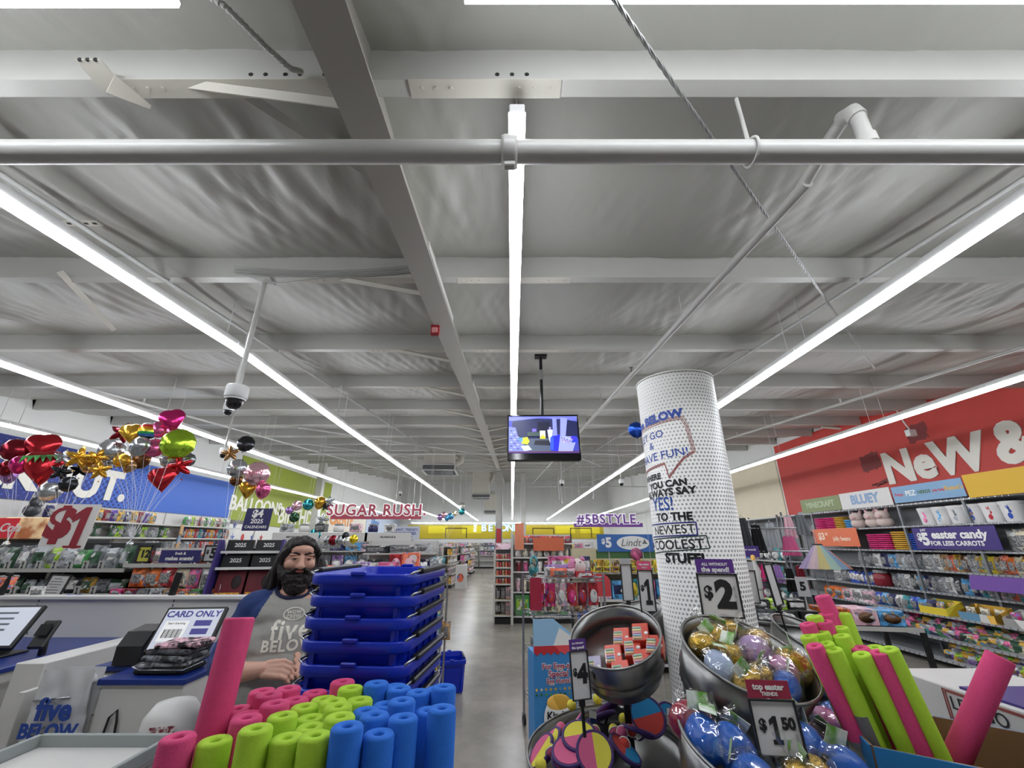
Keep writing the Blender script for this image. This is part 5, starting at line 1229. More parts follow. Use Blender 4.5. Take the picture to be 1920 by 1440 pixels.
# register and neighbours
def register(p, rz, lb, msg, full=True, flip=1):
    t = thing('checkout_screen', lb, 'screen', p, rz)
    tm = T(0, 0, .17, R(-32))
    MB().box((0, .012, 0), (.37, .03, .27), ch=.006).build('casing', m_blk, t, mtx=tm)
    sc_ = MB().box((0, -.005, .0), (.335, .004, .235)).build('display', M('display pale', '#c4c8d4', .3, emit=.35), t, mtx=tm)
    if full:
        text('CARD ONLY', .052, M('display violet', '#4a48a0', .4), sc_, up(0, -.0072, .085), bold=.03, depth=.0005, wide=1.1)
        MB().box((-.075, -.0075, -.015), (.14, .001, .12)).build('white_tile', M('display white', '#e4e4e4', .4, emit=.35), sc_)
        text('Start Scanning', .018, M('print black'), sc_, up(-.075, -.0082, .03), bold=.01, depth=.0004)
        for k in range(12): MB().box((-.125 + k * .009, -.0085, -.03), (.0035 if k % 3 else .006, .0008, .05)).build('bar', M('print black'), sc_)
        for k in range(3): MB().box((.08, -.0075, .03 - .05 * k), (.1, .001, .034)).build('purple_tile', M('display violet'), sc_)
    else:
        for k in range(5): MB().box((-.04, -.0075, .08 - .035 * k), (.2, .001, .012)).build('text_bar', M('display grey', '#6a6e78', .4), sc_)
    MB().box((0, .05, .05), (.1, .1, .1), ch=.01).build('stand', m_blk, t); MB().box((0, .03, .006), (.26, .2, .012), ch=.003).build('foot', m_blk, t)
    return t
register((-2.06, 3.02, 1.071), R(6), 'tilted checkout touchscreen reading card only on the blue counter', 1)
register((-3.35, 3.1, 1.071), R(4), 'tilted checkout touchscreen cut by the left edge', 1, False)
def pinpad(p, rz, lb):
    t = thing('card_reader', lb, 'card reader', p, rz)
    MB().box((0, 0, .12), (.09, .03, .17), Euler((R(-30), 0, 0)), ch=.008).build('body', m_blk, t); MB().box((0, -.022, .15), (.07, .004, .07), Euler((R(-30), 0, 0))).build('screen', M('black gloss'), t)
    for k in range(6): MB().box((-.022 + .022 * (k % 3), -.004 + .012 * (k // 3) * -1, .105 - .018 * (k // 3)), (.016, .004, .012), Euler((R(-30), 0, 0))).build('key', M('key grey', '#3a3c40', .5), t)
    MB().cyl((0, .03, 0), (0, .02, .09), .02, n=10).build('stalk', m_blk, t); return t
pinpad((-1.78, 3.05, 1.072), R(4), 'black card reader just right of the card only screen'); pinpad((-3.05, 3.12, 1.072), R(10), 'black card reader beside the left edge touchscreen')
prn = thing('receipt_printer', 'black receipt printer left of the card only screen', 'printer', (-2.33, 3.03, 1.062), R(4))
MB().prism([(0, 0), (.2, 0), (.2, .19), (.06, .17), (0, .1)], .15, Matrix(((0, 0, 1, -.075), (1, 0, 0, -.1), (0, 1, 0, 0), (0, 0, 0, 1)))).build('body', m_blk, prn); MB().box((0, -.02, .168), (.09, .02, .012), Euler((R(10), 0, 0))).build('paper_slot', M('key grey'), prn)
for (x, y, lb) in ((-4.1, 3.72, 'black post clamped on the white back panel, left'), (-2.72, 3.72, 'black post standing on the back panel above the card only screen')):
    tag(MB().box((x, y, 1.44), (.045, .03, .17), Euler((0, R(6), 0)), ch=.004).build('scanner_post', m_blk), lb, 'post')
# folded checked garments in a black tray on the counter
for i, (x, y, z, c, lb) in enumerate(((-1.95, 2.80, 1.072, 'black', 'lowest folded dark checked garment on the counter'), (-1.96, 2.81, 1.10, 'charcoal', 'second folded dark garment of the pile on the counter'), (-1.94, 2.80, 1.128, 'grey', 'third folded grey checked garment of the counter pile'), (-1.94, 2.82, 1.156, 'black', 'fourth folded black garment of the counter pile'), (-1.92, 2.84, 1.184, 'pale pink', 'folded pink and black checked garment on top of the counter pile'))):
    t = thing('folded_garment', lb, 'garment', (x, y, z), R(8 * math.sin(i * 2)), 'folded garments on the counter')
    g = MB().box((0, 0, .014), (.28 - .012 * i, .2, .028), ch=.01); me_ = g
    g.build('cloth', M('check cloth %d' % i, PAL[c], .9, col2=('#101012', '#b0b0b0', '#2a2a2c', '#505056', '#1a1416')[i], vscale=26, bump=.4, bscale=50), t)
    MB().box((0, -.09, .016), (.24, .03, .034), ch=.012).build('fold_edge', M('check cloth %d' % i), t)
tr_ = thing('wire_tray', 'thin white wire tray edge under the garment pile', 'tray', (-1.95, 2.74, 1.075))
MB().tube([(-.16, .1, .03), (-.16, -.02, .03), (-.1, -.04, .02), (.14, -.04, .02), (.15, .1, .03)], .004, 6).build('wire', m_wire, tr_)
# carrier bag rack
bg = thing('carrier_bag', 'white plastic carrier bag printed in blue hanging beside the counter', 'bag', (-2.36, 2.64, .70))
MB().grid(lambda u, v: (-.13 + .28 * u + .05 * (1 - v) * (u - .5), -.03 + .02 * math.sin(u * 14 + v * 3) * (1 - v * .6) + .012 * noise.noise((u * 7, v * 7, 2)), .42 * v), 20, 20).grid(lambda u, v: (-.13 + .28 * u, .03 + .02 * math.sin(u * 11) * (1 - v), .42 * v), 12, 8).build('film', M('carrier film', '#d4d4d4', .35, bump=.3, bscale=15), bg)
text('five', .13, M('ink blue bag', '#2a4a9e', .5), bg, up(.02, -.06, .25), bold=.04, depth=.001); text('BELOW', .085, M('ink blue bag'), bg, up(.02, -.06, .16), bold=.04, depth=.001)
bg2 = thing('carrier_bag', 'crumpled plain white carrier bag handles above the printed bag', 'bag', (-2.32, 2.70, 1.07))
MB().ell((0, 0, 0), (.09, .05, .035), 20, 12, fn=crump(.5, 16, 3)).build('film', M('carrier film'), bg2)
wr = thing('bag_rack', 'chrome wire rack arms holding the carrier bags', 'rack', (-2.36, 2.66, 0))
for k in range(2):
    MB().tube([(-.1, .14, .98 - .12 * k), (-.14, -.02, .97 - .12 * k), (-.12, -.06, .985 - .12 * k), (.06, -.06, 1.0 - .12 * k), (.1, .14, 1.0 - .12 * k)], .005, 6).build('wire_arm', m_wire, wr)
MB().box((0, .15, .52), (.26, .02, 1.04)).build('back_plate', m_lam, wr)
# ------------------------------------------------------------------ queue fixture of dollar bags
m_gsh = M('grey shelf', '#6c6e70', .5); m_dk = M('dark shelf back', '#3c3e40', .6)
q1 = Unit('queue_shelf', 'grey queue shelves of clear dollar bags behind the left register', (-5.6, 4.35, 0), 0, 1.9, .42, [1.10, 1.30, 1.515], m_gsh, m_dk, ztop=1.75, lip=m_steel)
m_tagk = M('print black')
for z, wh, cols in ((1.515, 'on the top queue shelf', ['silver', 'green', 'grey', 'silver', 'dark green', 'grey', 'silver', 'lime']), (1.30, 'on the middle queue shelf', ['grey', 'silver', 'charcoal', 'gold', 'grey', 'dark green', 'silver'])):
    q1.row(z, .03, 1.87, 13, 'bag', (.16, .1, .2 if z > 1.4 else .14), cols, wh, 'clear party bag', 'party_bag', y=.03, tilt=R(-6), jit=.14, col2=['silver', 'white', 'dark green', 'grey'])
    for i in range(12):
        x = .12 + i * .147; p = q1.pt(x, -.012, z + .03)
        MB().box((x, -.09, z + .04), (.055, .003, .075)).build('price_tag', M('tag grey', '#b8b8b4', .5), q1.o); one_glyph(.055, m_tagk, q1.o, up(x, -.0925, z + .04), .9).name = 'price_figure'
sg = sign_board(P(129, 992, Y=4.55), .42, .5, '#d8d4d0', [], 'big red dollar one sign above the left queue shelves', R(8), R(-6), name='dollar_sign')
sg.location.z += .0
text('$', .42, M('dollar red', '#8e1c2c', .45), sg, up(-.1, -.006, .05), bold=.05, depth=.004); one_glyph(.46, M('dollar red'), sg, up(.1, -.006, -.01), .85, .004)
text('WOW!', .1, M('dollar red'), sg, up(0, -.006, -.24), bold=.03, depth=.003)
MB().box((.0, .0, -.42), (.03, .006, .36)).build('stem', m_steel, sg)
nt_ = sign_board(P(103, 1102, Y=4.0), .15, .2, '#bcbcba', [], 'grey notice card of small print before the queue shelves', R(6), R(-14), R(3), name='notice_card', border='#1a1a1a', stem=.18)
for k in range(7): MB().box((-.01, -.0055, .07 - k * .022), (.1 if k % 3 else .06, .001, .006)).build('print_line', M('faint ink', '#77777a', .5), nt_)
MB().cyl((0, 0, -.1), (0, .04, -.27), .006, n=6).build('stem', m_blk, nt_)
cc = thing('drinks_cooler', 'black drinks cooler with a red and amber lit header at the left edge', 'cooler', (-5.55, 5.0, 0))
MB().box((0, .3, .9), (1.0, .6, 1.8), ch=.01).build('cabinet', m_blk, cc); MB().box((0, -.01, .85), (.86, .02, 1.4)).build('glass_door', M('cooler glass', '#1a1c20', .08), cc)
hd = MB().box((0, -.02, 1.9), (1.0, .5, .22), ch=.01).build('header', M('cooler header amber', '#a8623a', .35, col2='#e8c89a', vscale=6, emit=.25), cc)
MB().box((.02, -.275, 1.9), (.42, .008, .2)).build('red_panel', M('cola red', '#b81c2c', .35, emit=.3), hd); text('Coca-Cola', .12, M('lettering white'), hd, up(.02, -.281, 1.9), bold=.015, depth=.002, shear=.25)
# scent fixture
q2 = Unit('scent_shelf', 'candle and scent shelves behind the checkout under a purple sign', (-3.68, 4.3, 0), 0, .98, .4, [1.08, 1.28, 1.56], m_steel, M('white back', '#d0ccc8', .6), ztop=1.7)
q2.row(1.36, .08, .62, 4, 'bag', (.16, .1, .17), ['orange', 'orange', 'red', 'cream'], 'hanging in the scent shelves', 'yarn hank bag', 'yarn_bag', y=-.02, jit=.08)
q2.row(1.34, .62, .98, 3, 'bag', (.12, .08, .19), ['pink', 'white', 'coral'], 'at the right of the scent shelves', 'scent pack', 'scent_pack', y=-.02)
q2.row(1.28, .0, .98, 8, 'box', (.1, .08, .075), ['hot pink', 'dark red', 'grey', 'silver', 'tan', 'coral', 'green', 'orange'], 'on the middle scent shelf', 'soap bar', 'soap_bar', y=-.08)
q2.row(1.08, .0, .98, 8, 'box', (.11, .1, .08), ['pale pink', 'white', 'grey', 'white', 'pale pink', 'red', 'lime', 'orange'], 'on the low scent shelf', 'small carton', y=-.1)
q2.row(1.56, .02, .98, 7, 'bag', (.13, .1, .11), ['dark red', 'pale pink', 'pink', 'charcoal', 'coral', 'red', 'pale pink'], 'on the top scent shelf', 'bath bag', 'bath_bag')
sign_board(P(338, 1043, Y=4.34), .385, .11, '#2f2c6a', [('fresh &', .035, 0, .025, .02), ('makes scents!', .048, 0, -.02, .03)], 'violet blue sign reading makes scents over the yarn bags', stem=.03)
sign_board(P(271, 1039, Y=4.34), .12, .14, '#c4c04a', [('12', .09, .01, 0, .05, '#17171a'), ("'", .06, -.045, .02, .03, '#17171a')], 'yellow price card reading twelve left of the violet sign', border='#1a1a1a', name='price_card', stem=.03)
sign_board(P(396, 1038, Y=4.34), .125, .14, '#c8c8c8', [('$', .05, -.035, .015, .03, '#17171a'), ('5', .12, .022, 0, .05, '#17171a')], 'white price card reading five right of the violet sign', border='#1a1a1a', name='price_card', stem=.03)
for i, (px, py, c, lb) in enumerate(((200, 1124, 'pale pink', 'small pink and white carton on the counter back panel'), (318, 1128, 'yellow', 'yellow snack carton on the counter back panel'), (352, 1130, 'gold', 'second yellow snack bag right of the yellow carton'), (135, 1118, 'blue', 'crumpled blue wrapper on the counter back panel'), (62, 1118, 'white', 'white folded card leaning on the counter back panel'), (8, 1092, 'coral', 'orange and white bowl at the left edge'))):
    item(('box', 'box', 'bag', 'bag', 'box', 'tumbler')[i], P(px, py + 12, Y=3.75), ((.14, .08, .07), (.13, .08, .09), (.1, .06, .11), (.12, .06, .06), (.1, .02, .12), (.12, .12, .1))[i], c, R(5), lb, None, ('carton', 'snack_carton', 'snack_bag', 'wrapper', 'folded_card', 'bowl')[i])
# wall shelves on the left
u1 = Unit('wall_shelf', 'white shelves of snack bags along the left wall under the blue banner', (XL + .42, 4.6, 0), R(90), 8.8, .4, [.3, .75, 1.2, 1.55, 1.86, 2.16], m_steel, M('white back'), ztop=2.44, lip=m_steel)
sets = {2.16: [(1.2, 2.4, 7, ['charcoal', 'dark green', 'black']), (3.2, 4.0, 5, ['navy', 'purple', 'navy']), (4.0, 5.7, 10, ['navy', 'gold', 'dark red', 'purple', 'gold']), (6.6, 8.4, 14, ['green', 'white', 'lime', 'cream', 'dark red', 'cream'])],
        1.86: [(.8, 2.2, 8, ['black', 'charcoal', 'pale pink']), (2.6, 4.4, 11, ['dark green', 'tan', 'coral', 'orange', 'dark red']), (4.6, 6.2, 10, ['dark green', 'lime', 'grey', 'silver']), (6.6, 8.5, 12, ['navy', 'orange', 'gold', 'red', 'teal'])],
        1.55: [(.8, 2.4, 8, ['black', 'charcoal', 'grey']), (2.6, 4.4, 10, ['brown', 'gold', 'orange', 'coral']), (5.6, 7.0, 7, ['silver', 'white', 'grey']), (7.0, 8.5, 8, ['orange', 'navy', 'red', 'pale pink'])],
        1.2: [(3, 8.5, 22, ['dark red', 'orange', 'cream', 'grey', 'pink', 'navy'])]}
nm_ = {2.16: 'top', 1.86: 'second', 1.55: 'third', 1.2: 'fourth'}; sec = ['near section', 'second section', 'third section', 'far section']
for z, l in sets.items():
    for k, (a, b, n, cs) in enumerate(l): u1.row(z, a, b, n, 'bag', ((b - a) / n * .95, .16, .235), cs, 'in the %s, %s left wall shelf' % (sec[k], nm_[z]), 'snack bag', 'snack_bag', y=.05)
for i, (x, z) in enumerate(((2.5, 1.7), (6.4, 1.9))):
    t = thing('shelf_divider', 'tan printed divider strip slanting across the left wall shelves, %s' % ('nearer' if i == 0 else 'farther'), 'sign', u1.pt(x, -.03, z), R(90)); MB().box((0, 0, 0), (.1, .02, .55)).build('strip', pm('tan'), t)
bn = item('plush', u1.pt(2.9, .02, 2.17), (.3, .25, .34), 'charcoal', R(90), 'black plush toy perched on the top left wall shelf', None)
# ------------------------------------------------------------------ calendar rack
cr = thing('calendar_rack', 'tall black and purple calendar rack behind the man', 'rack', (-2.42, 4.02, 0), R(14))
m_purp = M('rack purple', '#3c2f78', .5)
for s in (-1, 1):
    MB().prism([(0, 0), (.5, 0), (.42, 1.62), (.3, 1.78), (.22, 1.78), (.06, 1.1)], .02, Matrix(((0, 0, 1, s * .27 - .01), (1, 0, 0, 0), (0, 1, 0, 0), (0, 0, 0, 1)))).build('side_panel', m_purp, cr)
    text('$4', .05, M('lettering white'), cr, Matrix.Translation((s * .285, -.0, 1.32)) @ Euler((R(90), 0, 0)).to_matrix().to_4x4(), bold=.02, depth=.001)
MB().box((0, .45, .85), (.52, .02, 1.7)).build('back_panel', m_blk, cr)
tiers = [(.10, .78, 'w'), (.13, .95, 'w'), (.16, 1.1, 'w'), (.2, 1.26, 'r'), (.24, 1.52, 'n'), (.28, 1.66, 'n')]
for k, (y, z, kd) in enumerate(tiers):
    tl = MB().box((0, y + .06, z), (.52, .14, .012)).build('tier', m_blk, cr); MB().box((0, y - .012, z + .008), (.52, .012, .022)).build('tier_lip', M('lettering white'), tl)
    MB().tube([(-.16, y - .02, z + .14), (-.16, y - .05, z + .14), (-.16, y - .05, z + .02), (-.16, y, z + .01)], .003, 5).build('wire_stop', m_wire, tl) if kd == 'r' else None
cdr = ['navy', 'black', 'charcoal']
for k, (y, z, kd) in enumerate(tiers):
    hts = (.15, .14, .14, .24, .12, .11)[k]
    for j in range(2):
        p = Matrix.Translation(cr.location) @ Matrix.Rotation(R(14), 4, 'Z') @ Vector((-.125 + .25 * j, y + .04, z + .008))
        lb = '%s wall calendar, %s on the %s tier of the calendar rack' % ({'w': 'black', 'r': 'dark red', 'n': 'black'}[kd], 'left' if j == 0 else 'right', ORD[5 - k])
        t = thing('calendar', lb, 'calendar', p, rot=Euler((R(-12), 0, R(14))), group='calendars on the rack')
        MB().box((0, .01, hts / 2), (.23, .03, hts)).build('cover', M('calendar red', '#6e1826', .45, var=.2, vscale=12) if kd == 'r' else m_blk, t)
        if kd == 'w':
            for q in (-1, 0, 1): MB().ell((q * .07, -.006, hts * .42), (.032 if q else .045, .004, .022 if q else .03), 12, 8).build('white_motif', M('lettering white'), t)
        elif kd == 'r': MB().ell((.05, -.006, hts * .6), (.04, .003, .06), 12, 8).build('dark_figure', M('calendar dark', '#2a1a1e', .5), t); MB().box((0, -.012, .03), (.2, .02, .05)).build('orange_tab', M('orange tab', '#e08a2a', .4, col2='#f0c040', vscale=40), t)
        else: text('2025', .05, M('lettering white'), t, up(0, -.006, hts * .55), bold=.02, depth=.001)
sign_board(P(483, 974, Y=4.46), .25, .22, '#2c2a5e', [('$4', .1, -.01, .055, .04), ('2025', .06, 0, -.02, .02), ('CALENDARS', .037, 0, -.075, .015)], 'navy sign reading four dollar 2025 calendars above the rack', R(8), R(-8), stem=.22)
# ------------------------------------------------------------------ balloons
def heart_fn(p):
    x, z = p.x, p.z; k = 1.; zz = z + .42 * abs(x) ** .8 * .6; return Vector((x * (1 - max(0, -z) * 1.1), p.y * 1., zz))
BM = {'round': MB().ell((0, 0, 0), (.5, .26, .5), 24, 16, fn=lambda p: p * (1 + .03 * math.sin(math.atan2(p.z, p.x) * 22) * (1 if abs(p.y) < .12 else 0))).mesh('balloon'),
      'drop': MB().ell((0, 0, 0), (.42, .4, .5), 20, 16, fn=lambda p: Vector((p.x * (1 + p.z * .35), p.y * (1 + p.z * .35), p.z))).mesh('balloon'),
      'heart': MB().ell((0, 0, 0), (.5, .24, .5), 28, 18, fn=lambda p: Vector((p.x * (1 - max(0, -p.z) * .9), p.y, p.z + abs(p.x) * .32 - .06))).mesh('balloon')}
def starballoon():
    b = MB(); n = 40
    def S(sg): return lambda u, v: (lambda a, r: (r * v * math.sin(a), sg * .2 * math.sqrt(max(0, 1 - v ** 2.2)) * (.85 + .15 * math.cos(5 * a)), r * v * math.cos(a)))(2 * math.pi * u, .22 + .30 * (2 * abs(((u * 5) % 1) - .5)) ** 1.1)
    b.grid(S(-1), n, 8); b.grid(S(1), n, 8); return b.mesh('balloon')
BM['star'] = starballoon()
knot = MB().cyl((0, 0, -.5), (0, 0, -.56), .02, .04, n=8).mesh('knot')
def balloon(kind, px, py, Y, wpx, col, lb, group, tie=None, roll=0., mat=None, prt=None):
    p = P(px, py, Y=Y); s = wpx / ppm(Y, p.z)
    t = thing('foil_balloon', lb, 'balloon', p, rot=Euler((0, roll, math.atan2(-p.x, p.y) * -1 * -.6)), group=group, scale=s)
    mk('envelope', BM[kind], mat or foilm(col), t); mk('knot', knot, mat or foilm(col), t, T(0, 0, -.02 if kind in ('round', 'drop') else -.04))
    if tie is not None:
        q_ = (Euler((0, roll, t.rotation_euler.z)).to_matrix().inverted() @ (Vector(tie) - p)) / s
        mid = q_ * .5 + Vector((.06, 0, -.05))
        MB().tube([(0, 0, -.55), mid, q_], .006, 4).build('ribbon', M('ribbon', '#d8d8dc', .3), t)
    if prt: text(prt[0], prt[1], M('ink ' + prt[2], prt[2], .4), t, up(0, -.27, .02), bold=.01, depth=.004)
    return t
m_rain = M('rainbow foil', '#d0d0d0', .2, metal=.6); 
def rainbow(m):
    nt = m.node_tree; N = nt.nodes; L = nt.links; tc = N.new('ShaderNodeTexCoord'); sx = N.new('ShaderNodeSeparateXYZ'); L.new(tc.outputs['Object'], sx.inputs[0])
    ad = N.new('ShaderNodeMath'); ad.operation = 'ADD'; ad.inputs[1].default_value = .5; L.new(sx.outputs[2], ad.inputs[0]); r = N.new('ShaderNodeValToRGB'); r.color_ramp.interpolation = 'CONSTANT'
    for i, c in enumerate(('#222222', '#4a7ac0', '#3aa060', '#e8d840', '#e0882e', '#c83a3a', '#e6e6e6')):
        e = r.color_ramp.elements[i] if i < 2 else r.color_ramp.elements.new(i / 7); e.position = i / 7; e.color = (*lin(c), 1)
    L.new(ad.outputs[0], r.inputs[0]); L.new(r.outputs[0], N['Principled BSDF'].inputs['Base Color'])
rainbow(m_rain)
def weight(p, c, lb):
    t = thing('balloon_weight', lb, 'weight', p - Vector((0, 0, .06)), group='balloon weights')
    MB().lathe([(0, 0), (.035, 0), (.03, .04), (.012, .06), (0, .062)], 12).build('weight', foilm(c), t); MB().tube([(0, 0, .06), (.012, 0, .075), (0, 0, .085), (-.012, 0, .075)], .003, 5, closed=True).build('loop', foilm(c), t)
    return p
tieA = weight(P(92, 1022, Y=4.58), 'silver', 'silver balloon weight under the middle balloon bunch'); tieB = weight(P(245, 1014, Y=4.58), 'silver', 'silver balloon weight left of the yellow price card'); tieC = weight(P(14, 1014, Y=4.58), 'white', 'white balloon weight at the left edge of the queue shelves')
W = 'in the left balloon bunch'
for a in (('round', 28, 843, 5.6, 40, 'dark red', 'upper dark red round balloon ' + W), ('heart', 80, 838, 5.7, 52, 'red', 'red heart balloon behind the strawberry ' + W), ('heart', 80, 875, 5.4, 62, 'red', 'red strawberry shaped balloon with green leaves ' + W), ('drop', 37, 872, 5.3, 34, 'hot pink', 'tall magenta teardrop balloon ' + W), ('drop', 14, 878, 5.4, 30, 'dark red', 'dark red balloon at the left edge ' + W), ('drop', 17, 893, 5.5, 28, 'lilac', 'small purple balloon lowest at the left edge ' + W)):
    b_ = balloon(a[0], a[1], a[2], a[3], a[4], a[5], a[6], 'balloons over the left queue', tieC, roll=.15 * math.sin(a[1]))
    if a[6].startswith('red strawberry'):
        for k in range(6): MB().prism([(-.07, 0), (.07, 0), (.12 * (k - 2.5) / 2.5, -.22)], .02, T(-.3 + .12 * k, -.26, .3, R(80), 0, 0)).build('leaf', pm('green'), b_)
W = 'in the middle balloon bunch'
for a in (('star', 148, 858, 5.0, 44, 'gold', 'large gold star balloon ' + W), ('star', 182, 858, 5.1, 34, 'gold', 'second gold star balloon ' + W), ('star', 187, 882, 4.9, 36, 'gold', 'lower gold star balloon ' + W), ('round', 170, 872, 5.2, 30, 'tan', 'brown gold round balloon ' + W), ('star', 120, 857, 5.4, 30, 'silver', 'silver star balloon ' + W), ('star', 115, 885, 5.2, 36, 'charcoal', 'dark silver star balloon ' + W), ('round', 128, 908, 5.0, 28, 'charcoal', 'black round balloon hanging low ' + W), ('round', 93, 922, 5.1, 34, 'silver', 'flat silver balloon lowest ' + W), ('star', 150, 880, 5.3, 30, 'black', 'black star balloon half hidden ' + W), ('star', 205, 868, 5.3, 26, 'silver', 'small silver star balloon at the right ' + W)):
    balloon(*a, 'balloons over the left queue', tieA, roll=.3 * math.sin(a[1] * 1.7))
W = 'in the tall balloon bunch'
for a in (('heart', 323, 787, 5.0, 42, 'hot pink', 'topmost plain pink balloon ' + W), ('round', 334, 832, 4.9, 56, 'lime', 'large green round balloon ' + W), ('star', 229, 812, 5.1, 40, 'dark red', 'dark red star balloon at the left ' + W), ('heart', 246, 812, 5.0, 36, 'gold', 'gold heart balloon ' + W), ('round', 278, 808, 5.05, 32, 'white', 'rainbow striped balloon ' + W), ('round', 300, 805, 5.1, 32, 'pink', 'pink balloon right of the striped one ' + W), ('round', 210, 843, 5.2, 42, 'silver', 'silver round balloon at the left ' + W), ('drop', 262, 838, 4.9, 38, 'silver', 'large silver teardrop balloon ' + W), ('round', 290, 840, 5.0, 34, 'pink', 'pink round balloon beside the green one ' + W), ('round', 228, 863, 5.1, 26, 'gold', 'small bronze balloon low at the left ' + W), ('round', 262, 862, 5.3, 34, 'brown', 'brown balloon behind the silver teardrop ' + W), ('drop', 243, 875, 5.2, 24, 'tan', 'lowest bronze balloon ' + W), ('round', 320, 860, 5.3, 34, 'silver', 'silver balloon behind the red stars ' + W), ('star', 337, 875, 5.0, 44, 'red', 'shiny red star balloon at the right ' + W), ('heart', 304, 897, 4.9, 44, 'red', 'lowest shiny red balloon ' + W), ('round', 352, 862, 5.3, 26, 'grey', 'grey balloon peeping right of the green one ' + W)):
    balloon(*a, 'balloons over the left queue', tieB, roll=.35 * math.sin(a[1] * 1.3), mat=m_rain if 'rainbow' in a[6] else None)
tieD = weight(P(412, 1056, Y=4.5), 'pink', 'pink balloon weight beside the five dollar card')
W = 'in the small bunch above the calendar sign'
for a in (('round', 461, 832, 6.4, 30, 'charcoal', 'dark round balloon topmost ' + W), ('star', 432, 850, 6.5, 32, 'tan', 'bronze star balloon ' + W), ('round', 445, 878, 6.3, 34, 'silver', 'silver and pink round balloon ' + W), ('round', 482, 888, 6.2, 44, 'pale pink', 'large pale pink lettered balloon ' + W), ('heart', 465, 917, 6.3, 32, 'gold', 'gold balloon under the pink one ' + W), ('drop', 493, 920, 6.2, 30, 'pink', 'pink teardrop balloon lowest ' + W), ('round', 443, 900, 6.5, 22, 'brown', 'small brown balloon ' + W)):
    balloon(*a, 'balloons above the calendars', tieD, roll=.2 * math.sin(a[1]), prt=('baby', .3, '#c07088') if 'lettered' in a[6] else None)
W = 'in the far bunch left of the candy sign'; tieE = weight(P(565, 1001, Y=9.2), 'teal', 'teal balloon weight on the party gondola')
for i, (px, py, w_, c, k) in enumerate(((543, 957, 14, 'lilac', 'round'), (557, 948, 18, 'pale pink', 'round'), (578, 946, 20, 'teal', 'round'), (552, 970, 18, 'dark green', 'round'), (600, 943, 24, 'gold', 'drop'), (618, 940, 20, 'silver', 'star'), (610, 950, 16, 'charcoal', 'star'), (605, 975, 24, 'silver', 'star'), (590, 1003, 22, 'teal', 'round'))):
    balloon(k, px, py, 10, w_, c, '%s %s balloon, %s from left %s' % (c, k, ORD[i], W), 'far balloons by the candy sign', tieE, .2 * math.sin(i * 2))
W = 'in the low bunch over the party table'; tieF = weight(Vector((-2.2, 6.55, 1.36)), 'red', 'red balloon weight on the gift table')
for i, (px, py, w_, c) in enumerate(((615, 1013, 16, 'silver'), (625, 1013, 18, 'dark red'), (637, 1013, 18, 'silver'), (651, 1015, 18, 'white'), (663, 1011, 16, 'yellow'), (648, 1005, 14, 'charcoal'))):
    balloon('round', px, py, 8, w_, c, '%s balloon, %s from left %s' % (c, ORD[i], W), 'low balloons over the party table', tieF)
W = 'in the far bunch near the back lights'; tieG = weight(P(836, 1017, Y=20.2), 'sky blue', 'blue balloon weight on a far aisle gondola')
for i, (px, py, w_, c, k) in enumerate(((825, 970, 12, 'lilac', 'drop'), (833, 966, 13, 'pale pink', 'drop'), (845, 968, 12, 'sky blue', 'round'), (852, 963, 10, 'cream', 'round'), (838, 972, 10, 'sky blue', 'drop'), (866, 948, 12, 'white', 'round'), (866, 959, 12, 'teal', 'round'))):
    balloon(k, px, py, 20, w_, c, '%s balloon, %s %s' % (c, ORD[i], W), 'far balloons near the back lights', tieG)
balloon('round', 1193, 806, 3.4, 30, 'blue', 'dark blue balloon half hidden behind the printed column', None, weight(Vector((1.0, 3.3, .06)), 'blue', 'blue balloon weight on the floor behind the printed column'))
# ------------------------------------------------------------------ chrome wire racks
def wire_rack(org, rz, L, D, levels, lb, top=None):
    t = thing('wire_rack', lb, 'rack', org, rz); zt = top or max(levels) + .03
    for x in (0, L):
        for y in (0, D):
            MB().cyl((x, y, .1), (x, y, zt), .0125, n=10).build('post', m_wire, t)
            MB().cyl((x - .012, y, .05), (x + .012, y, .05), .05, n=14).build('caster', m_blk, t); MB().box((x, y, .095), (.03, .03, .03)).build('caster_fork', m_wire, t)
    for z in levels:
        sh = MB().tube([(0, 0, z), (L, 0, z), (L, D, z), (0, D, z)], .005, 6, closed=True).build('shelf', m_wire, t)
        MB().tube([(0, 0, z - .035), (L, 0, z - .035), (L, D, z - .035), (0, D, z - .035)], .004, 6, closed=True).build('lower_rim', m_wire, sh)
        n = int(L / .03)
        for k in range(1, n): MB().cyl((L * k / n, 0, z), (L * k / n, D, z), .0025, n=4).build('wire', m_wire, sh) if z > 1 or k % 2 else None
        zz = MB(); pts_ = [(L * k / 24, -.001, z - (.035 if k % 2 else 0)) for k in range(25)]; zz.tube(pts_, .0025, 4).build('truss_wire', m_wire, sh)
    return t
wr1 = wire_rack((.22, 4.78, 0), R(12), .78, .46, [.3, .72, 1.06, 1.40], 'chrome wire rack on casters heaped with gifts right of the aisle')
R1 = Matrix.Translation((.22, 4.78, 0)) @ Matrix.Rotation(R(12), 4, 'Z')
def on1(x, y, z): return R1 @ Vector((x, y, z))
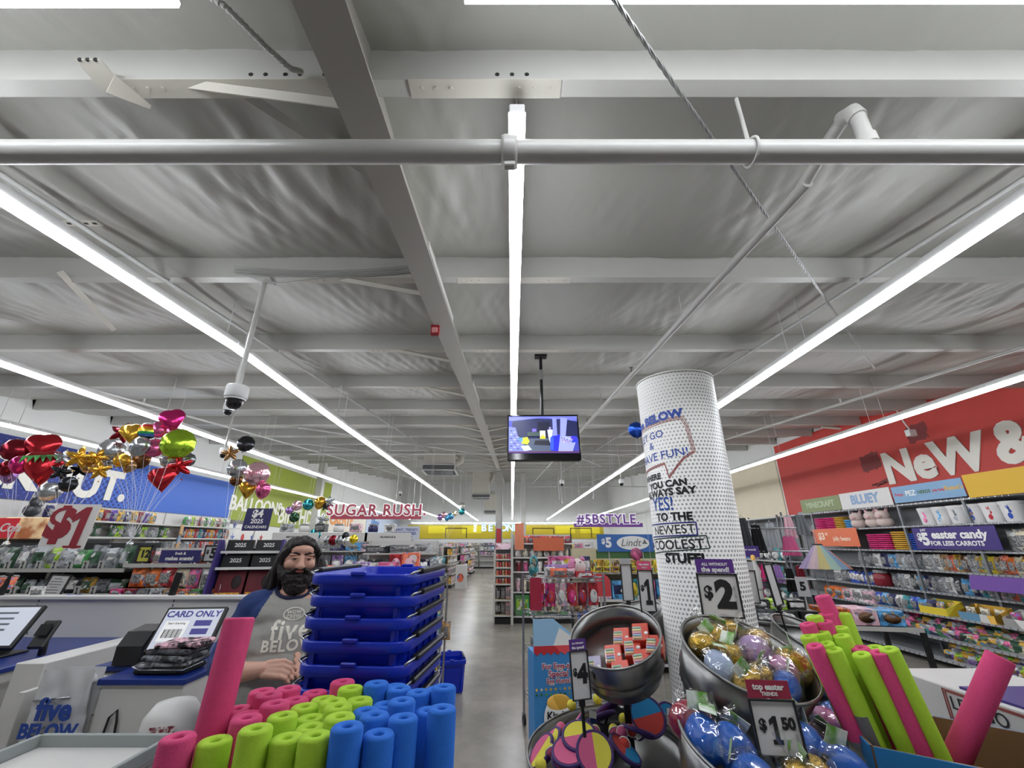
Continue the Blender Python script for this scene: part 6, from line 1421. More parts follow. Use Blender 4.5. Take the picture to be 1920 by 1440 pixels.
# what stands on the rack
pig = thing('plush_pig', 'round pink and white plush pig on top of the chrome wire rack', 'plush', on1(.55, .14, 1.403), R(-8), scale=1.0)
mpk = M('plush white', '#ecdcd8', .95, bump=.4, bscale=120); mpp = M('plush pink', '#e090b4', .95, bump=.4, bscale=120)
MB().ell((0, 0, .10), (.088, .08, .085), 20, 14).build('body', mpk, pig); MB().ell((-.06, -.045, .12), (.05, .045, .062), 16, 10).build('face_patch', mpp, pig); MB().ell((-.075, -.08, .10), (.026, .02, .02), 12, 8).build('snout', mpp, pig)
for x, y, z in ((-.03, -.078, .145), (.03, -.07, .15)): MB().ell((x, y, z), .008, 10, 6).build('eye', m_blk, pig)
for s in (-1, 1): MB().ell((s * .055, -.02, .18), (.03, .02, .022), 10, 8, Euler((0, s * .6, 0))).build('ear', mpp, pig); MB().ell((s * .055, -.06, .015), (.035, .03, .02), 12, 8).build('foot', M('plush cream', '#e8d8a8', .95), pig)
for i, (k, x, y, dims, c, lb) in enumerate((('box', .50, .36, (.09, .07, .17), 'yellow', 'left yellow toy box behind the plush pig'), ('box', .60, .37, (.09, .07, .17), 'yellow', 'right yellow toy box behind the plush pig'), ('box', .38, .36, (.28, .12, .11), 'silver', 'silver rack of small cups behind the ribbons'), ('box', .42, .38, (.26, .1, .2), 'pink', 'pink and red gift box high at the back of the wire rack'),
        ('box', .58, .05, (.18, .1, .055), 'red', 'red gift box in front of the plush pig'), ('plush', .06, .2, (.13, .13, .22), 'teal', 'teal balloon weight toy at the left of the wire rack'), ('bag', .3, .06, (.2, .09, .09), 'coral', 'red and white ribbon bag at the front of the wire rack'), ('bag', .42, .08, (.16, .08, .085), 'pale pink', 'white and pink ribbon bag beside the red one'), ('bag', .22, .12, (.12, .08, .1), 'white', 'white ribbon bag left of the red one'),
        ('bag', .27, .22, (.16, .08, .12), 'lilac', 'purple bow pack behind the red ribbon bag'), ('bag', .40, .22, (.16, .08, .115), 'lilac', 'second purple bow pack near the plush pig'), ('box', .7, .3, (.1, .08, .2), 'navy', 'purple box at the right back of the wire rack'))):
    item(k, on1(x, y, 1.405), dims, c, R(10), lb, 'gifts on the wire rack', ('gift_box', 'weight_toy', 'ribbon_bag')[('box', 'plush', 'bag').index(k)], col2='white' if k == 'box' else None)
for i, (x, c) in enumerate(((.08, 'red'), (.2, 'hot pink'), (.32, 'pale pink'), (.44, 'red'), (.56, 'dark red'), (.68, 'red'))):
    item('hang', on1(x, .05, 1.13), (.11, .05, .22), c, R(12), '%s valentine pack, %s from left below the top wire shelf' % (c, ORD[i]), 'packs below the top wire shelf', col2=('hot pink', 'red', 'white')[i % 3])
for i in range(7):
    item('bag', on1(.1 + .1 * i, .12 + .1 * (i % 2), 1.065), (.15, .12, .12), ('cream', 'tan', 'cream', 'white', 'tan', 'coral', 'white')[i], R(40 * i), '%s slipper pack, %s from left heaped on the middle wire shelf' % (('cream', 'tan', 'cream', 'white', 'tan', 'coral', 'white')[i], ORD[i]), 'slippers on the wire rack', 'slipper_pack')
for i in range(4): item('box', on1(.12 + .18 * i, .2, .725), (.16, .24, .1), ('grey', 'navy', 'blue', 'charcoal')[i], R(12), '%s carton, %s from left on the low wire shelf' % (('grey', 'navy', 'blue', 'charcoal')[i], ORD[i]), 'low cartons on the wire rack')
for i in range(3): item('box', on1(.15 + .22 * i, .2, .305), (.18, .26, .16), ('pale pink', 'black', 'white')[i], R(12), '%s carton, %s from left on the bottom wire shelf' % (('pale pink', 'black', 'white')[i], ORD[i]), 'bottom cartons on the wire rack')
sign_board(on1(.02, -.02, 1.26), .12, .3, '#b02440', [], 'narrow red notice hung on the left of the wire rack', R(14), name='red_notice')
t = thing('red_standee', 'rounded red card standee to the right of the wire rack', 'sign', P(1127, 1118, Y=5.6)); MB().prism([(-.12, 0), (.12, 0), (.12, .16)] + [(.12 * math.cos(R(a)), .16 + .09 * math.sin(R(a))) for a in range(15, 180, 15)] + [(-.12, .16)], .01, FACE).build('card', pm('red'), t)
t2 = thing('standee_post', 'thin post carrying the rounded red standee', 'post', (t.location.x, t.location.y + .02, 0)); MB().cyl((0, 0, 0), (0, 0, t.location.z), .012, n=8).build('post', m_steel, t2); MB().cyl((0, 0, 0), (0, 0, .015), .12, n=20).build('foot', m_steel, t2)
# left wire rack by the baskets
wire_rack((-.98, 5.2, 0), R(4), .2, .7, [.35, .75, 1.1, 1.38], 'narrow chrome wire rack just past the nested baskets', 1.42)
L1 = Matrix.Translation((-.98, 5.2, 0)) @ Matrix.Rotation(R(4), 4, 'Z')
for li, z in enumerate((.35, .75, 1.1, 1.38)):
    for i in range(4):
        c = ('yellow', 'white', 'red', 'silver', 'pale pink', 'teal')[(li * 3 + i) % 6]
        item('bag', L1 @ Vector((.1, .09 + .17 * i, z + .003)), (.16, .14, .2), c, R(90 * (i % 2)), '%s toy pack, %s back on the %s shelf of the narrow wire rack' % (c, ORD[i], ('bottom', 'second', 'third', 'top')[li]), 'packs on the narrow wire rack', 'toy_pack')

# card egg hunt standee
kb = thing('card_standee', 'tall blue card floor display of chocolate eggs with a red zigzag top', 'display', (.36, 4.12, 0), R(10))
m_kb = M('card sky blue', '#3a86c4', .5); 
MB().box((0, .12, .44), (.36, .24, .88), ch=.003).build('carton', m_kb, kb)
MB().prism([(-.18, .88), (.18, .88), (.18, 1.0), (.0, 1.13), (-.18, 1.13)], .01, Matrix(((1, 0, 0, 0), (0, 0, 1, 0), (0, 1, 0, 0), (0, 0, 0, 1)))).build('peak_card', M('card pale', '#9ac4e4', .5), kb)
MB().prism([(-.02, .9), (.18, .9), (.18, .98), (.05, 1.06)], .004, T(0, -.004, 0) @ Matrix(((1, 0, 0, 0), (0, 0, 1, 0), (0, 1, 0, 0), (0, 0, 0, 1)))).build('white_facet', M('lettering white'), kb)
zg = [(-.18, .93), (.18, .93)] + [(.18 - .03 * k, .86 if k % 2 else .885) for k in range(13)]
MB().prism(zg, .004, T(0, -.005, 0) @ Matrix(((1, 0, 0, 0), (0, 0, 1, 0), (0, 1, 0, 0), (0, 0, 0, 1)))).build('red_zigzag', pm('red'), kb)
for i, (s, sz, z) in enumerate((('For Eggs-tra', .05, .78), ('Special', .055, .725), ('Egg Hunts!', .042, .675))): text(s, sz * 1.15, M('lettering white'), kb, up(.03, -.003, z), bold=.08, depth=.001, name='letter_outline'); text(s, sz * 1.15, M('ink magenta', '#a83a5e', .5), kb, up(.03, -.005, z), bold=.02, depth=.001)
MB().ell((.02, -.012, .42), (.125, .012, .16), 24, 14).build('egg_print', M('lettering white'), kb); MB().ell((.02, -.018, .30), (.10, .01, .045), 20, 10).build('ribbon_print', pm('red'), kb); MB().ell((.02, -.016, .53), (.1, .012, .06), 20, 10).build('gold_print', pm('gold'), kb)
text('Kinder', .075, M('print black'), kb, up(.02, -.027, .445), bold=.03, depth=.001); text('JOY', .085, pm('gold'), kb, up(.02, -.027, .385), bold=.05, depth=.001)
for row_, z in enumerate((.62, .585, .15, .115)):
    for k in range(9): MB().prism(starpts(.014, 4, .5), .002, Matrix()).build('diamond_print', pm('green' if row_ % 2 else 'gold'), kb, mtx=up(-.16 + .04 * k, -.003, z))
MB().ell((.0, -.01, .25), (.1, .008, .06), 16, 8).build('basket_print', pm('gold'), kb)

# ------------------------------------------------------------------ easter chocolate wall right of the aisle
u8 = Unit('chocolate_shelf', 'shelves of yellow and blue chocolate boxes left of the printed column', (.95, 7.0, 0), 0, 1.75, .45, [.12, .55, .95, 1.33], m_dk, M('cream back', '#d8cca8', .6), ztop=1.66, lip=m_card_w)
u8.row(1.33, .25, 1.6, 11, 'box', (.1, .1, .17), ['yellow', 'gold', 'yellow', 'cream'], 'on the top chocolate shelf', 'chocolate box', y=.06, col2=['brown', 'gold', 'yellow'])
u8.row(1.33, .3, 1.5, 9, 'box', (.11, .1, .08), ['yellow', 'yellow', 'gold'], 'at the front of the top chocolate shelf', 'bar tray', y=-.05, col2='brown')
u8.row(.95, .35, 1.7, 6, 'box', (.2, .12, .27), ['pale pink', 'sky blue', 'teal', 'pink', 'sky blue', 'gold'], 'on the second chocolate shelf', 'puzzle box', y=.05, col2=['hot pink', 'navy', 'yellow', 'lilac'])
u8.row(.55, .05, 1.7, 8, 'box', (.2, .14, .25), ['blue', 'sky blue', 'blue', 'lime'], 'on the third chocolate shelf', 'play set box', y=.04, col2=['brown', 'green'])
u8.row(.12, .05, 1.7, 7, 'bag', (.22, .2, .3), ['dark green', 'green', 'purple', 'blue'], 'on the lowest chocolate shelf', 'grass bag')
ln = sign_board(P(1172, 1018, Y=6.85), .86, .25, '#3a6cb0', [('$', .1, -.335, .02, .04), ('5', .19, -.255, .0, .05), ('', .1, 0, 0, 0)], 'blue shelf sign with a white oval above the chocolate shelves', stem=.3)
MB().prism([(.25 * math.cos(R(a)) * 1.0, .1 * math.sin(R(a))) for a in range(0, 360, 12)], .004, Matrix()).build('white_oval', M('lettering white'), ln, mtx=up(.12, -.005, 0)); text('Lindt', .15, M('script grey', '#6a6a6c', .5), ln, up(.08, -.0105, 0), bold=.0, depth=.001, shear=.3)
MB().prism(starpts(.05, 3, .4), .002, Matrix()).build('emblem', M('script grey'), ln, mtx=up(.3, -.0105, .01))
sign_board(P(1173, 1039, Y=6.87), .9, .12, '#466e3e', [], 'green grass strip below the blue oval sign').location.y += .0
MB().lathe([(0, 0), (.09, 0), (.09, .008), (0, .008)], 24).build('pink_disc', pm('pink'), ln, mtx=up(.15, -.014, -.16))
# end cap of white vases and orange notices beyond
u7 = Unit('end_cap_shelf', 'end cap shelves of white vases and glasses under orange panels', (.02, 11, 0), 0, 1.5, .5, [.15, .66, 1.1, 1.42, 1.74], M('charcoal shelf', '#3a3c40', .5), M('white back'), ztop=1.95, lip=m_card_w, base=m_blk)
u7.row(1.42, .05, 1.45, 8, 'vase', (.15, .15, .2), ['white', 'cream'], 'on the upper end cap shelf', 'vase'); u7.row(1.1, .05, 1.45, 8, 'tumbler', (.13, .13, .24), ['dark red', 'pink', 'silver', 'white'], 'on the middle end cap shelf', 'tumbler', col2='white'); u7.row(.66, .05, 1.45, 9, 'tumbler', (.12, .12, .3), ['pale pink', 'cream', 'tan', 'white'], 'on the low end cap shelf', 'tall tumbler', col2='white')
u7.row(1.74, .05, 1.45, 9, 'bag', (.16, .12, .17), ['red', 'coral', 'red', 'dark red'], 'on top of the end cap', 'gift bag', 'gift_bag'); u7.row(.15, .05, 1.45, 4, 'box', (.33, .3, .45), ['green', 'green', 'dark green'], 'on the bottom of the end cap', 'green carton', col2='lime')
sign_board((.9, 10.96, 1.72), .75, .3, '#d06a48', [], 'long orange panel over the white vases'); sign_board((.18, 10.95, 1.9), .22, .62, '#e08a68', [], 'narrow peach panel at the left of the vases')
# drinks end cap
dk = Unit('drink_shelf', 'narrow glass fronted drink can tower at the aisle corner', (-.42, 10.9, 0), 0, .42, .42, [.18, .5, .84, 1.02, 1.2, 1.38], M('beige shelf', '#c8b48a', .5), m_dk, posts='both', post_step=.42, ztop=1.6, base=m_blk, side=m_steel)
for k, z in enumerate((.84, 1.02, 1.2, 1.38)): dk.row(z, .03, .39, 5, 'tumbler', (.065, .065, .13), ['coral', 'red', 'tan'], 'in the %s row of the drink tower' % ('lowest', 'third', 'second', 'top')[k], 'drink can', 'drink_can', 'can', y=.04)
for k, z in enumerate((.18, .5)): dk.row(z, .03, .39, 3, 'bag', (.13, .2, .26), ['charcoal', 'grey', 'pale pink'], 'on the %s shelf of the drink tower' % ('bottom', 'upper clear')[k], 'bagged pack')
hdr = MB().box((.21, .0, 1.67), (.42, .05, .14), ch=.004).build('header', pm('pale pink'), dk.o)
tag(MB().box((.0, 0, 1.0), (.06, .06, 2.0), ch=.004).build('shelf_post', m_steel), 'white square post between the drink tower and the end cap', 'post').location = (.0, 10.85, 0)
# gondolas down the shop
def gondola(org, rz, L, lb, where, cols, seed, h=1.6, kinds=('bag', 'box', 'hang'), noun='pack', fill=4):
    rr = random.Random(seed); zs = [.15, .52, .9, 1.25]
    u = Unit('gondola', lb, org, rz, L, .45, zs, m_steel, M('white back'), ztop=h + .12, lip=m_card_w, base=m_blk)
    nm = ('bottom', 'third', 'second', 'top')
    for li, z in enumerate(zs):
        if li < 4 - fill: continue
        n = max(3, int(L / .26)); k = kinds[(li + seed) % len(kinds)]; cs = cols[:]; rr.shuffle(cs)
        u.row(z, .03, L - .03, n, k, (L / n * .86, .2, .26), cs, 'on the %s shelf, %s' % (nm[li], where), noun, noun.replace(' ', '_'), 'merchandise', col2=rr.choice(['white', 'pale pink', None]), y=.04)
    n = max(3, int(L / .3)); cs = cols[:]; rr.shuffle(cs)
    u.row(1.6, .03, L - .03, n, 'box', (L / n * .8, .22, .14), cs, 'on top of %s' % where, noun, noun.replace(' ', '_'), 'merchandise', y=.08, jit=.25)
    MB().box((L / 2, .22, 1.59), (L, .42, .02)).build('top_board', m_steel, u.o)
    return u
bright = ['pink', 'white', 'teal', 'lilac', 'red', 'silver', 'sky blue', 'pale pink', 'grey', 'yellow']
cool = ['white', 'sky blue', 'silver', 'grey', 'navy', 'pale pink', 'lilac']; warm = ['coral', 'pale pink', 'dark red', 'cream', 'white', 'grey', 'gold']
g1 = gondola((-5.0, 9.0, 0), 0, 2.9, 'party gondola with a white header facing the checkout', 'the party gondola', cool, 3, 1.72, ('hang', 'bag', 'hang'), 'party pack', 3)
for i, (x, s) in enumerate(((.55, 'BIRTHDAYS $&'), (1.55, 'BIRTHDAYS $&'), (2.45, 'HILARIOUS $'))):
    sign_board(g1.pt(x, .1, 1.86), .95, .17, '#d4d2ce', [(s, .055, 0, 0, .03, '#2a2a30')], 'white header board number %s from left over the party gondola' % ORD[i], name='header_board')
sign_board(P(760, 999, Y=9.3), .6, .26, '#c8ccd8', [('FUNNY, TRENDY,', .07, 0, .06, .02, '#34448c'), ('UNEXPECTED.', .075, 0, -.015, .03, '#34448c'), ('ALL OF THE ABOVE.', .035, 0, -.08, .01, '#2a2a30')], 'pale sign of blue lettering reading funny trendy unexpected', stem=.5)
for i in range(7):
    x = .3 + .36 * i; c = ('silver', 'white', 'charcoal', 'white', 'pale pink', 'navy', 'white')[i]
    item('jar' if i % 2 else 'box', g1.pt(x, .2, 1.96), (.2, .2, .16), c, 0, '%s party piece, %s from left above the party gondola header' % (c, ORD[i]), 'pieces above the party gondola')
# pink gift table
tb = thing('gift_table', 'low table of pink valentine gifts behind the nested baskets', 'table', (-2.4, 6.3, 0))
MB().box((.5, .25, 1.28), (1.5, .5, .03), ch=.004).build('top', m_lam, tb)
for x in (-.22, 1.22):
    for y in (.03, .47): MB().box((x, y, .63), (.04, .04, 1.27)).build('leg', m_steel, tb)
for i, (x, y, w_, h_, c, k, lb) in enumerate(((-.17, .1, .12, .16, 'coral', 'bag', 'pink and red bow bag at the left of the gift table'), (-.05, .1, .12, .15, 'pink', 'bag', 'pink bow bag second from left on the gift table'), (.08, .1, .12, .17, 'pale pink', 'bag', 'pale bow bag third from left on the gift table'), (.22, .12, .13, .2, 'lilac', 'box', 'purple book box on the gift table'), (.34, .12, .1, .2, 'lilac', 'box', 'second purple book box on the gift table'), (.46, .12, .12, .19, 'white', 'box', 'white book box on the gift table'),
        (.66, .1, .26, .2, 'pink', 'box', 'large front pink gift box on the gift table'), (.72, .3, .2, .3, 'red', 'box', 'tall red gift box left at the back of the gift table'), (.93, .28, .24, .32, 'coral', 'box', 'tall coral gift box right at the back of the gift table'), (1.02, .1, .14, .14, 'hot pink', 'jar', 'magenta jar at the right of the gift table'), (1.15, .12, .1, .2, 'white', 'bag', 'white pack at the right end of the gift table'))):
    item(k, Vector((-2.4 + x, 6.3 + y, 1.296)), (w_, .12, h_), c, 0, lb, 'gifts on the gift table', 'gift_pack', col2='pale pink' if k == 'box' else None)
gondola((-2.3, 6.9, 0), R(4), 1.1, 'short gondola of blue hanging packs behind the gift table', 'the short blue gondola', ['navy', 'sky blue', 'charcoal', 'grey', 'silver'], 5, 1.66, ('hang',), 'hanging pack', 2)
for i, (x, y) in enumerate(((-2.9, 12.2), (-2.7, 15.4), (-2.5, 19.), (-2.4, 23), (-2.4, 27))):
    gondola((x, y, 0), R(90), 2.3, 'gondola along the left of the main aisle, %s from the front' % ORD[i], '%s left aisle gondola' % ORD[i], bright if i % 2 else warm, 10 + i, 1.6, ('box', 'bag', 'hang'), 'aisle pack')
for i, (x, y) in enumerate(((-4.9, 13.2), (-5.2, 17), (-5.2, 22), (-5.2, 28))):
    gondola((x, y, 0), 0, 2.2, 'gondola facing the front in the left half, %s row back' % ORD[i], '%s left half gondola' % ORD[i], cool if i % 2 else bright, 30 + i, 1.66, noun='craft pack', fill=1)
for i, (x, y) in enumerate(((.1, 14.5), (.2, 18.5), (.2, 23), (.1, 28))):
    gondola((x, y, 0), R(0), 2.6, 'gondola facing the front in the right half, %s row back' % ORD[i], '%s right half gondola' % ORD[i], warm if i % 2 else bright, 50 + i, 1.66, noun='home pack', fill=2 if i == 0 else 1)
for i, (x, y) in enumerate(((3.2, 11.5), (3.3, 16))):
    gondola((x, y, 0), R(0), 2.6, 'gondola behind the printed column, %s row back' % ORD[i], '%s gondola behind the column' % ORD[i], cool, 60 + i, 1.66, noun='style pack', fill=2)
for i, x in enumerate((-7.6, -5.0, -2.4, .4, 3.0)):
    gondola((x, 33.2, 0), 0, 2.5, 'back wall gondola, %s from left' % ORD[i], '%s back wall gondola' % ORD[i], warm if i % 2 else cool, 70 + i, 1.66, ('hang', 'box'), 'far pack', 2)
gondola((-8.25, 14., 0), R(90), 8, 'long party shelves along the left wall under the green banner', 'left wall party shelves', bright, 81, 1.75, ('hang', 'bag'), 'wall pack', 2)
sd_ = thing('white_standee', 'white card standee with a red picture on the left of the aisle', 'display', P(864, 1104, Z=.0), R(-8)); sd_.location.z = 0
MB().box((0, 0, .45), (.42, .3, .9), ch=.006).build('carton', m_lam, sd_); MB().ell((0, -.155, .42), (.14, .01, .16), 16, 10).build('picture', pm('coral'), sd_)
for i, (px, py, c, lb) in enumerate(((835, 1200, 'tan', 'small brown bagged toy at the foot of the near wire rack'), (820, 1150, 'white', 'white and red bottle on the edge of the narrow wire rack'))):
    item('bag', P(px, py, Y=5.9), (.12, .12, .2), c, 0, lb, None, 'bagged_toy')

# ------------------------------------------------------------------ right wall shelves
LV = [.10, .38, .70, .98, 1.32, 1.63, 2.03, 2.40]
u9 = Unit('wall_shelf', 'long grey wire shelves along the right wall under the red banner', (7.02, 11.4, 0), R(-90), 8.2, .5, LV, M('pale wire shelf', '#a8aaac', .4), M('grey wall panel', '#8a8c8e', .6), ztop=2.5, posts='front', post_step=1.17, side=M('grey upright', '#7e8286', .4, metal=.3), wire=True, fronts={0: -.5, 1: -.45, 2: -.4})
def yx(px, X=7.02): return 11.4 - P(px, 1018, X=X).y        # pixel column -> place along the unit's front
a, b = yx(1728), yx(1925)
for i in range(6):
    x = a + (b - a) * (i + .5) / 6
    item('bucket', u9.pt(x, .16, 2.032), (.27, .27, .28), 'white', R(-90) + .25, 'white easter bucket with a %s bunny, %s from left on the right wall' % (('pink', 'blue', 'grey', 'blue', 'red', 'blue')[i], ORD[i]), 'easter buckets on the upper right wall shelf', mats=(M('bucket white', '#dcdad8', .45), pm(('pink', 'sky blue', 'silver', 'blue', 'red', 'blue')[i]), M('bucket rim', '#e6e4e2', .4)))
def stack(px, z, n, col, lb, w=.24): towel_stack(u9.pt(yx(px), .17, z), R(-90), n, (w, .28, .035), col, lb, 'folded towels on the right wall shelves')
stack(1540, 2.032, 7, 'hot pink', 'left magenta towel stack on the upper right wall shelf', .32); stack(1560, 2.032, 7, 'hot pink', 'second magenta towel stack on the upper right wall shelf', .3); stack(1577, 2.032, 7, 'gold', 'yellow towel stack on the upper right wall shelf', .26); stack(1596, 2.032, 5, 'sky blue', 'blue towel stack on the upper right wall shelf', .24)
stack(1632, 1.632, 8, 'hot pink', 'left magenta towel stack on the second right wall shelf', .3); stack(1652, 1.632, 8, 'hot pink', 'second magenta towel stack on the second right wall shelf', .3); stack(1681, 1.632, 9, 'gold', 'yellow towel stack on the second right wall shelf', .34); stack(1708, 1.632, 8, 'blue', 'blue towel stack on the second right wall shelf', .22)
for i, px in enumerate((1612, 1640, 1662)):
    item('plush', u9.pt(yx(px), .1, 2.032), (.34, .3, .31), 'pale pink', R(-90) + .3, 'pale pink plush animal, %s from left on the upper right wall shelf' % ORD[i], 'plush animals on the right wall', mats=(M('plush pale', '#d8c4bc', .95, bump=.4, bscale=60), M('plush pale pink', '#e0b4b8', .95)))
# sign rail
def wsign(px0, px1, col, lines, lb, h=.3, z=2.56, inset=-.04):
    x0, x1 = yx(px0), yx(px1); w = x1 - x0
    return sign_board(u9.pt((x0 + x1) / 2, inset, z), w, h, col, [(s, sz, x * w, zz, bo, co) for s, sz, x, zz, bo, co in lines], lb, R(-90))
wsign(1522, 1600, '#7e8a5c', [('MINECRAFT', .17, 0, 0, .04, '#a8b490')], 'dull green sign board on the right wall rail', .3)
wsign(1601, 1703, '#d8d6d2', [('BLUEY', .24, .0, 0, .05, '#8aa4c4')], 'white sign board with blue lettering on the right wall rail', .32)
wsign(1707, 1852, '#7fa6c8', [('Peeps', .075, -.4, 0, .02, '#c84a5a'), ('PEZ', .12, -.22, 0, .03, '#e8ece8'), ('NERDS', .075, -.02, 0, .03, '#4a6a3a'), ('Jelly Belly', .055, .18, 0, .02, '#c83a3a'), ("Reese's", .1, .38, .01, .02, '#e0b03a')], 'light blue sign board with five candy names on the right wall rail', .28)
wsign(1856, 1990, '#dcae1e', [], 'plain yellow sign board at the right end of the rail', .34)
wsign(1722, 1882, '#3e2a78', [('$', .16, -.42, .02, .04, None), ('5', .26, -.345, -.02, .05, None), ('JUST', .05, -.345, .13, .02, None), ('easter candy', .17, .07, .05, .04, None), ('FOR LESS CARROTS', .095, .02, -.08, .03, None)], 'wide purple shelf sign offering easter candy', .34, 1.82)
wsign(1532, 1616, '#e0724a', [('$3', .2, -.3, .02, .04, '#f0d8c0'), ('50', .08, -.17, .07, .03, '#f0d8c0'), ('jelly beans', .12, .15, -.03, .02, '#f0d8c0')], 'orange shelf sign offering jelly beans', .36, 1.86)
# packs on the shelves
u9.row(1.32, yx(1590), yx(1722), 9, 'bag', (.2, .16, .24), ['silver', 'grey', 'white', 'navy', 'sky blue', 'silver'], 'on right wall shelf three, left part', 'candy bag'); u9.row(1.32, yx(1715), yx(1800), 7, 'bag', (.14, .16, .25), ['silver', 'white', 'tan', 'coral', 'gold', 'brown'], 'on right wall shelf three, middle part', 'candy bag'); u9.row(1.32, yx(1800), yx(1925), 10, 'bag', (.12, .16, .25), ['gold', 'lime', 'yellow', 'tan', 'coral', 'orange', 'cream'], 'on right wall shelf three, right part', 'candy bag')
u9.row(1.63, yx(1880), yx(1925), 3, 'bag', (.2, .16, .3), ['white', 'cream', 'white'], 'beside the purple sign on the right wall', 'white pack')
u9.row(.98, yx(1540), yx(1575), 3, 'bag', (.28, .16, .24), ['white', 'grey', 'black'], 'at the left of the fourth right wall shelf', 'candy bag'); u9.row(.98, yx(1572), yx(1615), 5, 'box', (.2, .18, .22), ['blue', 'blue', 'navy'], 'on the fourth right wall shelf', 'blue carton', col2='white'); u9.row(.98, yx(1640), yx(1790), 12, 'bag', (.15, .16, .24), ['grey', 'silver', 'white', 'charcoal', 'sky blue', 'navy'], 'on right wall shelf four, middle part', 'candy bag')
item('jar', u9.pt(yx(1625), .12, .982), (.3, .3, .28), 'dark red', R(-90), 'round dark red tin on the fourth right wall shelf', None, 'tin')
u9.row(.98, yx(1790), yx(1930), 10, 'bag', (.13, .16, .22), ['teal', 'grey', 'pale pink', 'silver', 'coral'], 'on right wall shelf four, right part', 'candy bag')
u9.row(.70, yx(1520, 6.6), yx(1600, 6.6), 5, 'box', (.3, .25, .2), ['orange', 'orange', 'pale pink', 'white', 'pale pink'], 'on right wall shelf five, left part', 'carton', y=-.35); u9.row(.70, yx(1600, 6.6), yx(1700, 6.6), 8, 'bag', (.17, .2, .2), ['blue', 'sky blue', 'navy', 'white', 'teal'], 'on right wall shelf five, middle part', 'candy bag', y=-.35)
def tray(px, z, w, col, lb, fill, fc, X=6.6):
    x = yx(px, X); t = thing('display_tray', lb, 'tray', u9.pt(x, -.36, z), R(-90), 'card display trays on the right wall shelf')
    MB().box((0, .14, .006), (w, .28, .012)).build('base', pm(col), t); MB().box((0, 0, .05), (w, .01, .1)).build('front', pm(col), t); MB().box((0, .28, .1), (w, .01, .2)).build('back', pm(col), t)
    for s in (-1, 1): MB().prism([(0, 0), (.28, 0), (.28, .2), (0, .1)], .01, Matrix(((0, 0, 1, s * w / 2 - .005), (1, 0, 0, 0), (0, 1, 0, 0), (0, 0, 0, 1)))).build('side', pm(col), t)
    for i in range(fill):
        c = fc[i % len(fc)]; item('bag', u9.pt(x - w * .4 + w * .8 * (i + .5) / fill, -.26 + .1 * (i % 2), z + .02), (w / fill * 1.1, .1, .15), c, R(-90), '%s sweet bag, %s from left in the %s' % (c, ORD[i], lb.split(' on ')[0].split(' of ')[0]), 'sweets in display trays', 'sweet_bag')
tray(1702, .70, .46, 'yellow', 'left yellow card tray on the fifth right wall shelf', 4, ['gold', 'sky blue', 'tan']); tray(1775, .70, .5, 'gold', 'golden card tray on the fifth right wall shelf', 4, ['cream', 'tan', 'cream']); tray(1850, .70, .44, 'white', 'white card tray of pink sweets on the fifth right wall shelf', 4, ['hot pink', 'yellow', 'pale pink'])
t = thing('grey_carton', 'plain grey carton lid at the right end of the fifth right wall shelf', 'box', u9.pt(yx(1905, 6.6), -.4, .702), R(-90)); MB().box((0, .15, .11), (.5, .3, .22), ch=.006).build('carton', M('grey card', '#9a9896', .7), t); MB().box((0, .14, .225), (.54, .34, .02), ch=.004).build('lid', M('grey card'), t)
sign_board(u9.pt(yx(1825, 6.7), -.12, 1.2), .9, .2, '#6a3a9a', [], 'blank purple card above the golden trays', R(-90), R(-15))
piles = (('red', 'hot pink', 'dark green', 'silver', 'purple', 'pink'), ('teal', 'navy', 'green', 'lilac', 'charcoal', 'hot pink', 'black'), ('dark green', 'cream', 'gold', 'grey', 'green', 'tan'), ('cream', 'gold', 'dark green', 'grey', 'tan', 'green'))
for k, (p0, p1) in enumerate(((1590, 1672), (1672, 1755), (1740, 1840), (1840, 1950))):
    for r_ in range(3):
        u9.row(.38 + .085 * r_, yx(p0, 6.58), yx(p1, 6.58), 8, 'bag', (.26, .22, .16), list(piles[k][r_:] + piles[k][:r_]), '%s layer, %s heap, sixth right wall shelf' % (('lowest', 'middle', 'upper')[r_], ORD[k]), 'easter bag', 'easter_bag', y=-.42 + .12 * r_, jit=.22, tilt=R(-35), col2=['silver', 'pink', 'dark green', 'gold'])
for k, (p0, p1) in enumerate(((1690, 1760), (1760, 1830), (1830, 1960))):
    for r_ in range(2):
        u9.row(.10 + .08 * r_, yx(p0, 6.5), yx(p1, 6.5), 7, 'bag', (.24, .22, .17), (['charcoal', 'purple', 'gold', 'grey', 'lilac'], ['purple', 'gold', 'charcoal', 'brown'], ['grey', 'gold', 'dark red', 'charcoal'])[k], '%s layer, %s heap, lowest right wall shelf' % (('lower', 'upper')[r_], ORD[k]), 'foil egg bag', 'egg_bag', y=-.46 + .12 * r_, jit=.2, tilt=R(-35), col2=['gold', 'silver', 'lime'])
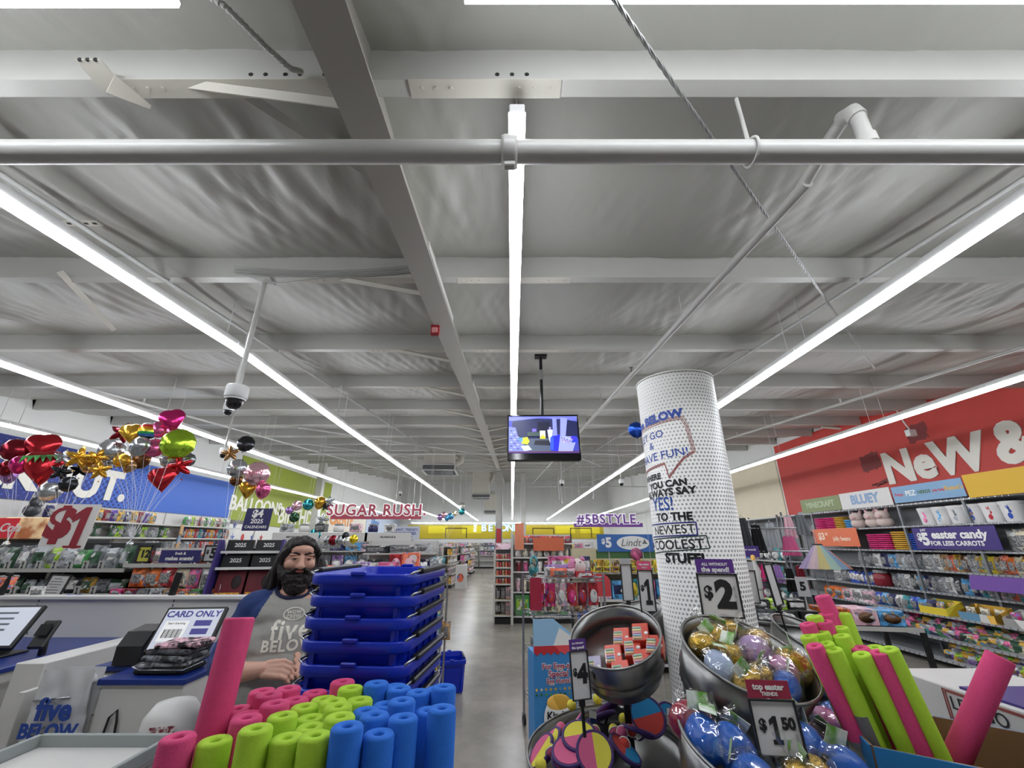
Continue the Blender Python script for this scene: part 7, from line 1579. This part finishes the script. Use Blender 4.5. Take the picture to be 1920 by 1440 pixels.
# clothes area
u10 = Unit('clothes_shelf', 'wall shelves of toys and clothes between the column and the red banner', (7.02, 17.2, 0), R(-90), 5.6, .5, [.3, .8, 1.3, 2.4], M('pale wire shelf'), M('grey wall panel'), ztop=2.45, posts='front', post_step=1.4, side=M('grey upright'))
for z, nm2 in ((.3, 'bottom'), (.8, 'second'), (1.3, 'third')): u10.row(z, .1, 5.5, 14, 'hang', (.3, .2, .36), ['lilac', 'sky blue', 'hot pink', 'charcoal', 'grey', 'teal', 'navy'], 'on the %s shelf of the clothes wall' % nm2, 'toy pack', 'toy_pack', col2='white')
for i, (px, py, w_, h_, c, lb) in enumerate(((1426, 1012, 26, 50, 'black', 'black hanging garment right of the printed column'), (1452, 1005, 24, 44, 'silver', 'pale grey hanging top beside the black garment'), (1485, 990, 22, 38, 'pale pink', 'pale pink top hanging above the tutu'), (1508, 985, 24, 36, 'grey', 'grey top hanging left of the towels'), (1486, 1025, 32, 34, 'pink', 'bright pink tutu hanging on the clothes wall'), (1400, 1000, 26, 52, 'charcoal', 'camouflage sandals hanging beside the column'), (1488, 1090, 20, 40, 'black', 'black garment hanging under the tutu'), (1508, 1085, 20, 40, 'dark red', 'dark red garment right of the low black one'), (1440, 1075, 22, 30, 'hot pink', 'left magenta toy pack on the clothes wall'), (1462, 1078, 22, 30, 'lilac', 'second lilac toy pack on the clothes wall'))):
    Yg = 7.5 if px < 1500 else 7.0; p = P(px, py + h_ / 2, Y=Yg); k_ = ppm(Yg, p.z)
    item('garment', p, (w_ / k_, .15, h_ / k_), c, R(-20), lb, 'hanging clothes', mats=(M('cloth ' + c, PAL[c], .9, var=.15, vscale=12, bump=.3, bscale=60), m_paper, m_wire))
tu = thing('rainbow_tutu', 'layered rainbow tutu skirt hanging before the right wall shelves', 'skirt', P(1543, 1066, Y=6.9), R(-18))
for i, c in enumerate(('lilac', 'pale pink', 'yellow', 'mint', 'sky blue', 'coral')):
    MB().grid(lambda u, v: ((.05 + .27 * v) * math.sin(-1.15 + .4 * i + .42 * u) * 1.2, -(.05 + .2 * v) * math.cos(-1.15 + .4 * i + .42 * u) + .012 * math.sin(u * 25) * v, .34 * (1 - v)), 10, 6).build('tulle_layer', M('tulle ' + c, tuple(.45 * x + .2 for x in lin(PAL[c])), .9, var=.1, vscale=12), tu)
MB().tube([(.06 * math.sin(a_), -.05 * math.cos(a_), .34) for a_ in [2 * math.pi * i / 16 for i in range(16)]], .012, 6, closed=True).build('waistband', pm('black'), tu); MB().cyl((0, 0, .34), (0, .02, .62), .006, n=6).build('hanger', m_wire, tu)
gr = thing('garment_rail', 'chrome garment rails standing right of the printed column', 'rail', (3.9, 7.6, 0), R(-12))
for z in (1.2, 1.62, 1.98):
    MB().cyl((-.6, 0, z), (1.0, -.07, z), .012, n=8).build('rail', m_wire, gr)
for x in (-.6, 1.0): MB().cyl((x, -.03, 0), (x, -.03, 2.0), .02, n=8).build('upright', m_wire, gr); MB().box((x, 0, .02), (.08, .6, .04)).build('foot', m_wire, gr)
sign_board(P(1398, 1034, Y=6.5), .36, .15, '#4a2f80', [('top easter trends', .04, 0, .025, .02), ('', .03, 0, -.03, .01)], 'small purple sign low beside the printed column', R(-10), stem=1.56)
sign_board(P(1505, 1100, Y=5.2), .12, .2, '#c8c8c8', [('5', .12, 0, 0, .05, '#17171a')], 'white price card reading five before the clothes wall', R(-15), R(-5), name='price_card', stem=1.16)
bt = thing('white_bottle', 'tall white bottle shaped toy on a pedestal by the clothes', 'bottle', P(1423, 1105, Y=6.2)); MB().cyl((0, 0, -bt.location.z), (0, 0, 0), .04, n=12).build('pedestal', m_lam, bt); MB().lathe([(0, 0), (.05, 0), (.055, .02), (.055, .26), (.02, .34), (.02, .4), (0, .4)], 16).build('body', m_lam, bt); MB().lathe([(.024, .36), (.026, .42), (0, .43)], 12).build('cap', pm('gold'), bt)
# dark stacked trays and the white printed bin behind the noodles
u11 = Unit('toy_table', 'low black table of boxed toys behind the galvanised tubs', (2.1, 4.4, 0), R(-10), 1.5, .6, [.5, 1.05], m_blk, None, posts='both', post_step=1.5, ztop=1.05)
u11.row(1.05, .02, .75, 4, 'box', (.17, .3, .1), ['black', 'charcoal', 'black', 'black'], 'on the black toy table, left part', 'boxed toy', 'boxed_toy', col2='white'); u11.row(1.05, .78, 1.45, 3, 'box', (.2, .3, .13), ['orange', 'pale pink', 'sky blue'], 'on the black toy table, right part', 'tray carton', col2='brown')
u11.row(1.15, .05, .7, 4, 'box', (.15, .22, .08), ['black', 'charcoal', 'lime', 'black'], 'stacked on the boxed toys', 'boxed toy', 'boxed_toy', y=.2, col2='white')
pbn = thing('printed_bin', 'white printed dump bin with slogans at the lower right', 'bin', (2.4, 2.5, 0), R(-90))
MB().box((-.05, .3, .505), (1.1, .6, 1.01), ch=.006).build('carton', m_lam, pbn)
text('LET GO', .085, M('print black'), pbn, up(-.1, -.003, .935), bold=.0, depth=.001); text('& HAVE FUN!', .075, M('print black'), pbn, up(-.01, -.003, .845), bold=.0, depth=.001); text('five BELOW', .15, M('ink blue bag'), pbn, up(-.02, -.003, .68), bold=.05, depth=.001)
for o in (0, .014):
    fr = MB()
    for (x, z, w_, h_) in ((-.03, .985 + o * .5, .46, .006), (-.03, .795 - o, .46, .006)): fr.box((x, -.002, z), (w_ + 2 * o, .003, h_))
    for s in (-1, 1): fr.box((-.03 + s * (.23 + o), -.002, .89), (.006, .003, .19 + 1.5 * o))
    fr.build('bubble_outline', ck_red, pbn)
MB().box((.1, .28, 1.016), (.6, .5, .012)).build('purple_lid', M('board #3e2a78', '#3e2a78', .5), pbn)
# red wall box with cable, hanging emergency light
em = thing('wall_light', 'small white emergency light hung on a cable before the red banner', 'light', P(1708, 812, Y=7.4)); MB().box((0, 0, 0), (.14, .1, .12), ch=.01).build('box', m_house, em); MB().tube([(0, 0, .06), (-.06, 0, .2), (-.12, 0, .45)], .012, 6).build('cable', m_house, em)
for i, (px, py, Y_) in enumerate(((1850, 755, 6.5), (1540, 800, 9.5), (1690, 775, 8.0))):
    p = P(px, py, Y=Y_); MB().cyl(p, p + Vector((.9, -.5, -.25)) * (.7 if i else 1), .035, n=4, sm=False).build('wall_brace', m_steel2); tag(COL.objects[-1], 'slanting white brace in front of the red banner, %s from the right' % ('first', 'third', 'second')[i], 'brace')
